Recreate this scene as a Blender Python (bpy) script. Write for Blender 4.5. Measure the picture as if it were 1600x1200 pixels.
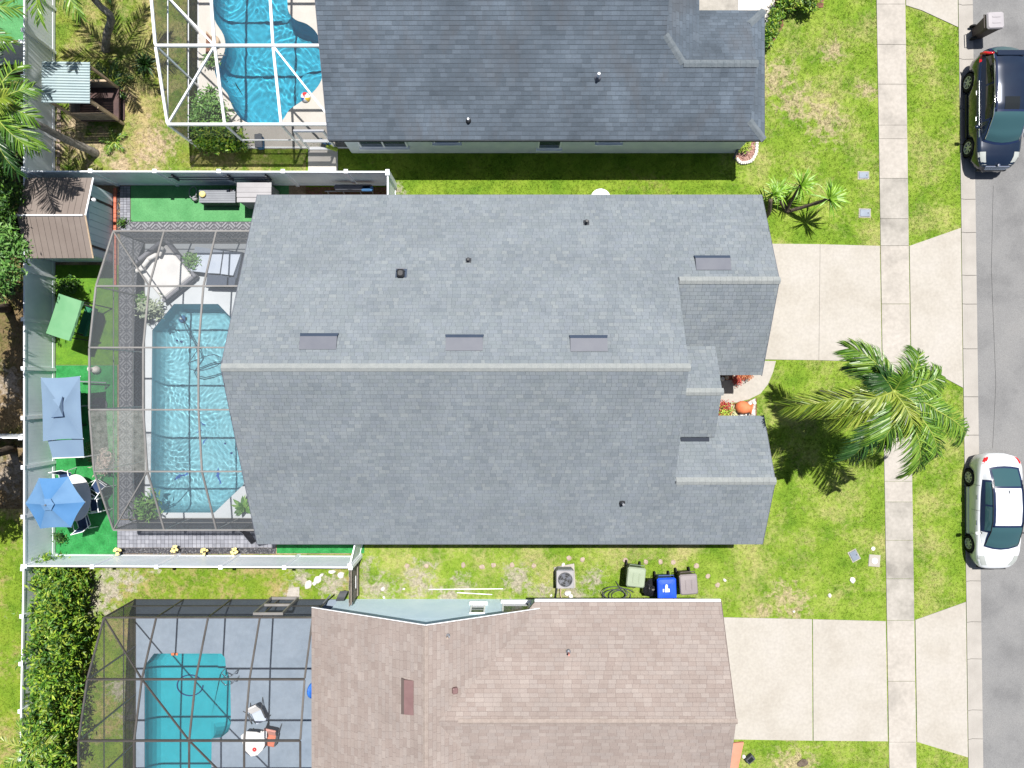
import bpy, bmesh, math, random
import numpy as np
from mathutils import Vector, Matrix
from mathutils.geometry import tessellate_polygon

for o in list(bpy.data.objects):
    bpy.data.objects.remove(o)
scene = bpy.context.scene
COL = scene.collection
R = math.radians

# ------------------------------------------------------------------ camera (drone, straight down)
CAM_H = 29.0                    # metres above the lawns
FOC = 1087.5                    # focal length in photo pixels
cam = bpy.data.cameras.new("camera")
cam.sensor_fit = 'HORIZONTAL'
cam.sensor_width = 36.0
cam.lens = 36.0 * FOC / 1600.0
cam.clip_start = 0.1
cam.clip_end = 2000
camo = bpy.data.objects.new("camera", cam)
COL.objects.link(camo)
camo.location = (0, 0, CAM_H)
scene.camera = camo

# ------------------------------------------------------------------ daylight
SUN_D = Vector((-0.115, -0.29, -1.0)).normalized()
SUN_EL = math.asin(-SUN_D.z)
SUN_AZ = math.atan2(-SUN_D.x, -SUN_D.y)
world = bpy.data.worlds.new("World")
scene.world = world
world.use_nodes = True
wn = world.node_tree.nodes
wl = world.node_tree.links
wn.clear()
sky = wn.new('ShaderNodeTexSky')
sky.sky_type = 'NISHITA'
sky.sun_disc = False
sky.sun_elevation = SUN_EL
sky.sun_rotation = SUN_AZ
sky.air_density = 1.0
sky.dust_density = 1.5
bg = wn.new('ShaderNodeBackground')
bg.inputs['Strength'].default_value = 0.055
wo = wn.new('ShaderNodeOutputWorld')
wl.new(sky.outputs[0], bg.inputs[0])
wl.new(bg.outputs[0], wo.inputs[0])

sun = bpy.data.lights.new("sun", 'SUN')
sun.energy = 5.0
sun.angle = R(0.53)
sun.color = (1.0, 0.965, 0.91)
suno = bpy.data.objects.new("sun", sun)
COL.objects.link(suno)
suno.location = (10, 25, 60)
suno.rotation_euler = SUN_D.to_track_quat('-Z', 'Y').to_euler()
sun.cycles.is_caustics_light = True

scene.view_settings.view_transform = 'Standard'
scene.view_settings.look = 'None'
scene.view_settings.exposure = 0.75
scene.view_settings.gamma = 1.0
scene.view_settings.use_curve_mapping = False
scene.render.engine = 'CYCLES'
scene.cycles.use_denoising = True
scene.cycles.max_bounces = 8
scene.cycles.transparent_max_bounces = 16
scene.cycles.caustics_refractive = True
scene.cycles.caustics_reflective = False
scene.cycles.sample_clamp_indirect = 6.0

# ------------------------------------------------------------------ helpers
def SC(z):
    return FOC / (CAM_H - z)

def P(px, py, z=0.0):
    """photo pixel + known height -> world point"""
    s = SC(z)
    return Vector(((px - 800) / s, (600 - py) / s, z))

def XY(px, py, z=0.0):
    p = P(px, py, z)
    return (p.x, p.y)

ORG = {}

class MB:
    def __init__(s):
        s.v = []; s.f = []; s.m = []; s.cur = 0
    def add(s, vs, fs):
        o = len(s.v)
        s.v += [tuple(v) for v in vs]
        s.f += [tuple(i + o for i in f) for f in fs]
        s.m += [s.cur] * len(fs)
        return s
    def box(s, x0, x1, y0, y1, z0, z1):
        return s.add([(x0,y0,z0),(x1,y0,z0),(x1,y1,z0),(x0,y1,z0),(x0,y0,z1),(x1,y0,z1),(x1,y1,z1),(x0,y1,z1)],
                     [(3,2,1,0),(4,5,6,7),(0,1,5,4),(1,2,6,5),(2,3,7,6),(3,0,4,7)])
    def obox(s, c, sx, sy, sz, rz=0.0, rx=0.0, ry=0.0):
        M = Matrix.Translation(Vector(c)) @ Matrix.Rotation(rz,4,'Z') @ Matrix.Rotation(rx,4,'X') @ Matrix.Rotation(ry,4,'Y')
        a, b, d = sx/2, sy/2, sz/2
        vs = [M @ Vector(p) for p in [(-a,-b,-d),(a,-b,-d),(a,b,-d),(-a,b,-d),(-a,-b,d),(a,-b,d),(a,b,d),(-a,b,d)]]
        return s.add(vs, [(3,2,1,0),(4,5,6,7),(0,1,5,4),(1,2,6,5),(2,3,7,6),(3,0,4,7)])
    def cushion(s, c, sx, sy, sz, rz=0.0, rx=0.0, ry=0.0, bev=0.04):
        """a box with softened edges (top and bottom rings pulled in)"""
        M = Matrix.Translation(Vector(c)) @ Matrix.Rotation(rz,4,'Z') @ Matrix.Rotation(rx,4,'X') @ Matrix.Rotation(ry,4,'Y')
        a, b, d = sx/2, sy/2, sz/2
        bev = min(bev, d*0.9, a*.5, b*.5)
        def ring(ax, by, z):
            k = bev*0.9
            return [(-ax+k,-by,z),(ax-k,-by,z),(ax,-by+k,z),(ax,by-k,z),(ax-k,by,z),(-ax+k,by,z),(-ax,by-k,z),(-ax,-by+k,z)]
        rings = [ring(a-bev,b-bev,-d), ring(a,b,-d+bev), ring(a,b,d-bev), ring(a-bev,b-bev,d)]
        vs = [M @ Vector(p) for r in rings for p in r]
        fs = []
        for k in range(3):
            for i in range(8):
                j = (i+1) % 8
                fs.append((k*8+i, k*8+j, k*8+8+j, k*8+8+i))
        fs.append(tuple(range(7,-1,-1))); fs.append(tuple(range(24,32)))
        return s.add(vs, fs)
    def beam(s, p, q, w, h, up=Vector((0,0,1))):
        p = Vector(p); q = Vector(q)
        d = (q-p).normalized()
        side = d.cross(up)
        if side.length < 1e-4: side = d.cross(Vector((0,1,0)))
        side.normalize()
        u = side.cross(d).normalized()
        a = side*w/2; b = u*h/2
        vs = [p-a-b,p+a-b,p+a+b,p-a+b,q-a-b,q+a-b,q+a+b,q-a+b]
        return s.add(vs, [(0,1,2,3),(7,6,5,4),(0,4,5,1),(1,5,6,2),(2,6,7,3),(3,7,4,0)])
    def tube(s, pts, r, n=8):
        pts = [Vector(p) for p in pts]
        rs = r if isinstance(r, (list, tuple)) else [r]*len(pts)
        vs = []; fs = []
        up = None
        for i, p in enumerate(pts):
            if i == 0: d = pts[1]-p
            elif i == len(pts)-1: d = p-pts[i-1]
            else: d = pts[i+1]-pts[i-1]
            d.normalize()
            if up is None:
                up = Vector((0,0,1)) if abs(d.z) < .9 else Vector((1,0,0))
            a = d.cross(up); 
            if a.length < 1e-5: a = d.cross(Vector((0,1,0)))
            a.normalize(); b = a.cross(d).normalized(); up = b
            for k in range(n):
                t = 2*math.pi*k/n
                vs.append(p + a*math.cos(t)*rs[i] + b*math.sin(t)*rs[i])
        for i in range(len(pts)-1):
            for k in range(n):
                k2 = (k+1) % n
                fs.append((i*n+k, i*n+k2, (i+1)*n+k2, (i+1)*n+k))
        fs.append(tuple(range(n))[::-1]); fs.append(tuple((len(pts)-1)*n+k for k in range(n)))
        return s.add(vs, fs)
    def prism(s, poly, z0, z1):
        n = len(poly)
        vs = [(x,y,z0) for x,y in poly] + [(x,y,z1) for x,y in poly]
        fs = [tuple(range(n))[::-1], tuple(range(n,2*n))]
        for i in range(n):
            j = (i+1) % n
            fs.append((i,j,n+j,n+i))
        return s.add(vs, fs)
    def holed(s, outer, holes, z0, z1):
        """flat slab with holes"""
        loops = [[Vector((x,y,0)) for x,y in l] for l in [outer]+holes]
        tri = tessellate_polygon(loops)
        pts = [p for l in loops for p in l]
        n = len(pts)
        vs = [(p.x,p.y,z1) for p in pts] + [(p.x,p.y,z0) for p in pts]
        fs = [tuple(t) for t in tri]
        k = 0
        for l in loops:
            for i in range(len(l)):
                j = (i+1) % len(l)
                fs.append((k+i, k+j, n+k+j, n+k+i))
            k += len(l)
        return s.add(vs, fs)
    def prism3(s, poly, dz):
        n = len(poly)
        poly = [Vector(p) for p in poly]
        dv = dz if isinstance(dz, Vector) else Vector((0,0,dz))
        vs = poly + [p+dv for p in poly]
        fs = [tuple(range(n)), tuple(range(n,2*n))[::-1]]
        for i in range(n):
            j = (i+1) % n
            fs.append((i, n+i, n+j, j))
        return s.add(vs, fs)
    def lathe(s, prof, n=16, c=(0,0,0), M=None, caps=True):
        vs = []; fs = []
        for r, z in prof:
            for k in range(n):
                t = 2*math.pi*k/n
                v = Vector((r*math.cos(t), r*math.sin(t), z))
                if M is not None: v = M @ v
                vs.append(v + Vector(c))
        for i in range(len(prof)-1):
            for k in range(n):
                k2 = (k+1) % n
                fs.append((i*n+k, i*n+k2, (i+1)*n+k2, (i+1)*n+k))
        if caps and prof[0][0] > 1e-4: fs.append(tuple(range(n))[::-1])
        if caps and prof[-1][0] > 1e-4: fs.append(tuple((len(prof)-1)*n+k for k in range(n)))
        return s.add(vs, fs)
    def mesh(s, name, mats, off=(0,0,0), smooth=False, fix=True):
        me = bpy.data.meshes.new(name)
        ox, oy, oz = off
        me.from_pydata([(x-ox, y-oy, z-oz) for x,y,z in s.v], [], s.f)
        if not isinstance(mats, (list, tuple)): mats = [mats]
        for m in mats: me.materials.append(m)
        if len(mats) > 1: me.polygons.foreach_set('material_index', s.m)
        if fix:
            bm = bmesh.new(); bm.from_mesh(me)
            bmesh.ops.recalc_face_normals(bm, faces=bm.faces)
            bm.to_mesh(me); bm.free()
        if smooth: me.polygons.foreach_set('use_smooth', [True]*len(me.polygons))
        me.update()
        return me
    def build(s, name, mats, parent=None, smooth=False, fix=True, kind=None, label=None):
        off = ORG.get(parent.name, (0,0,0)) if parent else (0,0,0)
        me = s.mesh(name, mats, off, smooth, fix)
        o = bpy.data.objects.new(name, me)
        COL.objects.link(o)
        if parent: 
            o.parent = parent
            ORG[o.name] = off
        if kind: o['kind'] = kind
        if label: o['label'] = label
        return o

def np_mesh(name, verts, faces_flat, sizes, mat, parent=None, kind=None):
    """mesh from numpy: verts (n,3), loops flat, polygon sizes"""
    me = bpy.data.meshes.new(name)
    verts = np.asarray(verts, dtype=np.float32)
    if parent is not None:
        verts = verts - np.array(ORG.get(parent.name, (0,0,0)), dtype=np.float32)
    me.vertices.add(len(verts)); me.vertices.foreach_set('co', verts.ravel())
    me.loops.add(len(faces_flat)); me.loops.foreach_set('vertex_index', np.asarray(faces_flat, dtype=np.int32))
    sizes = np.asarray(sizes, dtype=np.int32)
    starts = np.concatenate([[0], np.cumsum(sizes)[:-1]]).astype(np.int32)
    me.polygons.add(len(sizes)); me.polygons.foreach_set('loop_start', starts)
    try: me.polygons.foreach_set('loop_total', sizes)
    except Exception: pass
    for m in (mat if isinstance(mat,(list,tuple)) else [mat]): me.materials.append(m)
    me.polygons.foreach_set('use_smooth', np.zeros(len(sizes), dtype=bool))
    me.update(calc_edges=True)
    me.validate()
    o = bpy.data.objects.new(name, me)
    COL.objects.link(o)
    if parent is not None: o.parent = parent; ORG[o.name] = ORG.get(parent.name,(0,0,0))
    if kind: o['kind'] = kind
    return o

def thing(name, label, cat, loc=(0,0,0), group=None):
    o = bpy.data.objects.new(name, None)
    o.empty_display_size = 0.2
    COL.objects.link(o)
    o.location = loc
    ORG[o.name] = tuple(loc)
    o['label'] = label; o['category'] = cat
    if group: o['group'] = group
    return o

def tag(o, label, cat, group=None):
    o['label'] = label; o['category'] = cat
    if group: o['group'] = group
    return o

def struct(o, label=None):
    o['kind'] = 'structure'
    if label: o['label'] = label
    return o

def sempty(name):
    o = bpy.data.objects.new(name, None); COL.objects.link(o); o['kind'] = 'structure'
    ORG[o.name] = (0,0,0)
    return o

def inst(name, me, parent, M):
    """another object on shared mesh data"""
    o = bpy.data.objects.new(name, me); COL.objects.link(o)
    off = Vector(ORG.get(parent.name, (0,0,0))) if parent else Vector((0,0,0))
    o.parent = parent
    o.matrix_basis = Matrix.Translation(-off) @ M
    return o

def copy_tree(o, parent=None):
    c = o.copy(); COL.objects.link(c); c.parent = parent
    for ch in list(o.children): copy_tree(ch, c)
    return c

def place(o, x, y, z=0.0, rz=0.0):
    o.location = (x, y, z); o.rotation_euler = (0,0,rz); return o

# ------------------------------------------------------------------ materials
def nd(nt, t, **kw):
    n = nt.nodes.new(t)
    for k, v in kw.items():
        if k in n.inputs: n.inputs[k].default_value = v
        else: setattr(n, k, v)
    return n

def new_mat(name):
    m = bpy.data.materials.new(name); m.use_nodes = True
    nt = m.node_tree; nt.nodes.clear()
    out = nt.nodes.new('ShaderNodeOutputMaterial')
    b = nt.nodes.new('ShaderNodeBsdfPrincipled')
    nt.links.new(b.outputs[0], out.inputs[0])
    return m, nt, b, out

def ramp(nt, fac, cols, lo=0.3, hi=0.7):
    r = nt.nodes.new('ShaderNodeValToRGB')
    e = r.color_ramp.elements
    n = len(cols)
    for i, c in enumerate(cols):
        p = lo + (hi-lo)*i/max(1,n-1)
        el = e[i] if i < 2 else e.new(p)
        el.position = p; el.color = (c[0],c[1],c[2],1)
    nt.links.new(fac, r.inputs[0])
    return r.outputs[0]

def noise(nt, scale, detail=4, rough=.55, vec=None, dist=0.0):
    n = nt.nodes.new('ShaderNodeTexNoise')
    n.inputs['Scale'].default_value = scale; n.inputs['Detail'].default_value = detail
    n.inputs['Roughness'].default_value = rough; n.inputs['Distortion'].default_value = dist
    if vec is None:
        g = nt.nodes.new('ShaderNodeNewGeometry'); vec = g.outputs['Position']
    nt.links.new(vec, n.inputs['Vector'])
    return n.outputs['Fac']

def math_n(nt, op, a, b=None, clamp=False):
    m = nt.nodes.new('ShaderNodeMath'); m.operation = op; m.use_clamp = clamp
    for i, x in enumerate((a, b)):
        if x is None: continue
        if hasattr(x, 'links') or hasattr(x, 'is_linked'): nt.links.new(x, m.inputs[i])
        else: m.inputs[i].default_value = x
    return m.outputs[0]

def maprange(nt, v, a, b, c, d):
    m = nt.nodes.new('ShaderNodeMapRange'); m.clamp = True
    nt.links.new(v, m.inputs[0])
    for i, x in enumerate((a,b,c,d)): m.inputs[i+1].default_value = x
    return m.outputs[0]

def mixc(nt, fac, a, b, mode='MIX'):
    m = nt.nodes.new('ShaderNodeMix'); m.data_type = 'RGBA'; m.blend_type = mode
    if hasattr(fac, 'is_linked'): nt.links.new(fac, m.inputs[0])
    else: m.inputs[0].default_value = fac
    for sock, x in ((m.inputs[6], a), (m.inputs[7], b)):
        if hasattr(x, 'is_linked'): nt.links.new(x, sock)
        else: sock.default_value = (x[0],x[1],x[2],1)
    return m.outputs[2]

def val_mul(nt, col, v):
    h = nt.nodes.new('ShaderNodeHueSaturation')
    nt.links.new(col, h.inputs['Color'])
    nt.links.new(v, h.inputs['Value'])
    return h.outputs[0]

def bump(nt, b, h, strength, dist=0.01):
    bp = nt.nodes.new('ShaderNodeBump')
    bp.inputs['Strength'].default_value = strength; bp.inputs['Distance'].default_value = dist
    nt.links.new(h, bp.inputs['Height']); nt.links.new(bp.outputs[0], b.inputs['Normal'])

def mat(name, cols, scale=2.0, detail=5, rough=.85, spec=.3, bmp=0.0, bscale=60, isl=0.0, metal=0.0,
        fine=0.0, fscale=40, coat=0.0, lo=.32, hi=.68, dist=0.0, trans=0.0, bdist=.01):
    m, nt, b, out = new_mat(name)
    if len(cols) == 1: cols = [tuple(c*.93 for c in cols[0]), tuple(min(1,c*1.07) for c in cols[0])]
    c = ramp(nt, noise(nt, scale, detail, dist=dist), cols, lo, hi)
    if fine > 0:
        c = val_mul(nt, c, maprange(nt, noise(nt, fscale, 3), .3, .7, 1-fine, 1+fine))
    if isl > 0:
        g = nt.nodes.new('ShaderNodeNewGeometry')
        c = val_mul(nt, c, maprange(nt, g.outputs['Random Per Island'], 0, 1, 1-isl, 1+isl))
    nt.links.new(c, b.inputs['Base Color'])
    b.inputs['Roughness'].default_value = rough
    b.inputs['Metallic'].default_value = metal
    b.inputs['Specular IOR Level'].default_value = spec
    b.inputs['Coat Weight'].default_value = coat
    if coat: b.inputs['Coat Roughness'].default_value = .06
    if bmp > 0: bump(nt, b, noise(nt, bscale, 3), bmp, bdist)
    if trans > 0:
        t = nt.nodes.new('ShaderNodeBsdfTranslucent'); nt.links.new(c, t.inputs[0])
        mx = nt.nodes.new('ShaderNodeMixShader'); mx.inputs[0].default_value = trans
        nt.links.new(b.outputs[0], mx.inputs[1]); nt.links.new(t.outputs[0], mx.inputs[2])
        nt.links.new(mx.outputs[0], out.inputs[0])
    return m

def island_mat(name, cols, rough=.8, spec=.3, trans=0.0, vary=.15, nscale=1.0, streak=0.0, stain=None, spk=0.0):
    """colour picked per loose piece (leaf, shingle, blade) from a ramp, with a broad noise on top"""
    m, nt, b, out = new_mat(name)
    g = nt.nodes.new('ShaderNodeNewGeometry')
    c = ramp(nt, g.outputs['Random Per Island'], cols, 0.0, 1.0)
    c = val_mul(nt, c, maprange(nt, noise(nt, nscale, 4), .3, .7, 1-vary, 1+vary))
    if spk > 0: c = val_mul(nt, c, maprange(nt, noise(nt, 45, 2), .35, .65, 1-spk, 1+spk))
    if stain is not None:
        col, sc, lo_, hi_, amt = stain
        mp = nt.nodes.new('ShaderNodeMapping'); mp.inputs['Scale'].default_value = (sc, sc*.35, sc)
        nt.links.new(g.outputs['Position'], mp.inputs[0])
        f = maprange(nt, noise(nt, 1.0, 6, .6, mp.outputs[0]), lo_, hi_, 0, amt)
        c = mixc(nt, f, c, col)
    nt.links.new(c, b.inputs['Base Color'])
    b.inputs['Roughness'].default_value = rough
    b.inputs['Specular IOR Level'].default_value = spec
    if trans > 0:
        t = nt.nodes.new('ShaderNodeBsdfTranslucent'); nt.links.new(c, t.inputs[0])
        mx = nt.nodes.new('ShaderNodeMixShader'); mx.inputs[0].default_value = trans
        nt.links.new(b.outputs[0], mx.inputs[1]); nt.links.new(t.outputs[0], mx.inputs[2])
        nt.links.new(mx.outputs[0], out.inputs[0])
    return m

def lawn_mat(name, greens, dry, dry_lo, dry_hi, sand=(.30,.265,.22), sand_lo=.66, sand_hi=.74, patches=(), isl=0.0, trans=0.0, gscale=.9):
    m, nt, b, out = new_mat(name)
    g = nt.nodes.new('ShaderNodeNewGeometry')
    pos = g.outputs['Position']
    c = ramp(nt, noise(nt, gscale, 5, .6, pos), greens, .33, .67)
    dn = math_n(nt, 'ADD', math_n(nt, 'MULTIPLY', noise(nt, 4.5, 6, .7, pos, .3), .45), math_n(nt, 'MULTIPLY', noise(nt, .55, 3, .5, pos, .3), .55))
    c = mixc(nt, maprange(nt, dn, dry_lo-.02, dry_hi-.08, 0, .85), c, dry)
    s = maprange(nt, noise(nt, 1.1, 7, .7, pos, .6), sand_lo, sand_hi, 0, 1)
    rag = noise(nt, 3.0, 6, .7, pos, .5)
    for (x, y, r) in patches:
        d = nt.nodes.new('ShaderNodeVectorMath'); d.operation = 'DISTANCE'
        nt.links.new(pos, d.inputs[0]); d.inputs[1].default_value = (x, y, 0)
        q = math_n(nt, 'DIVIDE', d.outputs['Value'], r)
        q = math_n(nt, 'ADD', q, math_n(nt, 'MULTIPLY', math_n(nt, 'SUBTRACT', rag, .5), 5.5))
        s = math_n(nt, 'MAXIMUM', s, maprange(nt, q, .15, 1.05, .85, 0))
    sc = ramp(nt, noise(nt, 7, 4, .6, pos), [tuple(k*.7 for k in sand), sand, tuple(min(.6,k*1.25) for k in sand)])
    c = mixc(nt, s, c, sc)
    c = val_mul(nt, c, maprange(nt, noise(nt, 14, 5, .7, pos), .3, .7, .82, 1.14))
    if isl > 0:
        c = val_mul(nt, c, maprange(nt, g.outputs['Random Per Island'], 0, 1, 1-isl, 1+isl))
    nt.links.new(c, b.inputs['Base Color'])
    b.inputs['Roughness'].default_value = .9
    b.inputs['Specular IOR Level'].default_value = .15
    bump(nt, b, noise(nt, 30, 4, .7, pos), .6, .03)
    if trans > 0:
        t = nt.nodes.new('ShaderNodeBsdfTranslucent'); nt.links.new(c, t.inputs[0])
        mx = nt.nodes.new('ShaderNodeMixShader'); mx.inputs[0].default_value = trans
        nt.links.new(b.outputs[0], mx.inputs[1]); nt.links.new(t.outputs[0], mx.inputs[2])
        nt.links.new(mx.outputs[0], out.inputs[0])
    return m

def screen_mat(name, col, cover, dusty=False):
    """insect mesh: holes let light through, less so at a slant"""
    m, nt, b, out = new_mat(name)
    nt.nodes.remove(b)
    lw = nt.nodes.new('ShaderNodeLayerWeight'); lw.inputs['Blend'].default_value = .5
    cosv = math_n(nt, 'SUBTRACT', 1.0, lw.outputs['Facing'])
    cosv = math_n(nt, 'MAXIMUM', cosv, .12)
    f = math_n(nt, 'POWER', 1-cover, math_n(nt, 'DIVIDE', 1.0, cosv))
    d = nt.nodes.new('ShaderNodeBsdfDiffuse'); d.inputs[0].default_value = (*col, 1)
    if dusty:
        f = math_n(nt, 'MULTIPLY', f, maprange(nt, noise(nt, 6, 6, .75), .35, .7, 1.0, .55))
    t = nt.nodes.new('ShaderNodeBsdfTransparent')
    mx = nt.nodes.new('ShaderNodeMixShader')
    nt.links.new(f, mx.inputs[0]); nt.links.new(d.outputs[0], mx.inputs[1]); nt.links.new(t.outputs[0], mx.inputs[2])
    nt.links.new(mx.outputs[0], out.inputs[0])
    return m

def glass_mat(name, col=(.02,.03,.04), rough=.05):
    m, nt, b, out = new_mat(name)
    b.inputs['Base Color'].default_value = (*col, 1)
    b.inputs['Roughness'].default_value = rough
    b.inputs['Specular IOR Level'].default_value = .7
    return m

def roof_cols(base, spread):
    return [tuple(c*k for c in base) for k in spread]

M = {}
M['shingle_main'] = island_mat('shingle_main', [(0.128,0.148,0.167),(0.144,0.164,0.183),(0.143,0.164,0.178),(0.160,0.180,0.197),(0.146,0.166,0.189),(0.172,0.191,0.202)], rough=.92, spec=.2, vary=.08, nscale=.8, spk=.10)
M['shingle_north'] = island_mat('shingle_north', [(0.064,0.081,0.102),(0.072,0.091,0.114),(0.079,0.099,0.125),(0.089,0.111,0.138)], rough=.92, spec=.2, vary=.24, nscale=.55,
                                stain=((.075,.08,.09), 1.1, .50, .68, .55), spk=.12)
M['shingle_brown'] = island_mat('shingle_brown', [(0.207,0.170,0.154),(0.221,0.184,0.167),(0.232,0.196,0.178),(0.227,0.195,0.180),(0.251,0.216,0.197)], rough=.92, spec=.2, vary=.08, nscale=.9, spk=.1)
M['deck_dark'] = mat('roof_underlay', [(.06,.068,.08)], rough=.9)
M['deck_brown'] = mat('roof_underlay_brown', [(.11,.085,.078)], rough=.9)
M['cap_main'] = mat('cap_main', [(0.195,0.210,0.213),(0.228,0.241,0.239)], scale=5, rough=.92, spec=.2, fine=.12)
M['cap_north'] = mat('cap_north', [(0.094,0.112,0.127),(0.123,0.141,0.156)], scale=5, rough=.92, spec=.2, fine=.12)
M['cap_brown'] = mat('cap_brown', [(0.221,0.183,0.162),(0.264,0.223,0.200)], scale=5, rough=.92, spec=.2, fine=.12)
M['stucco_grey'] = mat('stucco_grey', [(0.525,0.575,0.600),(0.625,0.663,0.675)], rough=.9, bmp=.3, bscale=40)
M['stucco_blue'] = mat('stucco_blue', [(.52,.67,.77),(.60,.74,.82)], scale=1.2, rough=.9, bmp=.3, bscale=40)
M['stucco_beige'] = mat('stucco_beige', [(.60,.56,.49),(.66,.62,.55)], rough=.9, bmp=.3, bscale=40)
M['white'] = mat('white_paint', [(.74,.76,.79),(.82,.83,.85)], rough=.5, spec=.4)
M['vinyl'] = mat('white_vinyl', [(0.672,0.739,0.784),(0.806,0.851,0.896)], scale=1.3, rough=.45, spec=.45)
M['vinyl_rail'] = mat('white_vinyl_rail', [(.78,.82,.88),(.85,.87,.9)], rough=.4, spec=.45)
M['concrete'] = mat('concrete', [(0.302,0.279,0.246),(0.328,0.306,0.274),(0.342,0.320,0.292)], scale=.7, rough=.9, bmp=.25, bscale=80, fine=.07, fscale=9)
M['concrete_walk'] = mat('concrete_walk', [(.27,.25,.225),(.325,.30,.27),(.35,.325,.295)], scale=.8, rough=.9, bmp=.25, bscale=80, fine=.09, fscale=7)
M['concrete_worn'] = mat('concrete_worn', [(.19,.178,.16),(.275,.258,.232),(.315,.295,.268)], scale=1.1, rough=.9, bmp=.25, bscale=80, fine=.09, fscale=7)
M['concrete_gutter'] = mat('concrete_gutter', [(0.266,0.249,0.228),(0.318,0.299,0.275)], scale=1.2, rough=.9, bmp=.25, bscale=80, fine=.07)
M['asphalt'] = mat('asphalt', [(0.133,0.133,0.135),(0.168,0.168,0.169),(0.184,0.183,0.182)], scale=.6, rough=.95, spec=.2, bmp=.6, bscale=90, fine=.22, fscale=45)
M['crack'] = mat('crack_filler', [(.03,.03,.03)], rough=.8)
M['earth'] = mat('earth', [(.10,.07,.045),(.22,.16,.10),(.30,.24,.16)], scale=1.4, rough=.95, bmp=.5, bscale=30, fine=.3, fscale=25)
M['turf'] = mat('artificial_turf', [(.010,.135,.028),(.018,.18,.042),(.028,.205,.055)], scale=2.6, rough=.8, bmp=.8, bscale=120, fine=.28, fscale=28)
M['turf_pale'] = mat('artificial_turf_pale', [(.055,.20,.07),(.085,.26,.10)], scale=1.6, rough=.8, bmp=.8, bscale=120, fine=.2, fscale=28)
M['turf_lime'] = mat('artificial_turf_lime', [(.05,.14,.008),(.08,.185,.010),(.10,.21,.013)], scale=2.6, rough=.8, bmp=.8, bscale=120, fine=.28, fscale=28)
M['pool_deck_white'] = mat('pool_deck_white', [(.40,.43,.455),(.455,.48,.505)], scale=1.0, rough=.75, bmp=.2, bscale=60, fine=.04)
M['pool_deck_blue'] = mat('pool_deck_blue', [(0.140,0.176,0.223),(0.176,0.215,0.265)], scale=.9, rough=.7, bmp=.2, bscale=60, fine=.06, fscale=5)
M['pool_deck_cream'] = mat('pool_deck_cream', [(.40,.375,.345),(.46,.435,.405)], scale=1.0, rough=.8, bmp=.2, bscale=60, fine=.05)
M['basin_main'] = mat('basin_main', [(.22,.52,.62),(.28,.58,.67)], scale=1.0, rough=.8)
M['basin_north'] = mat('basin_north', [(.025,.36,.52),(.04,.41,.57)], scale=1.0, rough=.8)
M['basin_south'] = mat('basin_south', [(.02,.37,.46),(.035,.43,.52)], scale=.6, rough=.8, fine=.05, fscale=3)
M['bronze'] = mat('bronze_frame', [(0.050,0.045,0.041),(0.075,0.068,0.062)], rough=.4, spec=.5, metal=.2)
M['grey_frame'] = mat('grey_frame', [(0.145,0.140,0.136),(0.187,0.180,0.174)], rough=.4, spec=.5)
M['white_frame'] = mat('white_frame', [(.74,.75,.77),(.80,.81,.83)], rough=.35, spec=.5)
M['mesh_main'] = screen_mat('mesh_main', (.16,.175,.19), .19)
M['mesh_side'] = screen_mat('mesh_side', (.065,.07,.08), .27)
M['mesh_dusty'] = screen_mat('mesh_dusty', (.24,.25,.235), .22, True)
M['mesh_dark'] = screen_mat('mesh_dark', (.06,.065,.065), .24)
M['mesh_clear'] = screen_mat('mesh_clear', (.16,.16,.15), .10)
M['paver'] = island_mat('paver', [(.16,.165,.19),(.20,.205,.235),(.235,.24,.27)], rough=.9, vary=.1, nscale=2)
M['paver_bed'] = mat('paver_bed', [(.05,.05,.06)], rough=.95)
M['tile_bed'] = mat('tile_bed', [(.085,.088,.10)], rough=.95)
M['ground_far'] = mat('ground_far', [(.075,.10,.02),(.14,.17,.035),(.25,.21,.10)], scale=.5, rough=.95, bmp=.4, bscale=20, fine=.2, fscale=12)
M['deck_tile'] = island_mat('deck_tile', [(0.157,0.161,0.177),(0.176,0.180,0.196),(0.195,0.199,0.215)], rough=.8, vary=.06)
M['gravel_dark'] = island_mat('gravel_dark', [(0.043,0.044,0.049),(0.067,0.067,0.075),(0.100,0.100,0.111),(0.163,0.163,0.169)], rough=.9)
M['brick_red'] = mat('brick_red', [(.36,.10,.06),(.46,.15,.095)], scale=4, rough=.9, fine=.15)
M['brick_pink'] = mat('brick_pink', [(.42,.18,.15),(.50,.24,.20)], scale=4, rough=.9, fine=.15)
M['shed_roof'] = mat('shed_roof', [(.155,.127,.113),(.185,.155,.138)], scale=1.2, rough=.75, fine=.05)
M['shed_wall'] = mat('shed_wall', [(.62,.72,.77),(.70,.78,.81)], scale=1.2, rough=.6)
M['dark'] = mat('dark_plastic', [(.02,.021,.024)], rough=.5)
M['dark_grey'] = mat('dark_grey_plastic', [(.045,.048,.055),(.06,.064,.072)], rough=.6)
M['mid_grey'] = mat('mid_grey_plastic', [(.16,.17,.19),(.20,.21,.23)], rough=.6)
M['light_grey'] = mat('light_grey_resin', [(.25,.245,.255),(.29,.285,.295)], rough=.6)
M['vent_metal'] = mat('vent_metal', [(0.082,0.089,0.113),(0.098,0.105,0.127)], rough=.55, spec=.4)
M['vent_dark'] = mat('vent_opening', [(.035,.05,.08)], rough=.7)
M['vent_brown'] = mat('vent_brown', [(.13,.075,.075),(.165,.10,.098)], rough=.5)
M['wood_grey'] = mat('weathered_wood', [(.14,.12,.105),(.24,.21,.185)], scale=3, rough=.9, fine=.25, fscale=18)
M['wood_tan'] = mat('tan_wood', [(.34,.25,.17),(.44,.34,.24)], scale=3, rough=.85, fine=.15)
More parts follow.
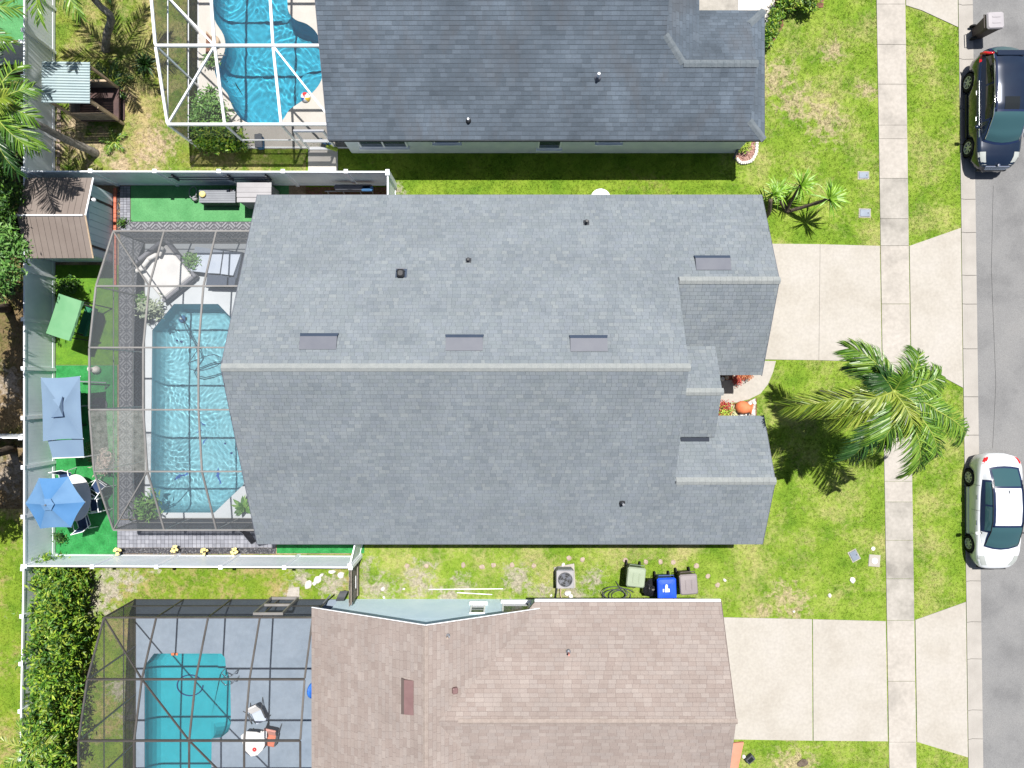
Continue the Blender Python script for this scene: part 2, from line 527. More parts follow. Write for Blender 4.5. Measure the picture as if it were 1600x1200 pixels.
M['wood_dark'] = mat('dark_stained_wood', [(.055,.035,.035),(.09,.055,.05)], scale=3, rough=.8, fine=.2)
M['corrugated'] = mat('corrugated_sheet', [(.27,.345,.365),(.33,.40,.415)], scale=1.0, rough=.45, spec=.5, fine=.04)
M['canvas_blue'] = mat('canvas_blue', [(.095,.20,.365),(.12,.235,.40)], scale=1.5, rough=.8, trans=.15)
M['canvas_sky'] = mat('canvas_sky', [(.145,.215,.315),(.165,.24,.34)], scale=1.2, rough=.8, trans=.12)
M['canvas_bright'] = mat('canvas_bright', [(.06,.175,.37),(.078,.20,.40)], scale=1.5, rough=.8, trans=.15)
M['canvas_green'] = mat('canvas_green', [(.12,.29,.145),(.155,.33,.175)], scale=1.5, rough=.8, trans=.12)
M['canvas_dkgreen'] = mat('canvas_dkgreen', [(.012,.10,.055),(.02,.13,.07)], rough=.85)
M['cloth_white'] = mat('cloth_white', [(.50,.49,.485),(.57,.56,.55)], scale=2, rough=.9, bmp=.2, bscale=20)
M['hose_pale'] = mat('hose_pale', [(.20,.36,.46)], rough=.6)
M['cloth_cool'] = mat('cloth_cool', [(.34,.385,.46),(.40,.44,.51)], scale=2, rough=.9)
M['cloth_pillow'] = mat('cloth_pillow', [(.52,.50,.48),(.66,.64,.62)], scale=6, rough=.9)
M['wicker'] = mat('wicker', [(.13,.13,.15),(.19,.19,.21)], scale=20, rough=.8, bmp=.5, bscale=70)
M['wicker_navy'] = mat('wicker_navy', [(.045,.06,.09),(.07,.085,.12)], scale=20, rough=.8)
M['sling_navy'] = mat('sling_navy', [(.012,.03,.085),(.02,.045,.11)], rough=.7)
M['terracotta'] = mat('terracotta', [(.50,.13,.05),(.60,.18,.08)], scale=4, rough=.7)
M['soil'] = mat('mulch', [(.10,.045,.03),(.19,.09,.06)], scale=9, rough=.95, bmp=.8, bscale=40, fine=.4, fscale=40)
M['mulch_red'] = mat('mulch_red', [(.16,.08,.065),(.30,.17,.14),(.42,.28,.24)], scale=14, rough=.95, bmp=.8, bscale=40, fine=.3, fscale=40)
M['stone_white'] = mat('stone_white', [(.50,.47,.43),(.68,.65,.62)], scale=6, rough=.9, bmp=.4, bscale=30)
M['stone_pink'] = mat('stone_pink', [(.26,.20,.16),(.36,.29,.24)], scale=5, rough=.95, fine=.2)
M['yellow_petal'] = mat('yellow_petal', [(.62,.50,.16),(.75,.64,.30)], scale=8, rough=.7)
M['bark_palm'] = mat('palm_bark', [(.13,.115,.10),(.24,.215,.19),(.30,.275,.25)], scale=5, rough=.95, bmp=.6, bscale=25, fine=.25, fscale=16)
M['bark'] = mat('bark', [(.07,.052,.04),(.14,.11,.085)], scale=6, rough=.95, bmp=.6, bscale=25, fine=.3)
M['palm_leaf'] = island_mat('palm_leaf', [(0.020,0.064,0.008),(0.064,0.167,0.012),(0.148,0.277,0.024),(0.258,0.373,0.054)], rough=.42, spec=.55, trans=.22, vary=.1)
M['palm_leaf_warm'] = island_mat('palm_leaf_warm', [(0.049,0.099,0.009),(0.132,0.209,0.015),(0.242,0.308,0.033),(0.352,0.374,0.083)], rough=.42, spec=.55, trans=.22, vary=.1)
M['palm_leaf_dark'] = island_mat('palm_leaf_dark', [(.012,.045,.008),(.02,.07,.010),(.05,.12,.02)], rough=.42, spec=.55, trans=.15, vary=.1)
M['rachis'] = mat('rachis', [(.20,.26,.04),(.28,.32,.07)], rough=.5)
M['yucca_leaf'] = island_mat('yucca_leaf', [(0.100,0.237,0.015),(0.188,0.362,0.027),(0.288,0.475,0.050)], rough=.45, spec=.5, trans=.25, vary=.1)
M['hedge_leaf'] = island_mat('hedge_leaf', [(0.016,0.066,0.009),(0.046,0.134,0.010),(0.103,0.215,0.014),(0.195,0.307,0.022),(0.307,0.369,0.046)], rough=.5, spec=.4, trans=.22, vary=.5, nscale=1.8)
M['tree_leaf'] = island_mat('tree_leaf', [(.012,.045,.010),(.03,.095,.012),(.06,.15,.016),(.12,.24,.02)], rough=.5, spec=.4, trans=.22, vary=.3, nscale=1.0)
M['bush_leaf'] = island_mat('bush_leaf', [(.03,.10,.015),(.07,.18,.03),(.12,.26,.05),(.18,.30,.08)], rough=.5, spec=.4, trans=.2, vary=.15)
M['pale_leaf'] = island_mat('pale_leaf', [(.22,.27,.20),(.34,.38,.28),(.30,.35,.22)], rough=.6, trans=.2, vary=.15)
M['red_leaf'] = island_mat('red_leaf', [(.30,.03,.03),(.42,.06,.05),(.30,.10,.06)], rough=.6, trans=.2)
M['rust_leaf'] = island_mat('rust_leaf', [(.32,.08,.03),(.45,.16,.07),(.5,.24,.12)], rough=.6, trans=.2)
M['lime_leaf'] = island_mat('lime_leaf', [(.16,.30,.03),(.30,.42,.05),(.42,.46,.09)], rough=.5, trans=.2)
M['cream_leaf'] = island_mat('cream_leaf', [(.30,.36,.12),(.48,.48,.26),(.56,.54,.36)], rough=.5, trans=.2)
M['pink_leaf'] = island_mat('pink_leaf', [(.40,.28,.26),(.55,.40,.36),(.30,.28,.20)], rough=.6, trans=.2)
# =================================================================== SETTING
rng = np.random.default_rng(11)
random.seed(5)

def gut_in(py): return 1497 + py*16/1200
def gut_out(py): return 1520.5 + py*16.5/1200

def pxpoly(pts, z=0.0): return [XY(a, b, z) for a, b in pts]

# pool outlines (photo pixels on the ground plane)
MAIN_POOL = pxpoly([(238,516),(272,475),(341,475),(381,517),(381,757),(335,801),(247,801),(235,791)])
def smooth_loop(pts, n=4):
    out = []
    m = len(pts)
    for i in range(m):
        p0, p1, p2, p3 = (Vector((*pts[(i+k-1) % m], 0)) for k in range(4))
        for j in range(n):
            t = j/n
            v = 0.5*((2*p1)+(p2-p0)*t+(2*p0-5*p1+4*p2-p3)*t*t+(3*p1-p0-3*p2+p3)*t**3)
            out.append((v.x, v.y))
    return out
NORTH_POOL = smooth_loop(pxpoly([(333,0),(335,30),(349,54),(352,75),(345,95),(336,107),(338,120),(346,135),(356,148),(364,168),(376,185),(392,193),(428,194),(442,187),(452,172),(466,162),(484,149),(500,130),(505,108),(503,75),(495,52),(480,38),(462,31),(451,18),(449,-5),(447,-60),(400,-90),(345,-60)]), 4)
SOUTH_POOL = pxpoly([(226,1040),(241,1021),(346,1021),(352,1028),(353,1042),(360,1062),(361,1130),(357,1143),(346,1152),(331,1154),(329,1300),(226,1300)])

# decks
MAIN_DECK = [(-15.28,-5.58),(-9.36,-5.58),(-9.36,5.85),(-15.28,5.85)]
NORTH_DECK = [(-13.05,9.8),(-6.7,9.8),(-6.7,19.4),(-13.05,19.4)]
SOUTH_DECK = [(-15.66,-19.2),(-7.2,-19.2),(-7.2,-8.98),(-15.66,-8.98)]

def shrink(poly, d):
    xs = [p[0] for p in poly]; ys = [p[1] for p in poly]
    return [(min(xs)+d,min(ys)+d),(max(xs)-d,min(ys)+d),(max(xs)-d,max(ys)-d),(min(xs)+d,max(ys)-d)]

mb = MB(); mb.holed([(-160,-160),(160,-160),(160,160),(-160,160)], [shrink(MAIN_DECK,.2), shrink(NORTH_DECK,.2), shrink(SOUTH_DECK,.2)], -.6, -.22)
struct(mb.build('ground', M['ground_far']))

# lawns ------------------------------------------------------------
front_greens = [(.092,.175,.013),(.142,.225,.021),(.205,.275,.042)]
M['lawn_front'] = lawn_mat('lawn_front', front_greens, (.34,.305,.13), .50, .76, sand=(.33,.27,.165), sand_lo=.74, sand_hi=.8,
    patches=[(*XY(1235,953),.6),(*XY(1240,1195),.9),(*XY(1225,930),.7),(*XY(1245,940),.6),(*XY(1190,955),.5),(*XY(1290,190),.9),(*XY(1215,120),1.0),(*XY(1245,160),.9),(*XY(1300,80),.5),(*XY(1350,140),.5),(*XY(1275,170),.8)])
M['lawn_side_s'] = lawn_mat('lawn_side_south', front_greens, (.34,.30,.14), .48, .72, sand_lo=.66, sand_hi=.76,
    patches=[(*XY(590,920),.75),(*XY(655,908),.8),(*XY(722,912),.45),(*XY(810,905),.7),(*XY(850,930),.6),(*XY(900,935),.7),(*XY(930,905),.45),(*XY(1105,950),.4),(*XY(575,880),.35),(*XY(700,932),.5)])
M['lawn_side_n'] = lawn_mat('lawn_side_north', [(.09,.17,.012),(.135,.215,.018),(.18,.25,.028)], (.25,.22,.08), .58, .78, sand_lo=.78, sand_hi=.85,
    patches=[(*XY(622,297),.3)])
M['yard_dry'] = lawn_mat('yard_dry', [(.075,.15,.015),(.13,.19,.024),(.19,.21,.038)], (.36,.28,.145), .47, .70, sand=(.36,.275,.19), sand_lo=.60, sand_hi=.74,
    patches=[(*XY(115,215),1.1),(*XY(150,225),1.0),(*XY(190,262),.6),(*XY(245,230),.9),(*XY(200,150),.35),(*XY(225,245),.6),(*XY(120,190),.8)])
M['yard_south'] = lawn_mat('yard_south', [(.09,.17,.012),(.135,.21,.018),(.18,.235,.026)], (.32,.24,.12), .50, .68, sand=(.33,.29,.25), sand_lo=.64, sand_hi=.74,
    patches=[(*XY(165,920),.9),(*XY(150,945),.7),(*XY(205,905),.5),(*XY(470,900),.5),(*XY(455,925),.35),(*XY(520,915),.6),(*XY(180,895),.6),(*XY(215,1120),.8),(*XY(185,1080),.5)])
M['yard_west'] = lawn_mat('yard_west', [(.035,.055,.010),(.07,.085,.018),(.12,.11,.035)], (.17,.115,.065), .38, .58, sand=(.27,.23,.19), sand_lo=.60, sand_hi=.74,
    patches=[(*XY(15,600),.8),(*XY(15,740),1.0),(*XY(10,1060),.9),(*XY(15,1150),1.2)])

LAWNS = []
def lawn(name, key, poly, z1=0.0, blades=240, blade_mat=True):
    mb = MB(); mb.prism(poly, -.21, z1)
    o = struct(mb.build(name, M[key]))
    LAWNS.append((name, key, poly, blades))
    return o
gi0, gi1 = XY(gut_in(-300), -300), XY(gut_in(1500), 1500)
lawn('front_lawn', 'lawn_front', [XY(1110,-300), gi0, gi1, XY(1110,1500)])
lawn('side_lawn_north', 'lawn_side_n', pxpoly([(478,215),(1109.8,215),(1109.8,420),(478,420)]), -.002)
lawn('side_lawn_south', 'lawn_side_s', pxpoly([(562,770),(1109.8,770),(1109.8,1100),(562,1100)]), -.002)
lawn('back_yard_north', 'yard_dry', [XY(87,-250), (-13.06, P(0,-250).y), (-13.06,9.79), (P(477.8,0).x,9.79), (P(477.8,0).x,8.3), XY(87,0)[:1]+(8.3,)], -.001)
lawn('back_yard_south', 'yard_south', [(-19.04,-7.1), (P(561.8,0).x,-7.1), (P(561.8,0).x,-8.97), (-15.67,-8.97), (-15.67,-24), (-19.04,-24)], -.001)
lawn('west_yard', 'yard_west', [(-34,-5.2),(-19.1,-5.2),(-19.1,24),(-34,24)], -.001, 110)
lawn('west_yard', 'yard_south', [(-34,-24),(-19.1,-24),(-19.1,-5.205),(-34,-5.205)], -.001, 200)
# the lawn under the main house and in its own yard (mostly covered)
mb = MB(); mb.holed([(-19.04,-7.1),(-6.36,-7.1),(-6.36,8.3),(-19.04,8.3)], [shrink(MAIN_DECK,.1)], -.21, -.012)
struct(mb.build('yard_base', M['earth']))
mb = MB(); mb.box(P(0,0,0).x-13, -19.1, P(0,63).y, P(0,-200).y, 0.0, .02)
struct(mb.build('artificial_turf', M['turf_pale']))

# road, gutter -------------------------------------------------------
mb = MB(); mb.prism([XY(gut_out(-2600),-2600), (60,P(0,-2600).y), (60,P(0,3800).y), XY(gut_out(3800),3800)], -.25, -.03)
struct(mb.build('road', M['asphalt']))
# tar seams on the asphalt
for pts in ([(1552,290),(1549,420),(1556,600),(1551,700)],):
    mb = MB()
    for a, b in zip(pts[:-1], pts[1:]):
        p, q = P(*a, -.026), P(*b, -.026)
        mb.beam(p, q, .009, .006)
    struct(mb.build('tar_seam', M['crack']))
gut = sempty('gutter')
gy = [-60,7,92,170,226,311,363,430,475,545,620,680,760,840,908,972,1030,1110,1155,1230]
for a, b in zip(gy[:-1], gy[1:]):
    mb = MB()
    prof = [(0,.028),(.08,.022),(.26,-.028),(.36,-.05),(.42,-.045),(1,-.022)]
    n = len(prof)
    vs = []
    for py in (a+.35, b-.35):
        x0, x1 = gut_in(py), gut_out(py)
        for t, z in prof:
            x, y = XY(x0+(x1-x0)*t, py); vs.append((x, y, z))
        for t, z in prof[::-1]:
            x, y = XY(x0+(x1-x0)*t, py); vs.append((x, y, -.22))
    m2 = 2*n
    fs = [(i, (i+1) % m2, m2+(i+1) % m2, m2+i) for i in range(m2)] + [tuple(range(m2)), tuple(range(m2,2*m2))[::-1]]
    mb.add(vs, fs)
    mb.build('curb_segment', M['concrete_gutter'], gut)

# concrete -----------------------------------------------------------
SLABS = []
def slab(parent, pts, m='concrete', z=.03, gap=.007):
    pts = pxpoly(pts)
    SLABS.append(pts)
    cx = sum(p[0] for p in pts)/len(pts); cy = sum(p[1] for p in pts)/len(pts)
    q = []
    for x, y in pts:
        d = math.hypot(x-cx, y-cy); k = (d-gap*1.3)/d
        q.append((cx+(x-cx)*k, cy+(y-cy)*k))
    mb = MB(); mb.prism(q, -.08, z)
    mb.build('concrete_slab', M[m], parent)
def side_l(py): return 1369 + (py/1200)*20
def side_r(py): return 1414 + (py/1200)*17.5
sw = sempty('sidewalk')
sy = [-120,-58,7,70,132,196,217,279,342,384,475,566,628,690,752,784,844,904,969,1064,1159,1215,1280]
for a, b in zip(sy[:-1], sy[1:]):
    slab(sw, [(side_l(a),a),(side_r(a),a),(side_r(b),b),(side_l(b),b)], 'concrete_worn' if a in (279,342,784,844,904) else 'concrete_walk', random.choice((.03,.032,.034)))
dw = sempty('driveway')
slab(dw, [(1130,380),(1281,381.5),(1279,563),(1130,561)]); slab(dw, [(1281,381.5),(side_l(384)-1,384),(side_l(566)-1,566),(1279,563)])
slab(dw, [(side_r(384)+1,384),(gut_in(356)-1,356),(gut_in(606)-1,606),(side_r(563)+1,563)])
dw2 = sempty('driveway')
slab(dw2, [(1080,963),(1268.5,967),(1269.5,1157),(1080,1154)]); slab(dw2, [(1269.5,967),(side_l(969)-1.5,970),(side_l(1159)-1.5,1158),(1270.5,1157)])
slab(dw2, [(side_r(968)+1.5,968),(gut_in(940)-1,940),(gut_in(1183)-1,1183),(side_r(1159)+1.5,1159)])
dw3 = sempty('driveway')
slab(dw3, [(side_r(-170)+1,-170),(gut_in(-190)-1,-190),(gut_in(43)-1,43),(1440,17),(side_r(9)+1,9)])
slab(dw3, [(1080,-170),(side_l(-170)-1,-170),(side_l(0)-1,-1),(1080,-1)])
# garage walk of the north house (bright white drive seen past the porch)
nw = sempty('porch_walk')
slab(nw, [(1040,-100),(1152,-100),(1152,18),(1040,18)], 'concrete_worn', .034)
slab(nw, [(1152,-100),(1211,-100),(1210,20),(1203,38),(1195,46),(1152,46)], 'pool_deck_cream', .036)
# curved front walk of the main house
fw = sempty('front_walk')
slab(fw, [(1120,563),(1212,564),(1208,580),(1200,600),(1188,615),(1170,624),(1150,629),(1120,630)], 'concrete', .036, .004)

# pool decks ------------------------------------------------------------
def inset(poly, d):
    n = len(poly); out = []
    area = sum(poly[i][0]*poly[(i+1)%n][1]-poly[(i+1)%n][0]*poly[i][1] for i in range(n))
    sg = 1 if area > 0 else -1
    for i in range(n):
        a, b, c = Vector(poly[i-1]), Vector(poly[i]), Vector(poly[(i+1)%n])
        e1 = (b-a).normalized(); e2 = (c-b).normalized()
        n1 = Vector((-e1.y,e1.x))*sg; n2 = Vector((-e2.y,e2.x))*sg
        m = n1+n2
        if m.length < 1e-4: m = n1
        m.normalize(); k = min(1.5, 1/max(.4, m.dot(n1)))
        q = b+m*d*k; out.append((q.x,q.y))
    return out
def pool(deck_poly, outline, deck_m, basin_m, depth, deck_z=.012):
    mb = MB(); mb.holed(deck_poly, [outline], -.03, deck_z)
    struct(mb.build('pool_deck', M[deck_m]))
    mb = MB(); n = len(outline)
    vs = []; fs = []
    rows = [(0,-.031),(.0,-.35*depth),(.05,-.62*depth),(.14,-.84*depth),(.27,-.96*depth),(.42,-depth)]
    for d, z in rows:
        vs += [(x,y,z) for x,y in inset(outline, d)]
    for k in range(len(rows)-1):
        for i in range(n):
            j = (i+1) % n
            fs.append((k*n+i, k*n+j, (k+1)*n+j, (k+1)*n+i))
    fs.append(tuple(range((len(rows)-1)*n, len(rows)*n)))
    mb.add(vs, fs)
    o = struct(mb.build('pool_basin', M[basin_m], smooth=False))
    o.cycles.is_caustics_receiver = True
    return o

def pts_in(poly, X, Y):
    inside = np.zeros(X.shape, bool)
    n = len(poly); j = n-1
    for i in range(n):
        xi, yi = poly[i]; xj, yj = poly[j]
        c = ((yi > Y) != (yj > Y)) & (X < (xj-xi)*(Y-yi)/((yj-yi) if yj != yi else 1e-9)+xi)
        inside ^= c; j = i
    return inside

def water_mat(name, tint):
    m, nt, b, out = new_mat(name)
    b.inputs['Base Color'].default_value = (*tint, 1)
    b.inputs['Roughness'].default_value = 0.0
    b.inputs['IOR'].default_value = 1.333
    b.inputs['Transmission Weight'].default_value = 1.0
    return m

def water(outline, z, amp, seed, mname, tint, step=.045, lam=(.22,.75), box=None):
    r = np.random.default_rng(seed)
    xs = [p[0] for p in outline]; ys = [p[1] for p in outline]
    x0, x1, y0, y1 = min(xs)-.12, max(xs)+.12, min(ys)-.12, max(ys)+.12
    if box: y0 = max(y0, box[0]); y1 = min(y1, box[1])
    gx = np.arange(x0, x1, step); gyy = np.arange(y0, y1, step)
    X, Y = np.meshgrid(gx, gyy)
    Zh = np.zeros_like(X)
    if amp > 0:
        # warp the domain so that the ripples do not look like plain sine waves
        wx = .12*np.sin(1.7*X+2.1*Y+r.uniform(0,6))+.08*np.sin(3.3*Y-1.1*X+r.uniform(0,6))
        wy = .12*np.sin(2.2*X-1.4*Y+r.uniform(0,6))+.08*np.sin(2.9*X+1.9*Y+r.uniform(0,6))
        N = 46
        for k in range(N):
            l = math.exp(r.uniform(math.log(lam[0]), math.log(lam[1])))
            th = r.uniform(0, 2*math.pi); kk = 2*math.pi/l
            Zh += (l/.45)**1.5*np.sin(kk*(math.cos(th)*(X+wx)+math.sin(th)*(Y+wy))+r.uniform(0,6.28))
        Zh *= amp/np.std(Zh)
        env = .75+.35*np.sin(.9*X+1.3*Y+seed)*np.sin(1.1*Y-.6*X+2*seed)
        Zh *= env
    V = np.stack([X.ravel(), Y.ravel(), (z+Zh).ravel()], 1)
    ny, nx = X.shape
    idx = np.arange(ny*nx).reshape(ny, nx)
    q = np.stack([idx[:-1,:-1], idx[:-1,1:], idx[1:,1:], idx[1:,:-1]], -1).reshape(-1, 4)
    cx = V[q][:,:,0].mean(1); cy = V[q][:,:,1].mean(1)
    keep = np.zeros(len(q), bool)
    for dx, dy in ((0,0),(.07,0),(-.07,0),(0,.07),(0,-.07),(.05,.05),(-.05,-.05),(.05,-.05),(-.05,.05)):
        keep |= pts_in(outline, cx+dx, cy+dy)
    q = q[keep]
    used = np.unique(q); remap = np.zeros(len(V), int); remap[used] = np.arange(len(used))
    o = np_mesh('pool_water', V[used], remap[q].ravel(), np.full(len(q), 4), water_mat(mname, tint))
    o.data.polygons.foreach_set('use_smooth', [True]*len(o.data.polygons))
    o['kind'] = 'structure'
    o.cycles.is_caustics_caster = True
    return o

pool(MAIN_DECK, MAIN_POOL, 'pool_deck_white', 'basin_main', 1.35)
water(MAIN_POOL, -.10, .0016, 3, 'water_main', (.90,.985,.99), step=.028, lam=(.12,.42))
pool(NORTH_DECK, NORTH_POOL, 'pool_deck_cream', 'basin_north', 1.35)
water(NORTH_POOL, -.10, .0034, 8, 'water_north', (.82,.97,1.0), step=.033, lam=(.16,.6))
pool(SOUTH_DECK, SOUTH_POOL, 'pool_deck_blue', 'basin_south', 1.2)
water(SOUTH_POOL, -.10, .0004, 5, 'water_south', (.80,.97,.97), step=.12, lam=(1.,3.))

# swim steps in the north pool
for k in range(3):
    mb = MB()
    r0 = 1.55-.32*k
    c = P(505,150)
    arc = [(c.x+r0*math.cos(a), c.y+r0*math.sin(a)) for a in np.linspace(R(80), R(215), 14)] + [(c.x, c.y)]
    mb.prism(arc, -1.34, -1.0+.26*k)
    o = struct(mb.build('pool_step', M['basin_north'])); o.cycles.is_caustics_receiver = True
# bench corner in the south pool
mb = MB(); mb.prism(pxpoly([(332,1022),(351,1029),(352,1042),(358,1062),(332,1062)]), -1.19, -.75)
struct(mb.build('pool_step', M['basin_south']))

# main yard surfaces ------------------------------------------------------
mb = MB(); mb.box(-15.88,-9.3,6.77,8.27,-.05,.012); struct(mb.build('artificial_turf', M['turf_pale']))
mb = MB(); mb.box(-19.0,-16.40,-.0+P(0,570).y,4.95,-.05,.012); struct(mb.build('artificial_turf', M['turf_lime']))
mb = MB(); mb.box(-19.0,-16.45,-7.08,P(0,570).y-.02,-.05,.016); struct(mb.build('artificial_turf', M['turf']))
mb = MB(); mb.box(-9.8,-6.15,-7.05,-6.0,-.05,.012); struct(mb.build('artificial_turf', M['turf']))
# joints between turf rolls
for yy in (7.2,7.62):
    pass

def paver_field(x0, x1, y0, y1, sx, sy, name='pavers', z=.018, jit=.004, skip=None):
    base = MB(); base.box(x0,x1,y0,y1,-.05,.004)
    root = struct(base.build('paver_patio', M['paver_bed']))
    V = []; F = []; S_ = []
    nx = int(round((x1-x0)/sx)); ny = int(round((y1-y0)/sy))
    r = np.random.default_rng(int(abs(x0*100)+abs(y0*10)))
    g = .007
    for j in range(ny):
        off = 0
        for i in range(nx):
            a, b = x0+i*sx+g, x0+(i+1)*sx-g; c, d = y0+j*sy+g, y0+(j+1)*sy-g
            zz = z + r.uniform(-jit, jit)
            o = len(V)
            V += [(a,c,zz),(b,c,zz),(b,d,zz),(a,d,zz),(a,c,0),(b,c,0),(b,d,0),(a,d,0)]
            F += [o,o+1,o+2,o+3, o+4,o+5,o+1,o, o+5,o+6,o+2,o+1, o+6,o+7,o+3,o+2, o+7,o+4,o,o+3]
            S_ += [4]*5
    np_mesh('pavers', V, F, S_, M['paver'], root, 'stuff')
    return root
paver_field(-16.44,-9.85,-6.82,-5.66,.165,.165)           # south strip
paver_field(-16.33,-15.90,6.27,8.25,.143,.11)              # by the shed
# slatted interlocking tiles: along the north of the cage and along its west side
def tile_mesh(flip):
    mb = MB(); T = .30; g = .006
    w = .05; n = 4
    for k in range(n):
        c = -T*.5*1.42 + (k+.5)*(T*1.42/n)
        # a diagonal slat clipped to the tile
        half = T/2-g-.002
        d = Vector((1,1 if flip else -1,0)).normalized(); nn = Vector((-d.y,d.x,0))
        lo, hi = -9, 9
        for ax in (0,1):
            p = nn[ax]*c; v = d[ax]
            t0, t1 = (-half-p)/v, (half-p)/v
            if t0 > t1: t0, t1 = t1, t0
            lo, hi = max(lo,t0), min(hi,t1)
        lo += .016; hi -= .016
        if hi-lo < .03: continue
        p = nn*c+d*lo; q = nn*c+d*hi
        mb.beam((p.x,p.y,.017),(q.x,q.y,.017), .064, .012)
    return mb.mesh('deck_tile', M['deck_tile'])
base = MB(); base.box(-16.33,-9.35,5.87,6.765,-.05,.002); patio = struct(base.build('tile_patio', M['tile_bed']))
T0, T1 = tile_mesh(False), tile_mesh(True)
for j in range(3):
    for i in range(23):
        x = -16.18+i*.302; y = 6.60-j*.302
        if y < 5.9: y = 5.995
        inst('deck_tile', T0 if i % 2 else T1, patio, Matrix.Translation((x,y,.003)))
base = MB(); base.box(-16.38,-15.29,-5.62,5.865,-.05,.002); patio2 = struct(base.build('tile_patio', M['tile_bed']))
n_t = 0
V=[];F=[];S_=[]
for i in range(3):
    for j in range(38):
        x = -16.2+i*.302+.0; y = 5.70-j*.302
        inst('deck_tile', T0 if (i+j) % 2 else T1, patio2, Matrix.Translation((x,y,.003)))
# gravel edging
mb = MB(); mb.box(-16.44,-9.85,-7.07,-6.83,-.05,.006); struct(mb.build('gravel_bed', M['paver_bed']))
def gravel(x0,x1,y0,y1,n,r0,r1,name,matk,seed,parent=None):
    r = np.random.default_rng(seed)
    V=[];F=[];S_=[]
    for k in range(n):
        cx, cy = r.uniform(x0,x1), r.uniform(y0,y1); s = r.uniform(r0,r1)
        o = len(V)
        ang = r.uniform(0,6.28)
        ring = [(cx+s*math.cos(ang+t*1.2566)*r.uniform(.7,1.2), cy+s*math.sin(ang+t*1.2566)*r.uniform(.7,1.2)) for t in range(5)]
        V += [(x,y,0.0) for x,y in ring]+[(cx+(x-cx)*.7,cy+(y-cy)*.7,s*r.uniform(.6,1.0)+.012) for x,y in ring]
        for t in range(5):
            u=(t+1)%5; F += [o+t,o+u,o+5+u,o+5+t]; S_.append(4)
        F += [o+5,o+6,o+7,o+8,o+9]; S_.append(5)
    o = np_mesh(name, V, F, S_, M[matk], parent, 'stuff')
    if parent is None: tag(o, *GRAVEL_LABEL[name+str(seed)])
    return o
GRAVEL_LABEL = {'gravel21': ('strip of dark grey gravel along the foot of the white south fence','gravel'),
                'gravel22': ('narrow line of dark gravel beside the red brick edging near the shed','gravel'),
                'gravel23': ('reddish bark mulch in the small white edged bed at the north house corner','mulch')}
gravel(-16.4,-9.85,-7.06,-6.84,620,.02,.05,'gravel','gravel_dark',21)
gravel(-16.44,-16.34,6.3,8.2,150,.015,.035,'gravel','gravel_dark',22)

# grass blades ---------------------------------------------------------
EXCL = SLABS + [MAIN_DECK]
def blades(name, key, poly, dens, seed, label, hmin=.02, hmax=.045):
    r = np.random.default_rng(seed)
    xs=[p[0] for p in poly]; ys=[p[1] for p in poly]
    x0,x1=max(min(xs),-21.8),min(max(xs),22.2); y0,y1=max(min(ys),-16.6),min(max(ys),16.6)
    n = int((x1-x0)*(y1-y0)*dens)
    X = r.uniform(x0,x1,n); Y = r.uniform(y0,y1,n)
    ok = pts_in(poly,X,Y)
    for e in EXCL:
        ok &= ~pts_in(e,X,Y)
    # nothing under the houses
    for (a,b,c,d) in ((-9.3,9.2,-5.7,6.8),(-6.6,9.2,9.6,30),(-7.1,7.6,-30,-8.9)):
        ok &= ~((X>a)&(X<b)&(Y>c)&(Y<d))
    X=X[ok];Y=Y[ok]
    B = 6
    X=np.repeat(X,B)+r.normal(0,.028,len(X)*B); Y=np.repeat(Y,B)+r.normal(0,.028,len(Y)*B)
    m=len(X)
    th=r.uniform(0,2*np.pi,m); h=r.uniform(hmin,hmax,m); w=r.uniform(.006,.012,m); lean=r.uniform(.2,1.1,m)*h
    dx,dy=np.cos(th),np.sin(th)
    V=np.empty((m,3,3),np.float32)
    V[:,0]=np.stack([X-dy*w,Y+dx*w,np.full(m,-.01)],1)
    V[:,1]=np.stack([X+dy*w,Y-dx*w,np.full(m,-.01)],1)
    V[:,2]=np.stack([X+dx*lean,Y+dy*lean,h],1)
    o=np_mesh(name,V.reshape(-1,3),np.arange(3*m),np.full(m,3),M[key],None,'stuff')
    tag(o,label,'grass')
    return o
def blade_mat(key, *a, **k):
    pass
BL = {'front_lawn':'short lime green grass of the front lawns by the street','side_lawn_north':'grass strip between the grey main roof and the north house',
      'side_lawn_south':'patchy grass strip between the main roof and the brown roofed house','back_yard_north':'dry yellowish grass in the back yard with the playhouse',
      'back_yard_south':'patchy grass in the back yard of the brown roofed house','west_yard':'sparse rough grass beyond the western white fence'}
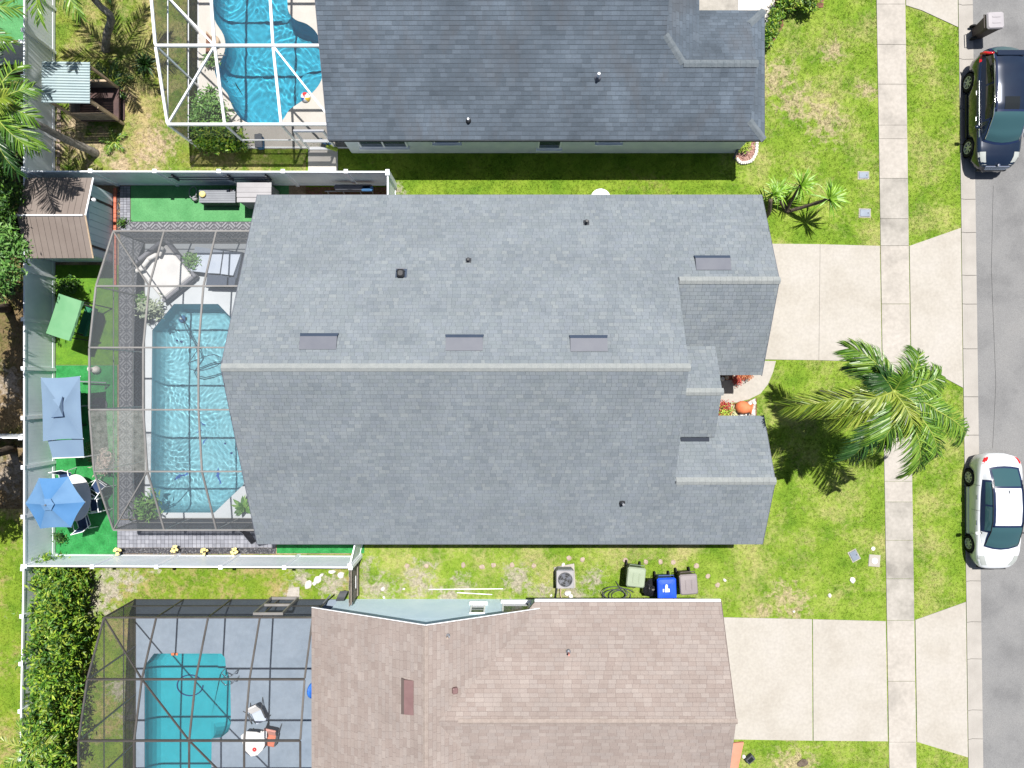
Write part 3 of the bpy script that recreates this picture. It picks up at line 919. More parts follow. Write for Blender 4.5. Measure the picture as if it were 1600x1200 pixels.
# =================================================================== HOUSES
def shingle_plane(parent, poly, m_deck, m_sh, seed, course=.145, tabs=(.13,.30), thick=.13, joint=.007):
    """one slope: a deck slab plus overlapping shingle tabs laid in courses; poly[0]->poly[1] is the eave"""
    poly = [Vector(p) for p in poly]
    mb = MB(); mb.prism3([p-Vector((0,0,.004)) for p in poly], -thick)
    deck = mb.build('roof_slope', M[m_deck], parent)
    u = (poly[1]-poly[0]).normalized()
    nrm = None
    for i in range(2, len(poly)):
        c = u.cross(poly[i]-poly[0])
        if c.length > .05: nrm = c.normalized(); break
    if nrm.z < 0: nrm = -nrm
    v = nrm.cross(u)
    if v.z < 0: v = -v
    O = poly[0]
    P2 = [((p-O).dot(u), (p-O).dot(v)) for p in poly]
    r = np.random.default_rng(seed)
    vmax = max(p[1] for p in P2)
    def span(t):
        xs = []
        n = len(P2)
        for i in range(n):
            (x0,y0),(x1,y1) = P2[i], P2[(i+1)%n]
            if (y0 > t) != (y1 > t): xs.append(x0+(x1-x0)*(t-y0)/(y1-y0))
        return (min(xs), max(xs)) if len(xs) >= 2 else None
    V=[];F=[];S_=[]
    un, vn, nn, On = (np.array(k) for k in (u, v, nrm, O))
    k = 0; vv = 0.0
    while vv < vmax-.01:
        vt = min(vv+course, vmax)
        a, b = span(vv+.002), span(vt-.002)
        if a and b:
            if abs(a[0]-b[0]) > .6: a = b = (max(a[0],b[0]), a[1] if abs(a[1]-b[1])<.6 else min(a[1],b[1]))
            if abs(a[1]-b[1]) > .6: a = (a[0], min(a[1],b[1])); b = (b[0], min(a[1],b[1]))
            lo, hi = min(a[0],b[0]), max(a[1],b[1])
            x = lo - r.uniform(0, tabs[1])
            while x < hi:
                w = r.uniform(*tabs)
                x0, x1 = x+.003, x+w-.003
                x += w
                def cl(t, s): return min(max(t, s[0]), s[1])
                b0,b1,t0,t1 = cl(x0,a),cl(x1,a),cl(x0,b),cl(x1,b)
                if b1-b0 < .01 and t1-t0 < .01: continue
                th = r.uniform(.0035,.009)
                o = len(V)
                q = [(b0,vv,th),(b1,vv,th),(t1,vt-joint,.0006),(t0,vt-joint,.0006),(b0,vv,-.0015),(b1,vv,-.0015)]
                V += [On+un*p[0]+vn*p[1]+nn*p[2] for p in q]
                F += [o,o+1,o+2,o+3,o+4,o+5,o+1,o]; S_ += [4,4]
        vv += course; k += 1
    np_mesh('shingles', np.array(V), F, S_, M[m_sh], deck, 'stuff')
    return deck

def cap_mesh(mkey, slope, hw=.135, ln=.26):
    mb = MB()
    dz = hw*slope
    for (x0,z0),(x1,z1) in (((0,.030),(ln,.018)),):
        mb.add([(x0,-hw,z0-dz),(x0,-.02,z0),(x0,.02,z0),(x0,hw,z0-dz),(x1,-hw,z1-dz),(x1,-.02,z1),(x1,.02,z1),(x1,hw,z1-dz),
                (x0,-hw,z0-dz-.02),(x0,-.02,z0-.02),(x0,.02,z0-.02),(x0,hw,z0-dz-.02)],
               [(0,1,5,4),(1,2,6,5),(2,3,7,6),(0,8,9,1),(1,9,10,2),(2,10,11,3)])
    return mb.mesh('ridge_cap', M[mkey], fix=False)
def ridge(parent, p, q, me, step=.20):
    p, q = Vector(p), Vector(q)
    d = (q-p); L = d.length; d.normalize()
    y = Vector((0,0,1)).cross(d).normalized(); z = d.cross(y)
    n = int(L/step)
    for i in range(n):
        o = p + d*(i*L/n)
        Mx = Matrix((( d.x,y.x,z.x,o.x),(d.y,y.y,z.y,o.y),(d.z,y.z,z.z,o.z),(0,0,0,1)))
        inst('ridge_cap', me, parent, Mx)

def wall_part(parent, poly, z0, z1, mkey, name='wall'):
    mb = MB(); mb.prism(poly, z0, z1); return mb.build(name, M[mkey], parent)

def box_vent(parent, c, slope_dir, w=1.25, d=.46, h=.10, slope=.5, top='vent_metal', op='vent_dark'):
    """off-ridge slot vent; slope_dir = unit XY vector pointing down the slope"""
    c = Vector(c); dn = Vector((slope_dir[0], slope_dir[1], -slope)).normalized()
    n = Vector((slope_dir[0]*slope, slope_dir[1]*slope, 1)).normalized()
    s = dn.cross(n).normalized()
    mb = MB()
    a = c - dn*d/2 + n*.01; b = c + dn*d/2 + n*.01
    vs = [a-s*w/2, a+s*w/2, b+s*w/2, b-s*w/2, a-s*w/2+n*.015, a+s*w/2+n*.015, b+s*w/2+n*h, b-s*w/2+n*h]
    mb.add(vs, [(0,1,2,3),(4,5,6,7),(0,4,7,3),(1,5,6,2),(0,1,5,4)])
    o = mb.build('roof_box', M[top], parent)
    mb = MB()
    e = b + dn*.003
    f = b + dn*.15
    mb.add([e-s*(w/2+.0), e+s*(w/2), e+s*(w/2)+n*h, e-s*(w/2)+n*h, f-s*(w/2+.03), f+s*(w/2+.03), f+s*(w/2+.03)+n*h*.5, f-s*(w/2+.03)+n*h*.5],
           [(0,1,2,3),(4,5,6,7),(3,2,6,7),(0,4,7,3),(1,5,6,2)])
    mb.build('vent_opening', M[op], o)
    return o
def pipe_vent(parent, c, r=.05, h=.35, m='dark', boot='mid_grey', flash=.2, slope=(0,.5)):
    c = Vector(c)
    mb = MB(); mb.tube([c-Vector((0,0,.1)), c+Vector((0,0,h))], r, 10)
    o = mb.build('vent_pipe', M[m], parent)
    n = Vector((slope[0], slope[1], 1)).normalized()
    rot = Vector((0,0,1)).rotation_difference(n).to_matrix().to_4x4()
    mb = MB(); mb.lathe([(r*2.6,.012),(r*2.4,.03),(r*1.3,.12),(r*1.02,.14)], 14, c, rot)
    mb.build('pipe_boot', M[boot], o)
    mb = MB(); 
    qs = [rot @ Vector(p) for p in [(-flash/2,-flash/2,.02),(flash/2,-flash/2,.02),(flash/2,flash/2,.02),(-flash/2,flash/2,.02)]]
    mb.prism3([c+q for q in qs], -.012); mb.build('flashing', M[boot], o)
    return o

def window(parent, x0, x1, z0, z1, y, face=1, split=0, m='white'):
    """window in a wall lying in plane y, facing +y (face=1) or -y"""
    f = face
    mb = MB(); t = .06
    for (a,b,c,d) in ((x0-t,x1+t,z1,z1+t),(x0-t,x1+t,z0-t,z0),(x0-t,x0,z0,z1),(x1,x1+t,z0,z1)):
        mb.box(a,b,min(y-.02*f,y+.05*f),max(y-.02*f,y+.05*f),c,d)
    for k in range(split):
        xm = x0+(x1-x0)*(k+1)/(split+1)
        mb.box(xm-.03,xm+.03,min(y-.02*f,y+.045*f),max(y-.02*f,y+.045*f),z0,z1)
    w = mb.build('window', M[m], parent)
    mb = MB(); mb.box(x0,x1,min(y+.004*f,y+.012*f),max(y+.004*f,y+.012*f),z0,z1); mb.build('pane', M['glass_win'], w)
    mb = MB(); mb.box(x0-.12,x1+.12,min(y+.002*f,y+.13*f),max(y+.002*f,y+.13*f),z0-.14,z0-.062); mb.build('sill', M[m], w)
    return w
M['dark_strip'] = mat('dark_strip', [(.012,.018,.03)], rough=.7)
M['glass_win'] = glass_mat('window_glass', (.05,.07,.09), .06)

EV = 2.60
# ------------------------------------------------------------- main house
house = thing('house', 'large house with blue grey shingle roof, pool cage behind and driveway in front', 'house', (0,.5,0))
XL, XR = -9.66, 9.47
yN, yS, yR = 7.16, -6.06, .75
k1 = .499
def zn(y): return EV+(yN-y)*k1
def zs(y): return EV+(y-yS)*k1
zR = zn(yR)
yG = 3.68; zG = zn(yG)      # garage ridge
yW = -3.51; zW = zs(yW)     # south wing ridge
xM = 5.88
yR2 = yS+(zR-EV)/k1
yr = (yR+yR2)/2
zR = EV+(yN-yr)*k1; k2 = (zR-EV)/(yr-yS)
def zs(y): return EV+(y-yS)*k2
zW = zs(yW)
sm, sd = 'shingle_main', 'deck_dark'
shingle_plane(house, [(XL,yN,EV),(XR,yN,EV),(XR,yG,zG),(xM,yG,zG),(xM,yr,zR),(XL,yr,zR)], sd, sm, 1)
shingle_plane(house, [(XL,yS,EV),(9.5,yS,EV),(9.5,yW,zW),(xM,yW,zW),(xM,yr,zR),(XL,yr,zR)], sd, sm, 2)
yGe = .34
shingle_plane(house, [(5.6,yGe,EV),(XR,yGe,EV),(XR,yG,zG),(5.6,yG,zG)], sd, sm, 3)
yWe = -1.2; 
shingle_plane(house, [(5.6,yWe,zW-(yWe-yW)*k1),(9.5,yWe,zW-(yWe-yW)*k1),(9.5,yW,zW),(5.6,yW,zW)], sd, sm, 4)
# porch gable
ye, ze_, zr_ = -.28, 3.18, 4.02
hw = 1.68
shingle_plane(house, [(5.6,ye+hw,ze_),(7.55,ye+hw,ze_),(7.55,ye,zr_),(5.6,ye,zr_)], sd, sm, 5)
shingle_plane(house, [(5.6,ye-hw,ze_),(7.53,ye-hw,ze_),(7.53,ye,zr_),(5.6,ye,zr_)], sd, sm, 6)
cm = cap_mesh('cap_main', .5)
ridge(house, (XL,yr,zR), (xM,yr,zR), cm)
ridge(house, (xM+.05,yG,zG), (XR,yG,zG), cm)
ridge(house, (xM+.05,yW,zW), (9.5,yW,zW), cm)
ridge(house, (xM+.05,ye,zr_), (7.55,ye,zr_), cm)
# walls
wall_part(house, [(-9.35,-5.72),(9.15,-5.72),(9.15,-1.5),(6.6,-1.5),(6.6,.62),(9.15,.62),(9.15,6.84),(-9.35,6.84)], -.1, 2.44, 'stucco_grey')
def gable_wall(parent, x0, x1, y0, y1, yr_, z0, zp, mkey):
    mb = MB(); mb.add([(x0,y0,z0),(x0,y1,z0),(x0,yr_,zp),(x1,y0,z0),(x1,y1,z0),(x1,yr_,zp)], [(0,1,2),(5,4,3),(0,3,4,1),(1,4,5,2),(2,5,3,0)])
    mb.build('gable_wall', M[mkey], parent)
gable_wall(house, -9.35,-9.2,-5.72,6.84,yr,2.445,zR-.24,'stucco_grey')
gable_wall(house, 5.62,5.77,-3.3,3.5,yr,3.4,zR-.24,'stucco_grey')
gable_wall(house, 9.0,9.15,.66,6.7,yG,2.445,zG-.22,'stucco_grey')
gable_wall(house, 9.0,9.15,-5.7,-1.45,yW,2.445,zW-.22,'stucco_grey')
gable_wall(house, 7.2,7.3,ye-hw+.15,ye+hw-.15,ye,ze_-.02,zr_-.22,'stucco_grey')
for yy in (ye-hw+.2, ye+hw-.2):
    mb = MB(); mb.box(7.08,7.30,yy-.11,yy+.11,-.05,ze_-.03); mb.build('porch_column', M['stucco_grey'], house)
# fascia boards
def fascia(parent, p, q, m='vent_metal', h=.15, out=(0,0)):
    p, q = Vector(p), Vector(q); o = Vector((out[0],out[1],0))*.018
    mb = MB(); mb.beam(p+o-Vector((0,0,h/2+.02)), q+o-Vector((0,0,h/2+.02)), .022, h); mb.build('fascia', M[m], parent)
fascia(house, (XL,yN,EV),(XR,yN,EV),out=(0,1)); fascia(house,(XL,yS,EV),(9.5,yS,EV),out=(0,-1))
fascia(house,(XL,yN,EV),(XL,yr,zR),out=(-1,0)); fascia(house,(XL,yS,EV),(XL,yr,zR),out=(-1,0))
fascia(house,(XR,yN,EV),(XR,yG,zG),out=(1,0)); fascia(house,(XR,yGe,EV),(XR,yG,zG),out=(1,0))
fascia(house,(9.5,yS,EV),(9.5,yW,zW),out=(1,0)); fascia(house,(9.5,yWe,zW-(yWe-yW)*k1),(9.5,yW,zW),out=(1,0))
fascia(house,(xM,yGe-1,EV+(yGe-1-yS)*0+2.5),(xM,yGe-1.01,2.5))
# roof fittings
def roof_pt(px, py, zf):
    z = 4.0
    for _ in range(12):
        p = P(px, py, z); z = zf(p.y)
    return P(px, py, z)
for px, py in ((497.5,537),(725.5,539),(920,540),(1114,414)):
    box_vent(house, roof_pt(px,py,zn), (0,1), slope=k1)
mb = MB(); mb.cushion((P(1085,682,3.1).x, -2.06, 3.135), 1.06, .15, .13, 0, 0, 0, .01); mb.build('roof_box', M['dark_strip'], house)  # low near-black box along the south edge of the porch roof
c = roof_pt(916,348,zn); pipe_vent(house, c, .045, .30, 'dark', 'dark_grey', .22)
c = roof_pt(732,407,zn); pipe_vent(house, c, .04, .22, 'dark', 'dark_grey', .2)
c = roof_pt(972,786,zs); pipe_vent(house, c, .045, .35, 'mid_grey', 'dark', .2, (0,-.5))
# gooseneck exhaust
c = roof_pt(627,427,zn)
mb = MB(); mb.obox(c+Vector((0,0,.02)), .40,.36,.02,0,-math.atan(.5)); o = mb.build('exhaust_vent', M['vent_dark'], house)
mb = MB(); mb.cushion(c+Vector((0,-.02,.14)), .27,.28,.22,0,0,0,.05); mb.build('hood', M['dark'], o)
mb = MB(); mb.obox(c+Vector((0,.135,.20)), .33,.03,.05); mb.build('hood_lip', M['vent_metal'], o)

# ------------------------------------------------------------- north house
hn = thing('house', 'house with dark slate blue roof, stucco side wall with windows, freeform pool', 'house', (1.3,13,0))
kN = .40
ySn = 9.27
def zN(y): return EV+kN*(y-ySn)
nm = 'shingle_north'
xl, xr = -6.97, 9.57
yRn = 14.6; zRn = zN(yRn)
yw = 11.72; zw = zN(yw)                    # front wing ridge
xg = 8.96; zg = EV+kN*(xr-xg)              # foot of the little front gable
xm = 5.56
zm = zw + .34
ym = ySn+(zm-EV)/kN
ymh = 6.27
shingle_plane(hn, [(xl,ySn,EV),(xr,ySn,EV),(xg,ySn+(zg-EV)/kN,zg),(xg,yw,zw),(ymh,yw,zw),(xm,ym,zm),(xm,yRn,zRn),(xl,yRn,zRn)], 'deck_dark', nm, 11, .155, (.24,.36), joint=.013)
shingle_plane(hn, [(xl,yRn+5.33,EV),(xm,yRn+5.33,EV),(xm,yRn,zRn),(xl,yRn,zRn)], 'deck_dark', nm, 12, .155, (.24,.36), joint=.013)
# front wing, north slope and the skirt under its gable
yne = yw+(zw-EV)/kN
shingle_plane(hn, [(xm,yne,EV),(xr,yne,EV),(xg,yne-(zg-EV)/kN,zg),(xg,yw,zw),(xm,yw,zw)][0:1]+[(xr,yne,EV),(xg,yne-(zg-EV)/kN,zg),(xg,yw,zw),(xm,yw,zw)], 'deck_dark', nm, 13, .155, (.24,.36), joint=.013)
shingle_plane(hn, [(xr,ySn,EV),(xr,yne,EV),(xg,yne-(zg-EV)/kN,zg),(xg,ySn+(zg-EV)/kN,zg)], 'deck_dark', nm, 14, .155, (.24,.36), joint=.013)
# east skirt of the main roof, above the porch
xe = 6.92; zeast = zm - (xe-xm)*(zm-zw)/(ymh-xm)
shingle_plane(hn, [(xe,yw+.01,zeast),(xe,19,zeast),(xm,19,zm),(xm,ym,zm),(ymh,yw,zw)][0:2]+[(xm,19,zm),(xm,ym,zm),(ymh,yw,zw)], 'deck_dark', nm, 15, .155, (.24,.36), joint=.013)
cn = cap_mesh('cap_north', .4)
ridge(hn, (xl,yRn,zRn),(xm,yRn,zRn),cn)
ridge(hn, (ymh,yw,zw),(xg,yw,zw),cn)
ridge(hn, (ymh,yw,zw),(xm,ym,zm),cn)
ridge(hn, (xr,ySn,EV),(xg,ySn+(zg-EV)/kN,zg),cn)
ridge(hn, (xr,yne,EV),(xg,yne-(zg-EV)/kN,zg),cn)
WN = 9.62
wall_part(hn, [(-6.67,WN),(9.33,WN),(9.33,13.9),(6.75,13.9),(6.75,19.6),(-6.67,19.6)], -.1, 2.44, 'stucco_grey')
gable_wall(hn, -6.67,-6.5,WN+.05,19.5,yRn,2.445,zRn-.2,'stucco_grey')
gable_wall(hn, xg-.16,xg-.03,ySn+.95,yne-.95,yw,zg-.1,zw-.14,'stucco_grey')
gable_wall(hn, xm-.2,xm-.03,ym+.2,19,15.6,zm-.1,zRn-.2,'stucco_grey')
fascia(hn,(xl,ySn,EV),(xr,ySn,EV),out=(0,-1),m='deck_dark'); fascia(hn,(xl,ySn,EV),(xl,yRn,zRn),out=(-1,0)); fascia(hn,(xr,ySn,EV),(xr,yne,EV),out=(1,0),m='deck_dark')
def zwall(py, y): return CAM_H - FOC*abs(y)/abs(600-py)
def wx(px, z): return (px-800)/SC(z)
for (a,b,c_,d,sp) in ((562,633,217,228,1),(678,715,208,221.5,0),(843,875,217,230,0),(937,972,208,221,0)):
    z1_, z0_ = zwall(c_, WN), zwall(d, WN)
    window(hn, wx(a,(z0_+z1_)/2), wx(b,(z0_+z1_)/2), z0_, min(z1_, 2.3), WN, -1, sp)
# faucet standing on the wall foot
mb = MB(); mb.tube([P(828,238,.05)+Vector((0,0,0)), P(828,238,.05)+Vector((0,-.12,.35))], .02, 8); mb.build('hose_bib', M['white'], hn)
c = roof_pt(934,122,zN); pipe_vent(hn, c, .05, .38, 'white', 'vent_metal', .16, (0,-.4))
c = roof_pt(732,189,zN); pipe_vent(hn, c, .04, .22, 'white', 'dark', .12, (0,-.4))

# ------------------------------------------------------------- south house
hs = thing('house', 'brown shingle roofed house with pale blue gable wall', 'house', (0,-13,0))
bm_ = 'shingle_brown'
xsl, xsr, xr_ = -7.6, 1.30, -3.04
zSr = 4.55
yTop = -8.50
shingle_plane(hs, [(xsl,-26,EV),(xsl,yTop,EV),(xr_,yTop,zSr),(xr_,-26,zSr)], 'deck_brown', bm_, 21, .15, (.26,.36))
shingle_plane(hs, [(xsr,-26,EV),(xsr,yTop,EV),(xr_,yTop,zSr),(xr_,-26,zSr)], 'deck_brown', bm_, 22, .15, (.26,.36))
yWn = -8.28; xWe = 7.93; yWr = -11.95; zWr = 4.38
shingle_plane(hs, [(.86,yWn,EV),(xWe,yWn,EV),(xWe,yWr,zWr),(-2.6,yWr,zWr),(-2.6,yWr+.02,zWr-.009)], 'deck_brown', bm_, 23, .15, (.26,.36))
shingle_plane(hs, [(-2.6,yWr-5.3,EV),(xWe,yWr-5.3,EV),(xWe,yWr,zWr),(-2.6,yWr,zWr)], 'deck_brown', bm_, 24, .15, (.26,.36))
cb = cap_mesh('cap_brown', .45, .095)
ridge(hs, (xr_,yTop,zSr),(xr_,-18,zSr),cb)
ridge(hs, (-1.9,yWr,zWr),(xWe,yWr,zWr),cb)
WS = -8.96
wall_part(hs, [(-7.2,-22),(7.6,-22),(7.6,-8.94),(1.02,-8.94),(1.02,WS),(-7.2,WS)], -.1, 2.44, 'stucco_blue')
gable_wall(hs, 0,0,0,0,0,0,0,'stucco_blue') if False else None
mb = MB(); mb.add([(-7.2,WS,2.445),(1.0,WS,2.445),(xr_,WS,zSr-.26),(-7.2,WS-.15,2.445),(1.0,WS-.15,2.445),(xr_,WS-.15,zSr-.26)],[(0,1,2),(5,4,3),(0,3,4,1),(1,4,5,2),(2,5,3,0)]); mb.build('gable_wall', M['stucco_blue'], hs)
fascia(hs,(xsl,yTop,EV),(xr_,yTop,zSr),m='white',h=.05,out=(0,1)); fascia(hs,(xsr,yTop,EV),(xr_,yTop,zSr),m='white',h=.05,out=(0,1))
fascia(hs,(xWe,yWn,EV),(xWe,yWr,zWr),m='deck_brown',out=(1,0))
# gutter on the wing eave with joints
gx = [ .86, 3.9, 5.0, 6.15, 7.93]
for a,b in zip(gx[:-1],gx[1:]):
    mb = MB(); mb.box(a+.006,b-.006,yWn+.012,yWn+.10,EV-.13,EV-.02); mb.build('gutter_length', M['white'], hs)
mb = MB(); mb.tube([(6.7,yWn+.06,EV-.13),(6.72,-8.5,2.3),(6.72,-8.85,2.1),(6.72,-8.86,.1)], .045, 8); mb.build('downspout', M['white'], hs)
for (a,b,c_,d) in ((737,756,946,958.5),(787,826,943.5,958)):
    z0_, z1_ = zwall(c_, WS), zwall(d, WS)
    window(hs, wx(a,(z0_+z1_)/2), wx(b,(z0_+z1_)/2), z0_, z1_, WS, 1, 0)
# roof fittings of the brown roof
def zl(x): return EV+(x-xsl)*(zSr-EV)/(xr_-xsl)
def zrr(x): return EV+(xsr-x)*(zSr-EV)/(xsr-xr_)
def roof_ptx(px, py, zf):
    z = 4.0
    for _ in range(12):
        p = P(px, py, z); z = zf(p.x)
    return P(px, py, z)
c = roof_ptx(640,1089,zl); box_vent(hs, c, (-1,0), w=1.22, d=.34, h=.09, slope=.43, top='vent_brown', op='deck_brown')
c = roof_ptx(711,1078,zrr)
mb = MB(); mb.cushion(c+Vector((0,0,.05)), .20,.22,.16,0,0,.4,.03); mb.build('exhaust_vent', M['vent_brown'], hs)
def zsw(y): return EV+(yWn-y)*(zWr-EV)/(yWn-yWr)
c = roof_pt(888,1018,zsw); pipe_vent(hs, c, .035, .35, 'brick_pink', 'mid_grey', .1, (0,.49))
c = roof_ptx(700,993,zrr); pipe_vent(hs, c, .03, .25, 'stone_pink', 'mid_grey', .1, (.43,0))
M['salmon'] = mat('salmon_paint', [(.42,.17,.11),(.48,.205,.14)], rough=.8)
# terracotta strip of wall paint beside the driveway foot (front planter wall)
mb = MB(); mb.prism([XY(1140,1160),XY(1161,1158),XY(1152,1200),XY(1140,1300),XY(1128,1300)], -.05, .10); tag(mb.build('planter_kerb', M['salmon']), 'terracotta coloured low kerb at the front corner of the brown roofed house', 'kerb')

# =================================================================== POOL CAGES
def cage(label, xs, prof, xend, frame, m_roof, m_wall, w, braces=(), loc=None, group=None, wall_frame=None, dusty=False, end_purlin=False, close_n=True, close_s=True):
    xL = xs[0]
    root = thing('pool_cage', label, 'screen enclosure', loc)
    fr = M[frame]; wf = M[wall_frame or frame]
    allx = list(xs)+[xend]
    h = w*1.0
    (yN_,zN_), (yS_,zS_) = prof[0], prof[-1]
    for y, z in prof:
        mb = MB(); mb.beam((xL,y,z),(xend,y,z), w, h*1.5); mb.build('beam', fr, root)
    for x in (list(xs)+[xend] if end_purlin else xs):
        for (ya,za),(yb,zb) in zip(prof[:-1], prof[1:]):
            a = Vector((x,ya,za)); b = Vector((x,yb,zb)); d = (b-a).normalized()*w*.5
            mb = MB(); mb.beam(a+d,b-d, w*.8, h*1.1, Vector((1,0,0))); mb.build('purlin', fr, root)
    for y, z in prof:
        mb = MB(); mb.beam((xL,y,.0),(xL,y,z-h*.76), w*.85, w*.85, Vector((1,0,0))); mb.build('post', wf, root)
    for yy, zz, on in ((yN_,zN_,close_n),(yS_,zS_,close_s)):
        if not on: continue
        for x in allx[1:]:
            mb = MB(); mb.beam((x,yy,0),(x,yy,zz-h*.76), w*.8, w*.8, Vector((1,0,0))); mb.build('post', wf, root)
        mb = MB(); mb.beam((xL+w*.45,yy,.9),(xend,yy,.9), w*.5, w*.6); mb.build('rail', wf, root)
        mb = MB(); mb.beam((xL+w*.45,yy,.03),(xend,yy,.03), w*.5, .05); mb.build('rail', wf, root)
    for (ya,za),(yb,zb) in zip(prof[:-1], prof[1:]):
        for z in (.03,.9,min(zN_,zS_)):
            if z > 1.5 and abs(za-z) < .2 : pass
            mb = MB(); mb.beam((xL,ya-w*.45,z),(xL,yb+w*.45,z), w*.5, w*.6, Vector((0,0,1))); mb.build('rail', wf, root)
    for (x0,i0,x1,i1) in braces:
        a = Vector((x0,prof[i0][0],prof[i0][1])); b = Vector((x1,prof[i1][0],prof[i1][1])); d=(b-a).normalized()*w*.8
        mb = MB(); mb.beam(a+d,b-d,w*.75,h); mb.build('brace', fr, root)
    # mesh panels
    for (ya,za),(yb,zb) in zip(prof[:-1], prof[1:]):
        for xa,xb in zip(allx[:-1],allx[1:]):
            mb = MB(); mb.add([(xa,ya,za),(xb,ya,za),(xb,yb,zb),(xa,yb,zb)],[(0,1,2,3)]); mb.build('screen_panel', M['mesh_dusty' if (dusty and abs(ya+.93)<.05 and xa==xL) else m_roof], root)
        mb = MB(); mb.add([(xL,ya,.03),(xL,ya,za),(xL,yb,zb),(xL,yb,.03)],[(0,1,2,3)]); mb.build('screen_panel', M['mesh_dusty' if (dusty and abs(ya+.93)<.05) else m_wall], root)
    for yy, zz, on in ((yN_,zN_,close_n),(yS_,zS_,close_s)):
        if not on: continue
        for xa,xb in zip(allx[:-1],allx[1:]):
            mb = MB(); mb.add([(xa,yy,.03),(xb,yy,.03),(xb,yy,zz),(xa,yy,zz)],[(0,1,2,3)]); mb.build('screen_panel', M[m_wall], root)
    return root

prof_m = [(5.87,2.28),(3.60,3.40),(1.32,3.80),(-.93,3.80),(-3.2,3.52),(-5.6,2.28)]
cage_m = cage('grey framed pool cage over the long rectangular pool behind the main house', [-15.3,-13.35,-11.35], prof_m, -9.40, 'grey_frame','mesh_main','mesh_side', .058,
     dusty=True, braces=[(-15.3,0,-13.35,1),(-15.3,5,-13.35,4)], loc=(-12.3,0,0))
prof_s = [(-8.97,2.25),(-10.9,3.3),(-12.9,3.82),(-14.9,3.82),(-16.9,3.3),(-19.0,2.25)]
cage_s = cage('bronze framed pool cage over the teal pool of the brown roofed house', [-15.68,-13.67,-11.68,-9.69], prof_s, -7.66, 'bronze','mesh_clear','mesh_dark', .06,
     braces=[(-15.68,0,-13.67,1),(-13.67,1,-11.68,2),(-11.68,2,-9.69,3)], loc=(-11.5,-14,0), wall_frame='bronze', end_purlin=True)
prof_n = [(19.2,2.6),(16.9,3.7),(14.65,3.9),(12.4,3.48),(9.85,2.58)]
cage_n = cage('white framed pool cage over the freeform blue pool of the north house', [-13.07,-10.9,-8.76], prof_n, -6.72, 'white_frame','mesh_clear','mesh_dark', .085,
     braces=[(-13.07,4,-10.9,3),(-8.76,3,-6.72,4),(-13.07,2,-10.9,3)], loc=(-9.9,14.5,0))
# screen doors
def cage_door(root, x0, x1, y, zt, frame, w=.06):
    mb = MB()
    for x in (x0, x1): mb.box(x-w/2,x+w/2,y-.05,y+.05,0,zt)
    mb.box(x0+w/2,x1-w/2,y-.05,y+.05,zt-w,zt); mb.box(x0+w/2,x1-w/2,y-.05,y+.05,.92,.92+w); mb.box(x0+w/2,x1-w/2,y-.05,y+.05,.02,.10)
    d = mb.build('door', M[frame], root)
    mb = MB(); mb.box(x1-.12,x1-.08,y-.10,y-.051,1.0,1.12); mb.build('handle', M['white'], d)
cage_door(cage_n, P(484,240).x, P(526,240).x, 9.79, 2.1, 'white_frame')
cage_door(cage_s, -10.0, -8.9, -8.90, 2.05, 'grey_frame')
cage_door(cage_m, -10.4, -9.5, -5.66, 2.05, 'bronze')
# concrete steps outside the north cage door
mb = MB(); mb.box(P(482,240).x, P(528,240).x, P(0,272).y, 9.78, -.05, .045); struct(mb.build('door_pad', M['pool_deck_cream']))

# =================================================================== FENCES
def fence(label, pts, start_off=None, spacing=2.45, h=1.83, posts=None):
    a = Vector((*pts[0],0)); b = Vector((*pts[1],0)); d = (b-a); L = d.length; d.normalize(); s = Vector((-d.y,d.x,0))
    root = thing('vinyl_fence', label, 'fence', tuple((a+b)/2))
    ts = posts if posts else list(np.linspace(0, L, max(2,int(round(L/spacing))+1)))
    for t in ts:
        c = a+d*t
        mb = MB(); rz = math.atan2(d.y,d.x)
        mb.obox((c.x,c.y,(h+.06)/2-.02),.127,.127,h+.06+.04,rz)
        po = mb.build('post', M['vinyl_rail'], root)
        mb = MB(); q=.155/2
        vs=[Vector((-q,-q,0)),Vector((q,-q,0)),Vector((q,q,0)),Vector((-q,q,0)),Vector((-q,-q,.025)),Vector((q,-q,.025)),Vector((q,q,.025)),Vector((-q,q,.025)),Vector((0,0,.07))]
        Rz=Matrix.Rotation(rz,3,'Z'); vs=[Rz@v+Vector((c.x,c.y,h+.062)) for v in vs]
        mb.add(vs,[(0,1,2,3),(0,1,5,4),(1,2,6,5),(2,3,7,6),(3,0,4,7),(4,5,8),(5,6,8),(6,7,8),(7,4,8)]); mb.build('post_cap', M['vinyl_rail'], po)
    bd = MB()
    for t0,t1 in zip(ts[:-1],ts[1:]):
        p=a+d*(t0+.068); q=a+d*(t1-.068)
        for z,hh in ((h-.03,.10),(.10,.15)):
            mb=MB(); mb.beam(p+Vector((0,0,z)),q+Vector((0,0,z)),.05,hh); mb.build('rail',M['vinyl_rail'],root)
        n=max(1,int(round((t1-t0-.14)/.152))); wv=(t1-t0-.14)/n
        for k in range(n):
            c=p+d*(k+.5)*wv
            bd.obox((c.x,c.y,(h-.085+.18)/2), wv-.008, .022, h-.085-.18, math.atan2(d.y,d.x))
        # thin backing web of the tongue and groove joint
        m_=(p+q)/2; bd.obox((m_.x,m_.y,(h-.085+.18)/2),(q-p).length-.01,.010,h-.09-.18,math.atan2(d.y,d.x))
    o=bd.build('boards',M['vinyl'],root); o['kind']='stuff'
    return root
def fpx(px,py): return XY(px,py,1.83)
ys_n=8.30; ys_s=-7.10; xw=-19.04
fence('tall white vinyl fence between the artificial turf strip and the playhouse yard', [(xw+.07,ys_n),(-4.85,ys_n-.02)], posts=[.1,2.55,5.05,7.55,10.05,12.5,14.12])
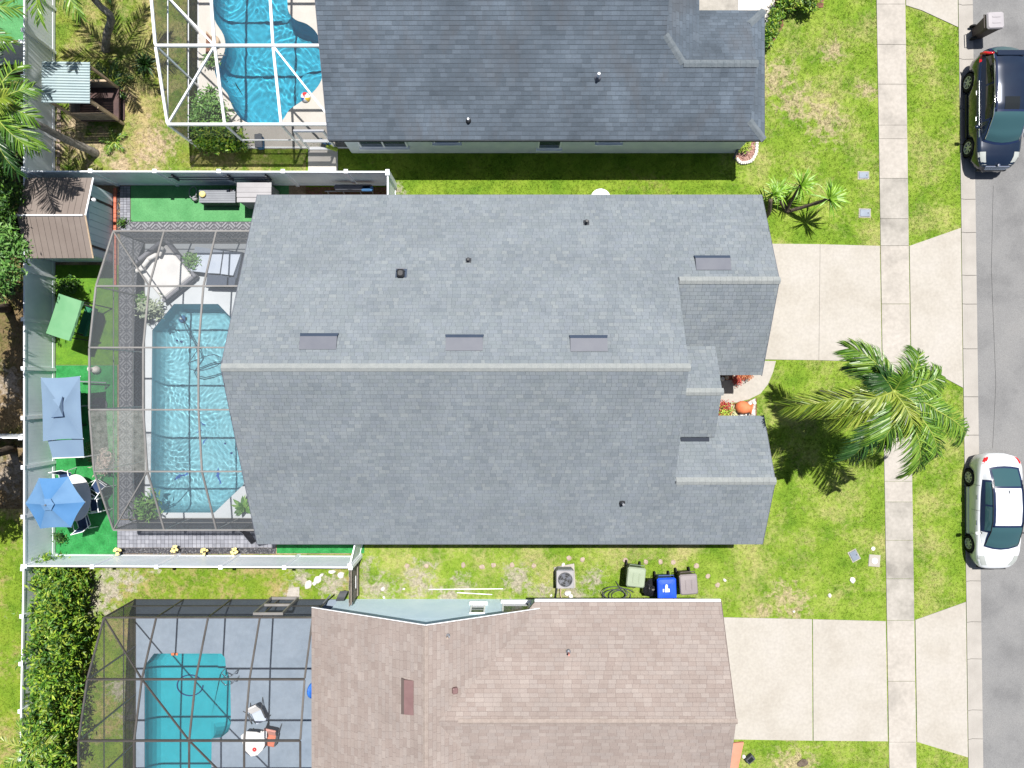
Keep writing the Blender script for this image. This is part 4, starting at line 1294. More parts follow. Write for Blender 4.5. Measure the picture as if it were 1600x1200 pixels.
fence('short white fence return beside the main roof, at the grass strip by the north house', [(-4.85,ys_n-.1),(-4.85,6.95)], spacing=1.2)
fence('long white vinyl fence behind the umbrellas and the brown shed', [(xw,-7.1),(xw,8.3)], spacing=1.9)
fence('white vinyl fence behind the corrugated roofed playhouse', [(xw,8.38),(xw,21)], spacing=1.9)
fence('white vinyl fence running along the outer side of the tall hedge', [(xw-.02,-7.2),(xw-.15,-14.6)], spacing=1.9)
fence('white vinyl fence with yellow flower ornaments at its foot', [(xw+.07,ys_s),(-6.36,ys_s-.06)], posts=[0,2.62,5.12,7.62,10.1,12.68])
fence('short white fence piece beside the brown board gate', [(-6.33,ys_s+.02),(-6.02,-5.8)], spacing=1.4)
fence('white fence of the western neighbour above the dark tree', [(-26,13.33),(xw-.1,13.33)], spacing=2.4)
fence('white fence of the western neighbour level with the blue canopy', [(-26,-2.1),(xw-.1,-2.1)], spacing=2.4)
# brown board gate
ga=Vector((-6.37,-7.22,0)); gb=Vector((-6.37,-8.72,0))
gate=thing('board_gate','weathered brown board gate between the white fence and the pale blue wall','gate',(-6.37,-8,0))
n=9
for k in range(n):
    y0=ga.y+(gb.y-ga.y)*k/n; y1=ga.y+(gb.y-ga.y)*(k+1)/n
    mb=MB(); mb.box(-6.385,-6.36,y1+.006,y0-.006,.06,1.78+.03*math.sin(k*2.1)); mb.build('board',M['wood_grey'],gate)
for z in (.35,1.5):
    mb=MB(); mb.box(-6.356,-6.32,gb.y+.02,ga.y-.02,z,z+.09); mb.build('rail',M['wood_grey'],gate)
mb=MB(); mb.box(-6.318,-6.30,-8.25,-7.75,.85,.89); mb.build('latch',M['white'],gate)
# =================================================================== PLANTS
def frond(parent, base, az, length, e0, e1, leaf=.75, n=46, mkey='palm_leaf', seed=0, curl=0.0, wind=(0,0), name='frond', hang=.35, width=.045):
    """feather palm leaf: an arching stalk with two rows of narrow leaflets"""
    r = np.random.default_rng(seed)
    K = 24
    pts=[]; p=np.array(base,float)
    for k in range(K+1):
        t=k/K; e=e0+(e1-e0)*t**1.3; a=az+curl*t*t
        pts.append(p.copy())
        p=p+np.array([math.cos(a)*math.cos(e),math.sin(a)*math.cos(e),math.sin(e)])*length/K
    pts=np.array(pts)
    V=[];F=[];S_=[]
    for side in (-1,1):
        for i in range(n):
            t=.10+.90*(i+.5*(side>0))/n
            f=t*K; k=min(int(f),K-1); q=pts[k]+(pts[k+1]-pts[k])*(f-k)
            d=pts[min(k+1,K)]-pts[max(k-1,0)]; d/=np.linalg.norm(d)
            sd=np.cross(d,[0,0,1]); sd/=np.linalg.norm(sd)+1e-9
            L=leaf*(.35+.75*math.sin(math.pi*min(1,.12+.80*t)))*r.uniform(.85,1.1)
            ang=R(62-34*t)+r.normal(0,.09)
            dir_=d*math.cos(ang)+sd*side*math.sin(ang)+np.array([wind[0],wind[1],0])*.5
            up=np.array([0,0,1.0])
            dir_=dir_+up*r.normal(.10,.14); dir_/=np.linalg.norm(dir_)
            w=width*r.uniform(.8,1.15)
            wd=np.cross(dir_,up); wd/=np.linalg.norm(wd)+1e-9
            tw=r.normal(0,.5); wd=wd*math.cos(tw)+np.cross(dir_,wd)*math.sin(tw)
            m1=q+dir_*L*.45+np.array([wind[0],wind[1],0])*L*.08-up*L*hang*.12
            m2=q+dir_*L*.78+np.array([wind[0],wind[1],0])*L*.22-up*L*hang*.40
            tip=q+dir_*L*.95+np.array([wind[0],wind[1],0])*L*.36-up*L*hang*.80
            o=len(V)
            V+=[q-wd*w*.35,q+wd*w*.35,m1+wd*w*.5,m1-wd*w*.5,m2+wd*w*.36,m2-wd*w*.36,tip]
            F+=[o,o+1,o+2,o+3,o+3,o+2,o+4,o+5,o+5,o+4,o+6]; S_+=[4,4,3]
    fo=np_mesh(name,np.array(V),F,S_,M[mkey],parent)
    mb=MB(); mb.tube([Vector(x) for x in pts[::2]],[.035*(1-.85*k/(len(pts[::2])-1)) for k in range(len(pts[::2]))],6)
    mb.build('midrib',M['rachis'],fo,smooth=True)
    return fo

def trunk_part(parent, pts, radii, m='bark_palm', n=12, name='trunk', sub=5):
    P3=[Vector(p) for p in pts]; out=[];rr=[]
    for i in range(len(P3)-1):
        p0=P3[max(i-1,0)];p1=P3[i];p2=P3[i+1];p3=P3[min(i+2,len(P3)-1)]
        for k in range(sub):
            t=k/sub
            out.append(.5*((2*p1)+(p2-p0)*t+(2*p0-5*p1+4*p2-p3)*t*t+(3*p1-p0-3*p2+p3)*t**3))
            rr.append(radii[i]+(radii[i+1]-radii[i])*t)
    out.append(P3[-1]);rr.append(radii[-1])
    rr=[q*(1+.06*((i%2)*2-1)) for i,q in enumerate(rr)]
    mb=MB(); mb.tube(out,rr,n); return mb.build(name,M[m],parent,smooth=True)

def leaf_cloud(parent, blobs, size, mkey, seed, name='crown', up=.55, aspect=.55, shell=.55):
    """leaves scattered through the volume of several blobs: (x,y,z, rx,ry,rz, count)"""
    r=np.random.default_rng(seed)
    allV=[]
    for (x,y,z,rx,ry,rz,n) in blobs:
        # twig clumps first, then leaves round each twig, so that gaps stay between clumps
        nc=max(3,n//14)
        dirs=r.normal(size=(nc,3)); dirs/=np.linalg.norm(dirs,axis=1)[:,None]
        rad=r.uniform(shell,1.0,nc)**.6
        cen=np.array([x,y,z])+dirs*rad[:,None]*np.array([rx,ry,rz])
        ci=r.integers(0,nc,n)
        pos=cen[ci]+r.normal(0,size*1.25,(n,3))*np.array([1,1,.7])
        nrm=r.normal(size=(n,3)); nrm[:,2]=np.abs(nrm[:,2])+up*2.2; nrm/=np.linalg.norm(nrm,axis=1)[:,None]
        a=np.cross(nrm,r.normal(size=(n,3))); a/=np.linalg.norm(a,axis=1)[:,None]
        b=np.cross(nrm,a)
        s=size*r.uniform(.6,1.25,n)[:,None]
        fold=nrm*s*.18
        q=np.stack([pos-a*s, pos+b*s*aspect*.5+fold, pos+a*s*1.0-nrm*s*.25, pos-b*s*aspect*.5+fold],1)
        allV.append(q)
    V=np.concatenate(allV).reshape(-1,3)
    n=len(V)//4
    return np_mesh(name,V,np.arange(len(V)),np.full(n,4),M[mkey],parent)

def rosette(parent, c, n, length, mkey, seed, width=.05, name='leaf_rosette', droop=.5, emin=10, emax=80, wind=(0,0)):
    r=np.random.default_rng(seed); V=[];F=[];S_=[]
    c=np.array(c,float)
    for i in range(n):
        az=2*math.pi*i*.618+r.normal(0,.2); e=R(r.uniform(emin,emax)); L=length*r.uniform(.7,1.1)
        d=np.array([math.cos(az)*math.cos(e)+wind[0],math.sin(az)*math.cos(e)+wind[1],math.sin(e)]); d/=np.linalg.norm(d)
        sd=np.cross(d,[0,0,1]); sd/=np.linalg.norm(sd)+1e-9
        w=width*r.uniform(.8,1.2)
        pts=[c+d*L*t-np.array([0,0,1])*droop*L*t*t*.55 for t in (0,.35,.7,1)]
        ws=(.5,1,.75,.0); o=len(V)
        for k in range(3): V+=[pts[k]-sd*w*ws[k]/2,pts[k]+sd*w*ws[k]/2]
        V.append(pts[3])
        F+=[o,o+1,o+3,o+2,o+2,o+3,o+5,o+4,o+4,o+5,o+6]; S_+=[4,4,3]
    return np_mesh(name,np.array(V),F,S_,M[mkey],parent)

# --- the big wind-blown palm by the sidewalk
gb=P(1283,617); ct=P(1392,612,5.3)
palm=thing('palm_tree','large wind blown feather palm leaning over the sidewalk by the driveway','palm tree',(gb.x,gb.y,0))
trunk_part(palm,[gb+Vector((0,0,-.1)),gb+Vector((.0,.0,1.6)),Vector((ct.x-.03,ct.y,3.6)),ct+Vector((0,0,-.25))],[.21,.17,.15,.17])
mb=MB(); mb.lathe([(.10,-.6),(.17,-.3),(.15,0),(.06,.25)],12,ct); mb.build('crownshaft',M['rachis'],palm,smooth=True)
# (target photo pixel of the tip, height of the tip, start elevation, curl, material)
FR=[((1228,637),4.2,.35,.10,'palm_leaf_warm',.80),((1283,655),4.0,.45,.0,'palm_leaf_warm',.75),((1322,548),5.2,.55,.55,'palm_leaf',.85),
    ((1312,572),4.2,.6,.4,'palm_leaf_dark',.7),((1428,548),5.3,.6,.5,'palm_leaf',.7),((1466,585),5.4,.6,.25,'palm_leaf',.85),
    ((1490,688),4.0,.4,-.25,'palm_leaf',.7),((1470,655),5.0,.6,-.2,'palm_leaf',.75),((1312,715),3.6,.3,.3,'palm_leaf_dark',.75),
    ((1400,735),3.8,.45,-.25,'palm_leaf',.8),((1440,718),4.3,.5,-.3,'palm_leaf',.8),((1370,690),5.2,.7,-.15,'palm_leaf',.95),
    ((1410,590),6.0,1.0,.2,'palm_leaf',.8),((1375,585),5.9,.9,-.2,'palm_leaf_dark',.8),((1425,668),5.6,.9,.2,'palm_leaf_warm',.8),((1385,665),4.6,.5,.3,'palm_leaf_dark',.8),
    ((1345,628),5.6,.8,.1,'palm_leaf_warm',.8),((1430,640),5.4,.9,-.3,'palm_leaf',.75),((1345,690),3.3,.2,.2,'palm_leaf_dark',.7)]
for i,(tip,tz,e0,cu,mk,lf) in enumerate(FR):
    t=P(*tip,tz); dv=t-ct; hor=math.hypot(dv.x,dv.y); az=math.atan2(dv.y,dv.x)-cu*.38
    # pick the final droop so that the tip lands near the wanted height
    best=None
    for e1 in np.linspace(-1.4,.6,41):
        xx=zz=0
        for k in range(24):
            tt=k/24; e=e0+(e1-e0)*tt**1.3; xx+=math.cos(e)/24; zz+=math.sin(e)/24
        L=hor/max(xx,.15); err=abs(zz*L-(t.z-ct.z))
        if best is None or err<best[0]: best=(err,e1,L)
    frond(palm,ct+Vector((0,0,.1)),az,min(best[2]*1.02,4.4),e0,best[1],leaf=lf*.95,n=96,mkey=mk,seed=100+i,curl=cu,wind=(-.32,-.18),width=.036,hang=.5)

# --- two palms of the north west yard
def nw_palm(label, gpts, radii, crown, specs, loc):
    t=thing('palm_tree',label,'palm tree',loc)
    trunk_part(t,gpts,radii)
    for i,(az,L,e0,e1,cu,mk) in enumerate(specs):
        frond(t,crown,az,L,e0,e1,leaf=.62,n=40,mkey=mk,seed=200+i+int(abs(loc[0]*10)),curl=cu,wind=(-.2,-.1))
    return t
b1=P(148,240); c1=P(-14,168,5.0)
specs=[(R(a),L,e0,e1,cu,mk) for a,L,e0,e1,cu,mk in [(-35,2.1,.3,-.9,-.4,'palm_leaf'),(-8,1.6,.5,-.8,-.3,'palm_leaf'),(22,1.7,.5,-.7,.2,'palm_leaf'),(55,2.0,.4,-.9,.3,'palm_leaf'),(85,2.4,.4,-.9,.2,'palm_leaf_dark'),(120,2.3,.3,-.9,0,'palm_leaf'),(165,2.4,.4,-.9,0,'palm_leaf'),(210,2.4,.3,-1,0,'palm_leaf_dark'),(250,2.4,.4,-.9,0,'palm_leaf'),(285,2.5,.4,-.9,.2,'palm_leaf_dark'),(310,2.1,.5,-.8,.2,'palm_leaf'),(5,1.2,.9,.0,.1,'palm_leaf_warm')]]
nw_palm('palm whose grey trunk leans across the white fence below the playhouse',[b1+Vector((0,0,-.1)),P(143,236,.25),P(95,214,1.9),P(50,190,3.6),c1+Vector((0,0,-.15))],[.20,.17,.14,.12,.13],c1,specs,(b1.x,b1.y,0))
b2=P(163,78); c2=P(85,-85,5.0)
specs=[(R(a),L,e0,e1,cu,mk) for a,L,e0,e1,cu,mk in [(-110,2.7,.3,-.7,.3,'palm_leaf'),(-75,2.6,.35,-.7,.2,'palm_leaf'),(-45,2.5,.4,-.8,.2,'palm_leaf_dark'),(-15,2.5,.4,-.7,.2,'palm_leaf'),(20,2.4,.4,-.7,0,'palm_leaf'),(60,2.4,.4,-.7,0,'palm_leaf'),(100,2.4,.4,-.7,0,'palm_leaf'),(140,2.4,.4,-.7,0,'palm_leaf'),(180,2.5,.4,-.8,0,'palm_leaf'),(215,2.6,.35,-.8,-.2,'palm_leaf'),(235,2.3,.5,-.6,-.2,'palm_leaf')]]
nw_palm('palm with bent grey trunk standing in the grass beside the playhouse',[b2+Vector((0,0,-.1)),P(167,55,.8),P(173,26,1.7),P(150,2,2.4),c2+Vector((0,0,-.2))],[.17,.15,.14,.12,.13],c2,specs,(b2.x,b2.y,0))
# a palm further west, its leaves hanging into the photo
b3=P(-60,90); c3=P(-85,15,5.2)
specs=[(R(a),2.5,.4,-.8,.2,'palm_leaf') for a in range(0,360,33)]
nw_palm('palm beyond the fence with fronds reaching over the western neighbour turf',[b3,P(-50,70,2.5),c3+Vector((0,0,-.2))],[.18,.15,.14],c3,specs,(b3.x,b3.y,0))

# --- small multi-stem yucca palm in the front lawn
yb=P(1228,331)
yp=thing('yucca','small multi stemmed yucca with bright leaf tufts in the front lawn','yucca',(yb.x,yb.y,0))
for i,(tp,tz,n,L) in enumerate((((1251,290),1.25,58,.95),((1296,311),1.75,58,.95),((1215,300),.9,44,.85))):
    t=P(*tp,tz); m_=(yb+t)/2; m_.z=tz*.45
    trunk_part(yp,[yb+Vector((.03*i,0,-.05)),m_,t],[.085,.07,.075],m='bark',n=9,name='stem')
    if i<2:
        rosette(yp,t,n,L,'yucca_leaf',300+i,.05,droop=.75,emin=-15,emax=75,wind=(.35,.25))
    else:
        rosette(yp,t,n,L,'yucca_leaf',300+i,.05,droop=.8,emin=-10,emax=75,wind=(0,.2))
yb2=P(1197,338)
yp2=thing('yucca','cut yucca stem with a leaf tuft standing at the main roof corner','yucca',(yb2.x,yb2.y,0))
trunk_part(yp2,[yb2+Vector((0,0,-.05)),P(1202,330,.5),P(1204,312,1.25)],[.10,.085,.075],m='bark',n=9,name='stem')
rosette(yp2,P(1208,305,1.2),40,.6,'yucca_leaf',311,.045,droop=.7,emin=0,emax=70,wind=(.2,.5))

# --- hedge (south west)
hb=P(85,1040)
hedge=thing('hedge','tall dense green hedge along the western fence in the bottom left','hedge',(hb.x,hb.y,0))
blobs=[]
rh=np.random.default_rng(77)
for k in range(34):
    t=k/33; py=893+330*t
    xc=73-8*t-16*max(0,t-.55)
    for s in (-1,0,1):
        p=P(xc+s*15+rh.normal(0,5),py+rh.normal(0,4),rh.uniform(.9,2.4))
        blobs.append((p.x,p.y,p.z*.62,.40*rh.uniform(.7,1.2),.42,p.z*.55,int(250*rh.uniform(.6,1.2))))
leaf_cloud(hedge,blobs,.125,'hedge_leaf',78,'foliage',up=.5)
for k in range(9):
    p=P(84-12*k/9,900+36*k)
    trunk_part(hedge,[p+Vector((0,0,-.1)),p+Vector((.05,.03,.8)),p+Vector((-.03,.05,1.7))],[.05,.04,.02],m='bark',n=6,name='stem',sub=2)
fp=P(52,1165,1.9)
hp=thing('palm_shrub','feathery palm leaves growing out of the lower end of the hedge','shrub',(fp.x,fp.y,0))
trunk_part(hp,[Vector((fp.x,fp.y,-.1)),Vector((fp.x,fp.y,1)),fp],[.07,.06,.05],m='bark',n=7,name='stem',sub=2)
for i,a in enumerate((20,65,110,160,215,260,310,350)):
    frond(hp,fp,R(a),1.25,.7,-.5,leaf=.34,n=28,mkey='palm_leaf_warm' if i%3==0 else 'palm_leaf',seed=400+i,width=.03)

# --- trees west of the fence
def tree(label, base, h, blobs, size, seed, mkey='tree_leaf', cat='tree'):
    t=thing('tree',label,cat,(base.x,base.y,0))
    top=Vector((blobs[0][0],blobs[0][1],blobs[0][2]))
    trunk_part(t,[base+Vector((0,0,-.2)),base.lerp(top,.4)+Vector((.1,.05,.0)),top],[.2,.15,.08],m='bark',n=10,sub=3)
    for (x,y,z,rx,ry,rz,n) in blobs[:6]:
        a=base.lerp(top,.45); b=Vector((x,y,z))
        trunk_part(t,[a,a.lerp(b,.6)+Vector((0,0,.15)),b],[.08,.05,.02],m='bark',n=6,name='branch',sub=2)
    leaf_cloud(t,blobs,size,mkey,seed,'crown',shell=.3)
    return t
def bl(px,py,z,rx,ry,rz,n):
    p=P(px,py,z); return (p.x,p.y,z,rx,ry,rz,n)
tree('dark leafy tree overhanging the white fence beside the brown shed',P(-40,330),4,
     [bl(-26,300,3.6,.75,.9,.7,1300),bl(-4,345,3.0,.55,.6,.5,800),bl(-8,255,3.0,.6,.7,.6,900),bl(12,305,2.4,.42,.6,.5,560),bl(-12,390,3.2,.6,.5,.5,800),bl(-30,215,2.6,.6,.6,.6,700)],.10,500)
M['dark_leaf']=island_mat('dark_leaf',[(.006,.022,.005),(.012,.04,.008),(.03,.075,.012),(.05,.11,.015)],rough=.5,spec=.4,trans=.15,vary=.3)
tree('dark evergreen shrub tree growing low against the fence beneath the leaning palm',P(18,215),3,
     [bl(22,235,1.3,.42,.7,.6,900),bl(14,275,1.5,.5,.7,.7,1000),bl(20,330,1.3,.42,.7,.6,900),bl(18,372,1.2,.42,.6,.5,800),bl(8,205,1.6,.5,.6,.6,800),bl(2,440,1.4,.6,.6,.5,700)],.10,505,'dark_leaf')
tree('bright leaved tree reaching over the fence just below the brown shed',P(-55,440),4,
     [bl(-6,405,4.3,.6,.45,.45,520),bl(12,422,4.3,.50,.35,.35,300),bl(-16,450,4.0,.6,.5,.5,520),bl(24,388,4.4,.36,.34,.3,190),bl(2,375,4.6,.5,.4,.4,340),bl(-30,400,4.2,.6,.6,.5,500)],.12,510,'bush_leaf')
tree('tree beyond the fence with only its leafy edge inside the photo near the hexagonal umbrella',P(18,700),4,
     [bl(-95,745,4.6,.8,.9,.7,1500),bl(-70,700,4.2,.7,.6,.5,1000),bl(-100,800,4.0,.8,.6,.5,1000)],.12,520)
tree('tree standing west of the blue canopy with its crown just outside the photo',P(10,480),4,
     [bl(-95,500,5.0,.9,1.0,.7,1900),bl(-80,560,4.6,.8,.8,.6,1400),bl(-70,450,4.4,.7,.7,.6,1200),bl(-110,620,4.4,.7,.7,.6,1000)],.12,530)

# --- shrubs of the north house front bed
def bush(label, px, py, z, rx, ry, rz, n, size, seed, mkey='bush_leaf', name='shrub'):
    p=P(px,py,z)
    t=thing(name,label,'shrub',(p.x,p.y,0))
    leaf_cloud(t,[(p.x,p.y,z,rx,ry,rz,n)],size,mkey,seed,'foliage',shell=.2)
    for k in range(3):
        a=k*2.1; mb=MB(); mb.tube([(p.x,p.y,-.05),(p.x+.06*math.cos(a),p.y+.06*math.sin(a),z*.6),(p.x+.4*rx*math.cos(a),p.y+.4*ry*math.sin(a),z)],[.025,.018,.01],6); mb.build('stem',M['bark'],t)
    return t
bush('clipped grassy shrub at the top edge, right end of the front bed',1262,2,.5,.42,.26,.3,700,.10,601,'hedge_leaf')
bush('clipped grassy shrub at the top edge, left part of the front bed',1228,2,.5,.42,.26,.3,700,.10,602,'hedge_leaf')
bush('small round shrub in the bed beside the white porch walk',1214,24,.4,.2,.22,.26,320,.09,603,'hedge_leaf')
bush('larger round shrub at the lower tip of the front bed',1205,43,.4,.24,.28,.28,480,.09,604,'hedge_leaf')
bush('dark leafy shrub near the hip corner in the front bed',1198,62,.35,.15,.2,.22,220,.09,605,'hedge_leaf')
bed=MB(); bed.prism(pxpoly([(1196,74),(1204,36),(1212,-40),(1290,-40),(1286,12),(1232,14),(1222,22),(1224,40),(1212,60),(1203,75)]),-.05,.02); struct(bed.build('planting_bed',M['soil']))
# white edged corner bed
cbd=pxpoly([(1150,212),(1182,214),(1181,240),(1173,253),(1156,254),(1150,247)])
mb=MB(); mb.prism(cbd,-.05,.02); struct(mb.build('planting_bed',M['mulch_red']))
gravel(cbd[0][0]+.05,cbd[2][0]-.06,cbd[3][1]+.1,cbd[0][1]-.05,320,.02,.05,'gravel','mulch_red',23)
edge=[(1182,214),(1182,226),(1181,240),(1174,252),(1165,255),(1156,255),(1150,248)]
for i in range(len(edge)-1):
    for k in range(3):
        a=P(*edge[i]).lerp(P(*edge[i+1]),(k+.5)/3)
        q=P(*edge[i+1])-P(*edge[i])
        mb=MB(); mb.cushion((a.x,a.y,.05),q.length/3-.01,.13,.12,math.atan2(q.y,q.x),bev=.03)
        tag(mb.build('edging_stone',M['stone_white']),'white edging stone round the mulch bed at the north house corner','edging stone','white edging stones of the corner bed')
bush('bright yellow green shrub in the white edged corner bed',1162,226,.32,.22,.22,.2,340,.075,606,'lime_leaf')
# spiky plants in the dry yard
p=P(228,102)
t=thing('spiky_plant','dark spiky plant in the grass between the playhouse and the white pool cage','plant',(p.x,p.y,0)); rosette(t,(p.x,p.y,.05),70,.75,'palm_leaf_dark',620,.05,droop=.8,emin=10,emax=85)
p=P(160,130)
t=thing('palm_shrub','low dark palm shrub at the foot of the bent palm','shrub',(p.x+.5,p.y,0))
for i in range(6): frond(t,(p.x+.5,p.y,.1),R(60*i+10),.95,.7,-.5,leaf=.3,n=20,mkey='palm_leaf_dark',seed=640+i,width=.03)
p=P(180,222)
t=thing('seedling_palm','small low palm seedling on the bare ground by the leaning trunk','plant',(p.x,p.y,0))
for i in range(5): frond(t,(p.x,p.y,.05),R(72*i+30),.62,.6,-.4,leaf=.2,n=16,mkey='palm_leaf',seed=660+i,width=.022)
# shrubs inside the north cage
def clump(label, blobs, size, seed, mkey='bush_leaf', cat='shrub'):
    t=thing('shrub',label,cat,(blobs[0][0],blobs[0][1],0))
    leaf_cloud(t,blobs,size,mkey,seed,'foliage',shell=.2)
    for b in blobs[:4]:
        mb=MB(); mb.tube([(b[0],b[1],-.02),(b[0]+.04,b[1]+.03,b[2]*.5),(b[0],b[1],b[2])],[.035,.028,.015],6); mb.build('stem',M['bark'],t)
    return t
clump('leafy shrub in the corner of the white pool cage, upper one with yellowish leaves',[bl(326,165,1.0,.55,.55,.45,900),bl(336,182,.9,.45,.4,.4,600),bl(313,190,.8,.4,.5,.4,500)],.11,611)
clump('wide dark green shrub along the south wall of the white pool cage',[bl(345,215,.9,.7,.5,.45,1400),bl(322,210,.9,.5,.5,.4,800),bl(370,220,.7,.45,.35,.35,700),bl(330,222,.7,.5,.3,.35,600)],.10,612,'hedge_leaf')
# plants round the main pool
def pot_plant(label, px, py, kind, seed, s=1.0, potm='terracotta', h=.4):
    p=P(px,py)
    t=thing('potted_plant',label,'potted plant',(p.x,p.y,0))
    mb=MB(); mb.lathe([(.0,.015),(.13*s,.016),(.18*s,h*.85),(.21*s,h*.87),(.21*s,h),(.17*s,h),(.16*s,h*.9),(0,h*.9)],16,(p.x,p.y,0)); mb.build('pot',M[potm],t)
    z=h+.25*s
    if kind=='ros': rosette(t,(p.x,p.y,h),26,.55*s,'bush_leaf',seed,.15*s,droop=.6,emin=0,emax=70)
    else: leaf_cloud(t,[(p.x,p.y,z,.38*s,.38*s,.28*s,300)],.13*s,kind,seed,'foliage',shell=.2)
    return t
pot_plant('broad leaved plant in a pot at the lower left corner of the long pool',240,790,'bush_leaf',621,1.15,'mid_grey',.35)
pot_plant('star shaped leafy plant in a pot by the chamfered lower pool corner',385,791,'ros',622,1.0,'mid_grey',.35)
pot_plant('pale bushy plant by the upper left corner of the long pool',244,484,'pale_leaf',623,.95,'mid_grey',.35)
pot_plant('dark leafy plant on the scroll stand beside the pale bush',232,474,'bush_leaf',624,.6,'dark',.35)
pot_plant('potted plant between the daybed and the white coffee table',308,412,'bush_leaf',625,.7,'mid_grey',.3)
# =================================================================== CARS
M['paint_white']=mat('paint_white',[(.58,.60,.63),(.63,.645,.665)],rough=.25,spec=.5,coat=.6)
M['paint_navy']=mat('paint_navy',[(0.007,0.014,0.033),(0.009,0.018,0.038)],rough=.22,spec=.5,coat=1.0,metal=.25)
M['car_glass']=glass_mat('car_glass',(.03,.075,.085),.03)
M['car_glass_dark']=glass_mat('car_glass_dark',(.012,.014,.014),.03)
M['rubber']=mat('tyre_rubber',[(.015,.015,.016)],rough=.9)
M['rim']=mat('rim_alloy',[(.50,.51,.48)],rough=.35,metal=.1)
M['chrome']=mat('chrome',[(.75,.76,.78)],rough=.15,metal=1.0)
M['lamp_clear']=mat('lamp_clear',[(0.330,0.348,0.330)],rough=.1,spec=.8)
M['lamp_red']=mat('lamp_red',[(.50,.01,.012)],rough=.12,spec=.8)
M['trim_navy']=mat('trim_navy',[(.012,.022,.06)],rough=.3)
M['trim_black']=mat('trim_black',[(.018,.018,.02)],rough=.5)
def loft(rings, closed=True):
    n=len(rings[0]); vs=[p for r in rings for p in r]; fs=[]
    for i in range(len(rings)-1):
        for k in range(n if closed else n-1):
            k2=(k+1)%n; fs.append((i*n+k,i*n+k2,(i+1)*n+k2,(i+1)*n+k))
    return vs,fs
def interp(tab, y):
    # tab rows sorted by y descending: (y, ...)
    for a,b in zip(tab[:-1],tab[1:]):
        if a[0]>=y>=b[0]:
            t=(a[0]-y)/(a[0]-b[0]); t2=t*t*(3-2*t)*.5+t*.5
            return [a[i]+(b[i]-a[i])*t2 for i in range(1,len(a))]
    return list(tab[0][1:]) if y>tab[0][0] else list(tab[-1][1:])
def car(label, body, cabin, paint, wheels_y, wr, win_y, loc, sunroof=None, glass='car_glass', suv=False, name='parked_car'):
    root=thing(name,label,'car',(0,0,0))
    ys=np.linspace(body[0][0],body[-1][0],44)
    rings=[]
    hwid=max(b[1] for b in body)
    for y in ys:
        w,zb,zt=interp(body,y)
        arch=0
        for wy in wheels_y:
            d=abs(y-wy)
            if d<wr+.06: arch=max(arch, math.sqrt(max(0,(wr+.06)**2-d*d))+wr-zb+.0)
        zl=zb+arch*.92
        crown=.035*(w/hwid)
        sec=[(0,zb),(w*.72,zb),(w*.93,min(zl,zt-.24)),(w*.985,min(max(zl+.02,zb+.16),zt-.2)),(w,zb+(zt-zb)*.62 if zb+(zt-zb)*.62>zl+.03 else min(zl+.05,zt-.14)),(w*.985,zt-.10),(w*.93,zt-.025),(w*.80,zt+.004),(w*.45,zt+crown*.8),(0,zt+crown)]
        ring=[(x,y,z) for x,z in sec]+[(-x,y,z) for x,z in sec[-2:0:-1]]
        rings.append(ring)
    mb=MB(); vs,fs=loft(rings); mb.add(vs,fs); n=len(rings[0])
    mb.add(rings[0],[tuple(range(n))]); mb.add(rings[-1],[tuple(range(n))[::-1]])
    mb.build('body',M[paint],root,smooth=True)
    # greenhouse: rows along y, columns across
    cy=np.linspace(cabin[0][0],cabin[-1][0],46)
    cr=[]; zroof=max(c[4] for c in cabin); cmid=(cabin[0][0]+cabin[-1][0])/2
    for y in cy:
        wb,wt,zb,zt=interp(cabin,y)
        h=zt-zb
        half=[(wb,zb),(wb+(wt-wb)*.33,zb+h*.36),(wb+(wt-wb)*.66,zb+h*.70),(wt+.0,zb+h*.92),(wt*.86,zt-h*.012),(wt*.45,zt+.012*min(1,h*4)),(0,zt+.02*min(1,h*4))]
        def bow(x,z):
            f=max(0.0,1-(x/max(wb,.1))**2)
            low=max(0.0,min(1.0,(zroof-z)/.45))
            e=min(1.0,max(0.0,(abs(y-cmid)-.75)/.5))
            return y+(1 if y>cmid else -1)*.17*f*low*e
        full=[(x,z) for x,z in half]+[(-x,z) for x,z in half[-2::-1]]
        cr.append([(x,bow(x,z),z) for x,z in full])
    nc=len(cr[0])
    vs,fs=loft(cr,False)
    mb=MB(); mb.add(vs,fs); mb.build('cabin',M[paint],root,smooth=True)
    def patch(i0,i1,k0,k1,name,m,off=.006,shr=0.0,parent=None):
        V=[];F=[]
        ki=list(range(k0,k1+1)); ii=list(range(i0,i1+1))
        for i in ii:
            for k in ki:
                p=Vector(cr[i][k])
                a=Vector(cr[min(i+1,len(cr)-1)][k])-Vector(cr[max(i-1,0)][k]); b=Vector(cr[i][min(k+1,nc-1)])-Vector(cr[i][max(k-1,0)])
                nrm=b.cross(a)
                if nrm.length>1e-6: nrm.normalize()
                if nrm.dot(p-Vector((0,p.y,.9)))<0: nrm=-nrm
                V.append(p+nrm*off)
        w=len(ki)
        for i in range(len(ii)-1):
            for k in range(w-1): F.append((i*w+k,i*w+k+1,(i+1)*w+k+1,(i+1)*w+k))
        mb=MB(); mb.add(V,F); return mb.build(name,M[m],parent or root,smooth=True)
    def iy(y): return int(np.argmin(np.abs(cy-y)))
    rw0,rw1,ro0,ro1,ws0,ws1=win_y      # rear window span, roof, windscreen span (y, descending)
    patch(iy(rw0)-1,iy(rw1)+1,3,nc-4,'rear_surround','trim_navy',.003)
    patch(iy(rw0),iy(rw1),4,nc-5,'rear_window',glass,.008)
    patch(iy(ws0)-1,iy(ws1)+1,2,nc-3,'windscreen_surround','trim_navy',.003)
    patch(iy(ws0),iy(ws1),3,nc-4,'windscreen',glass,.008)
    mid=(iy(ro0)+iy(ro1))//2
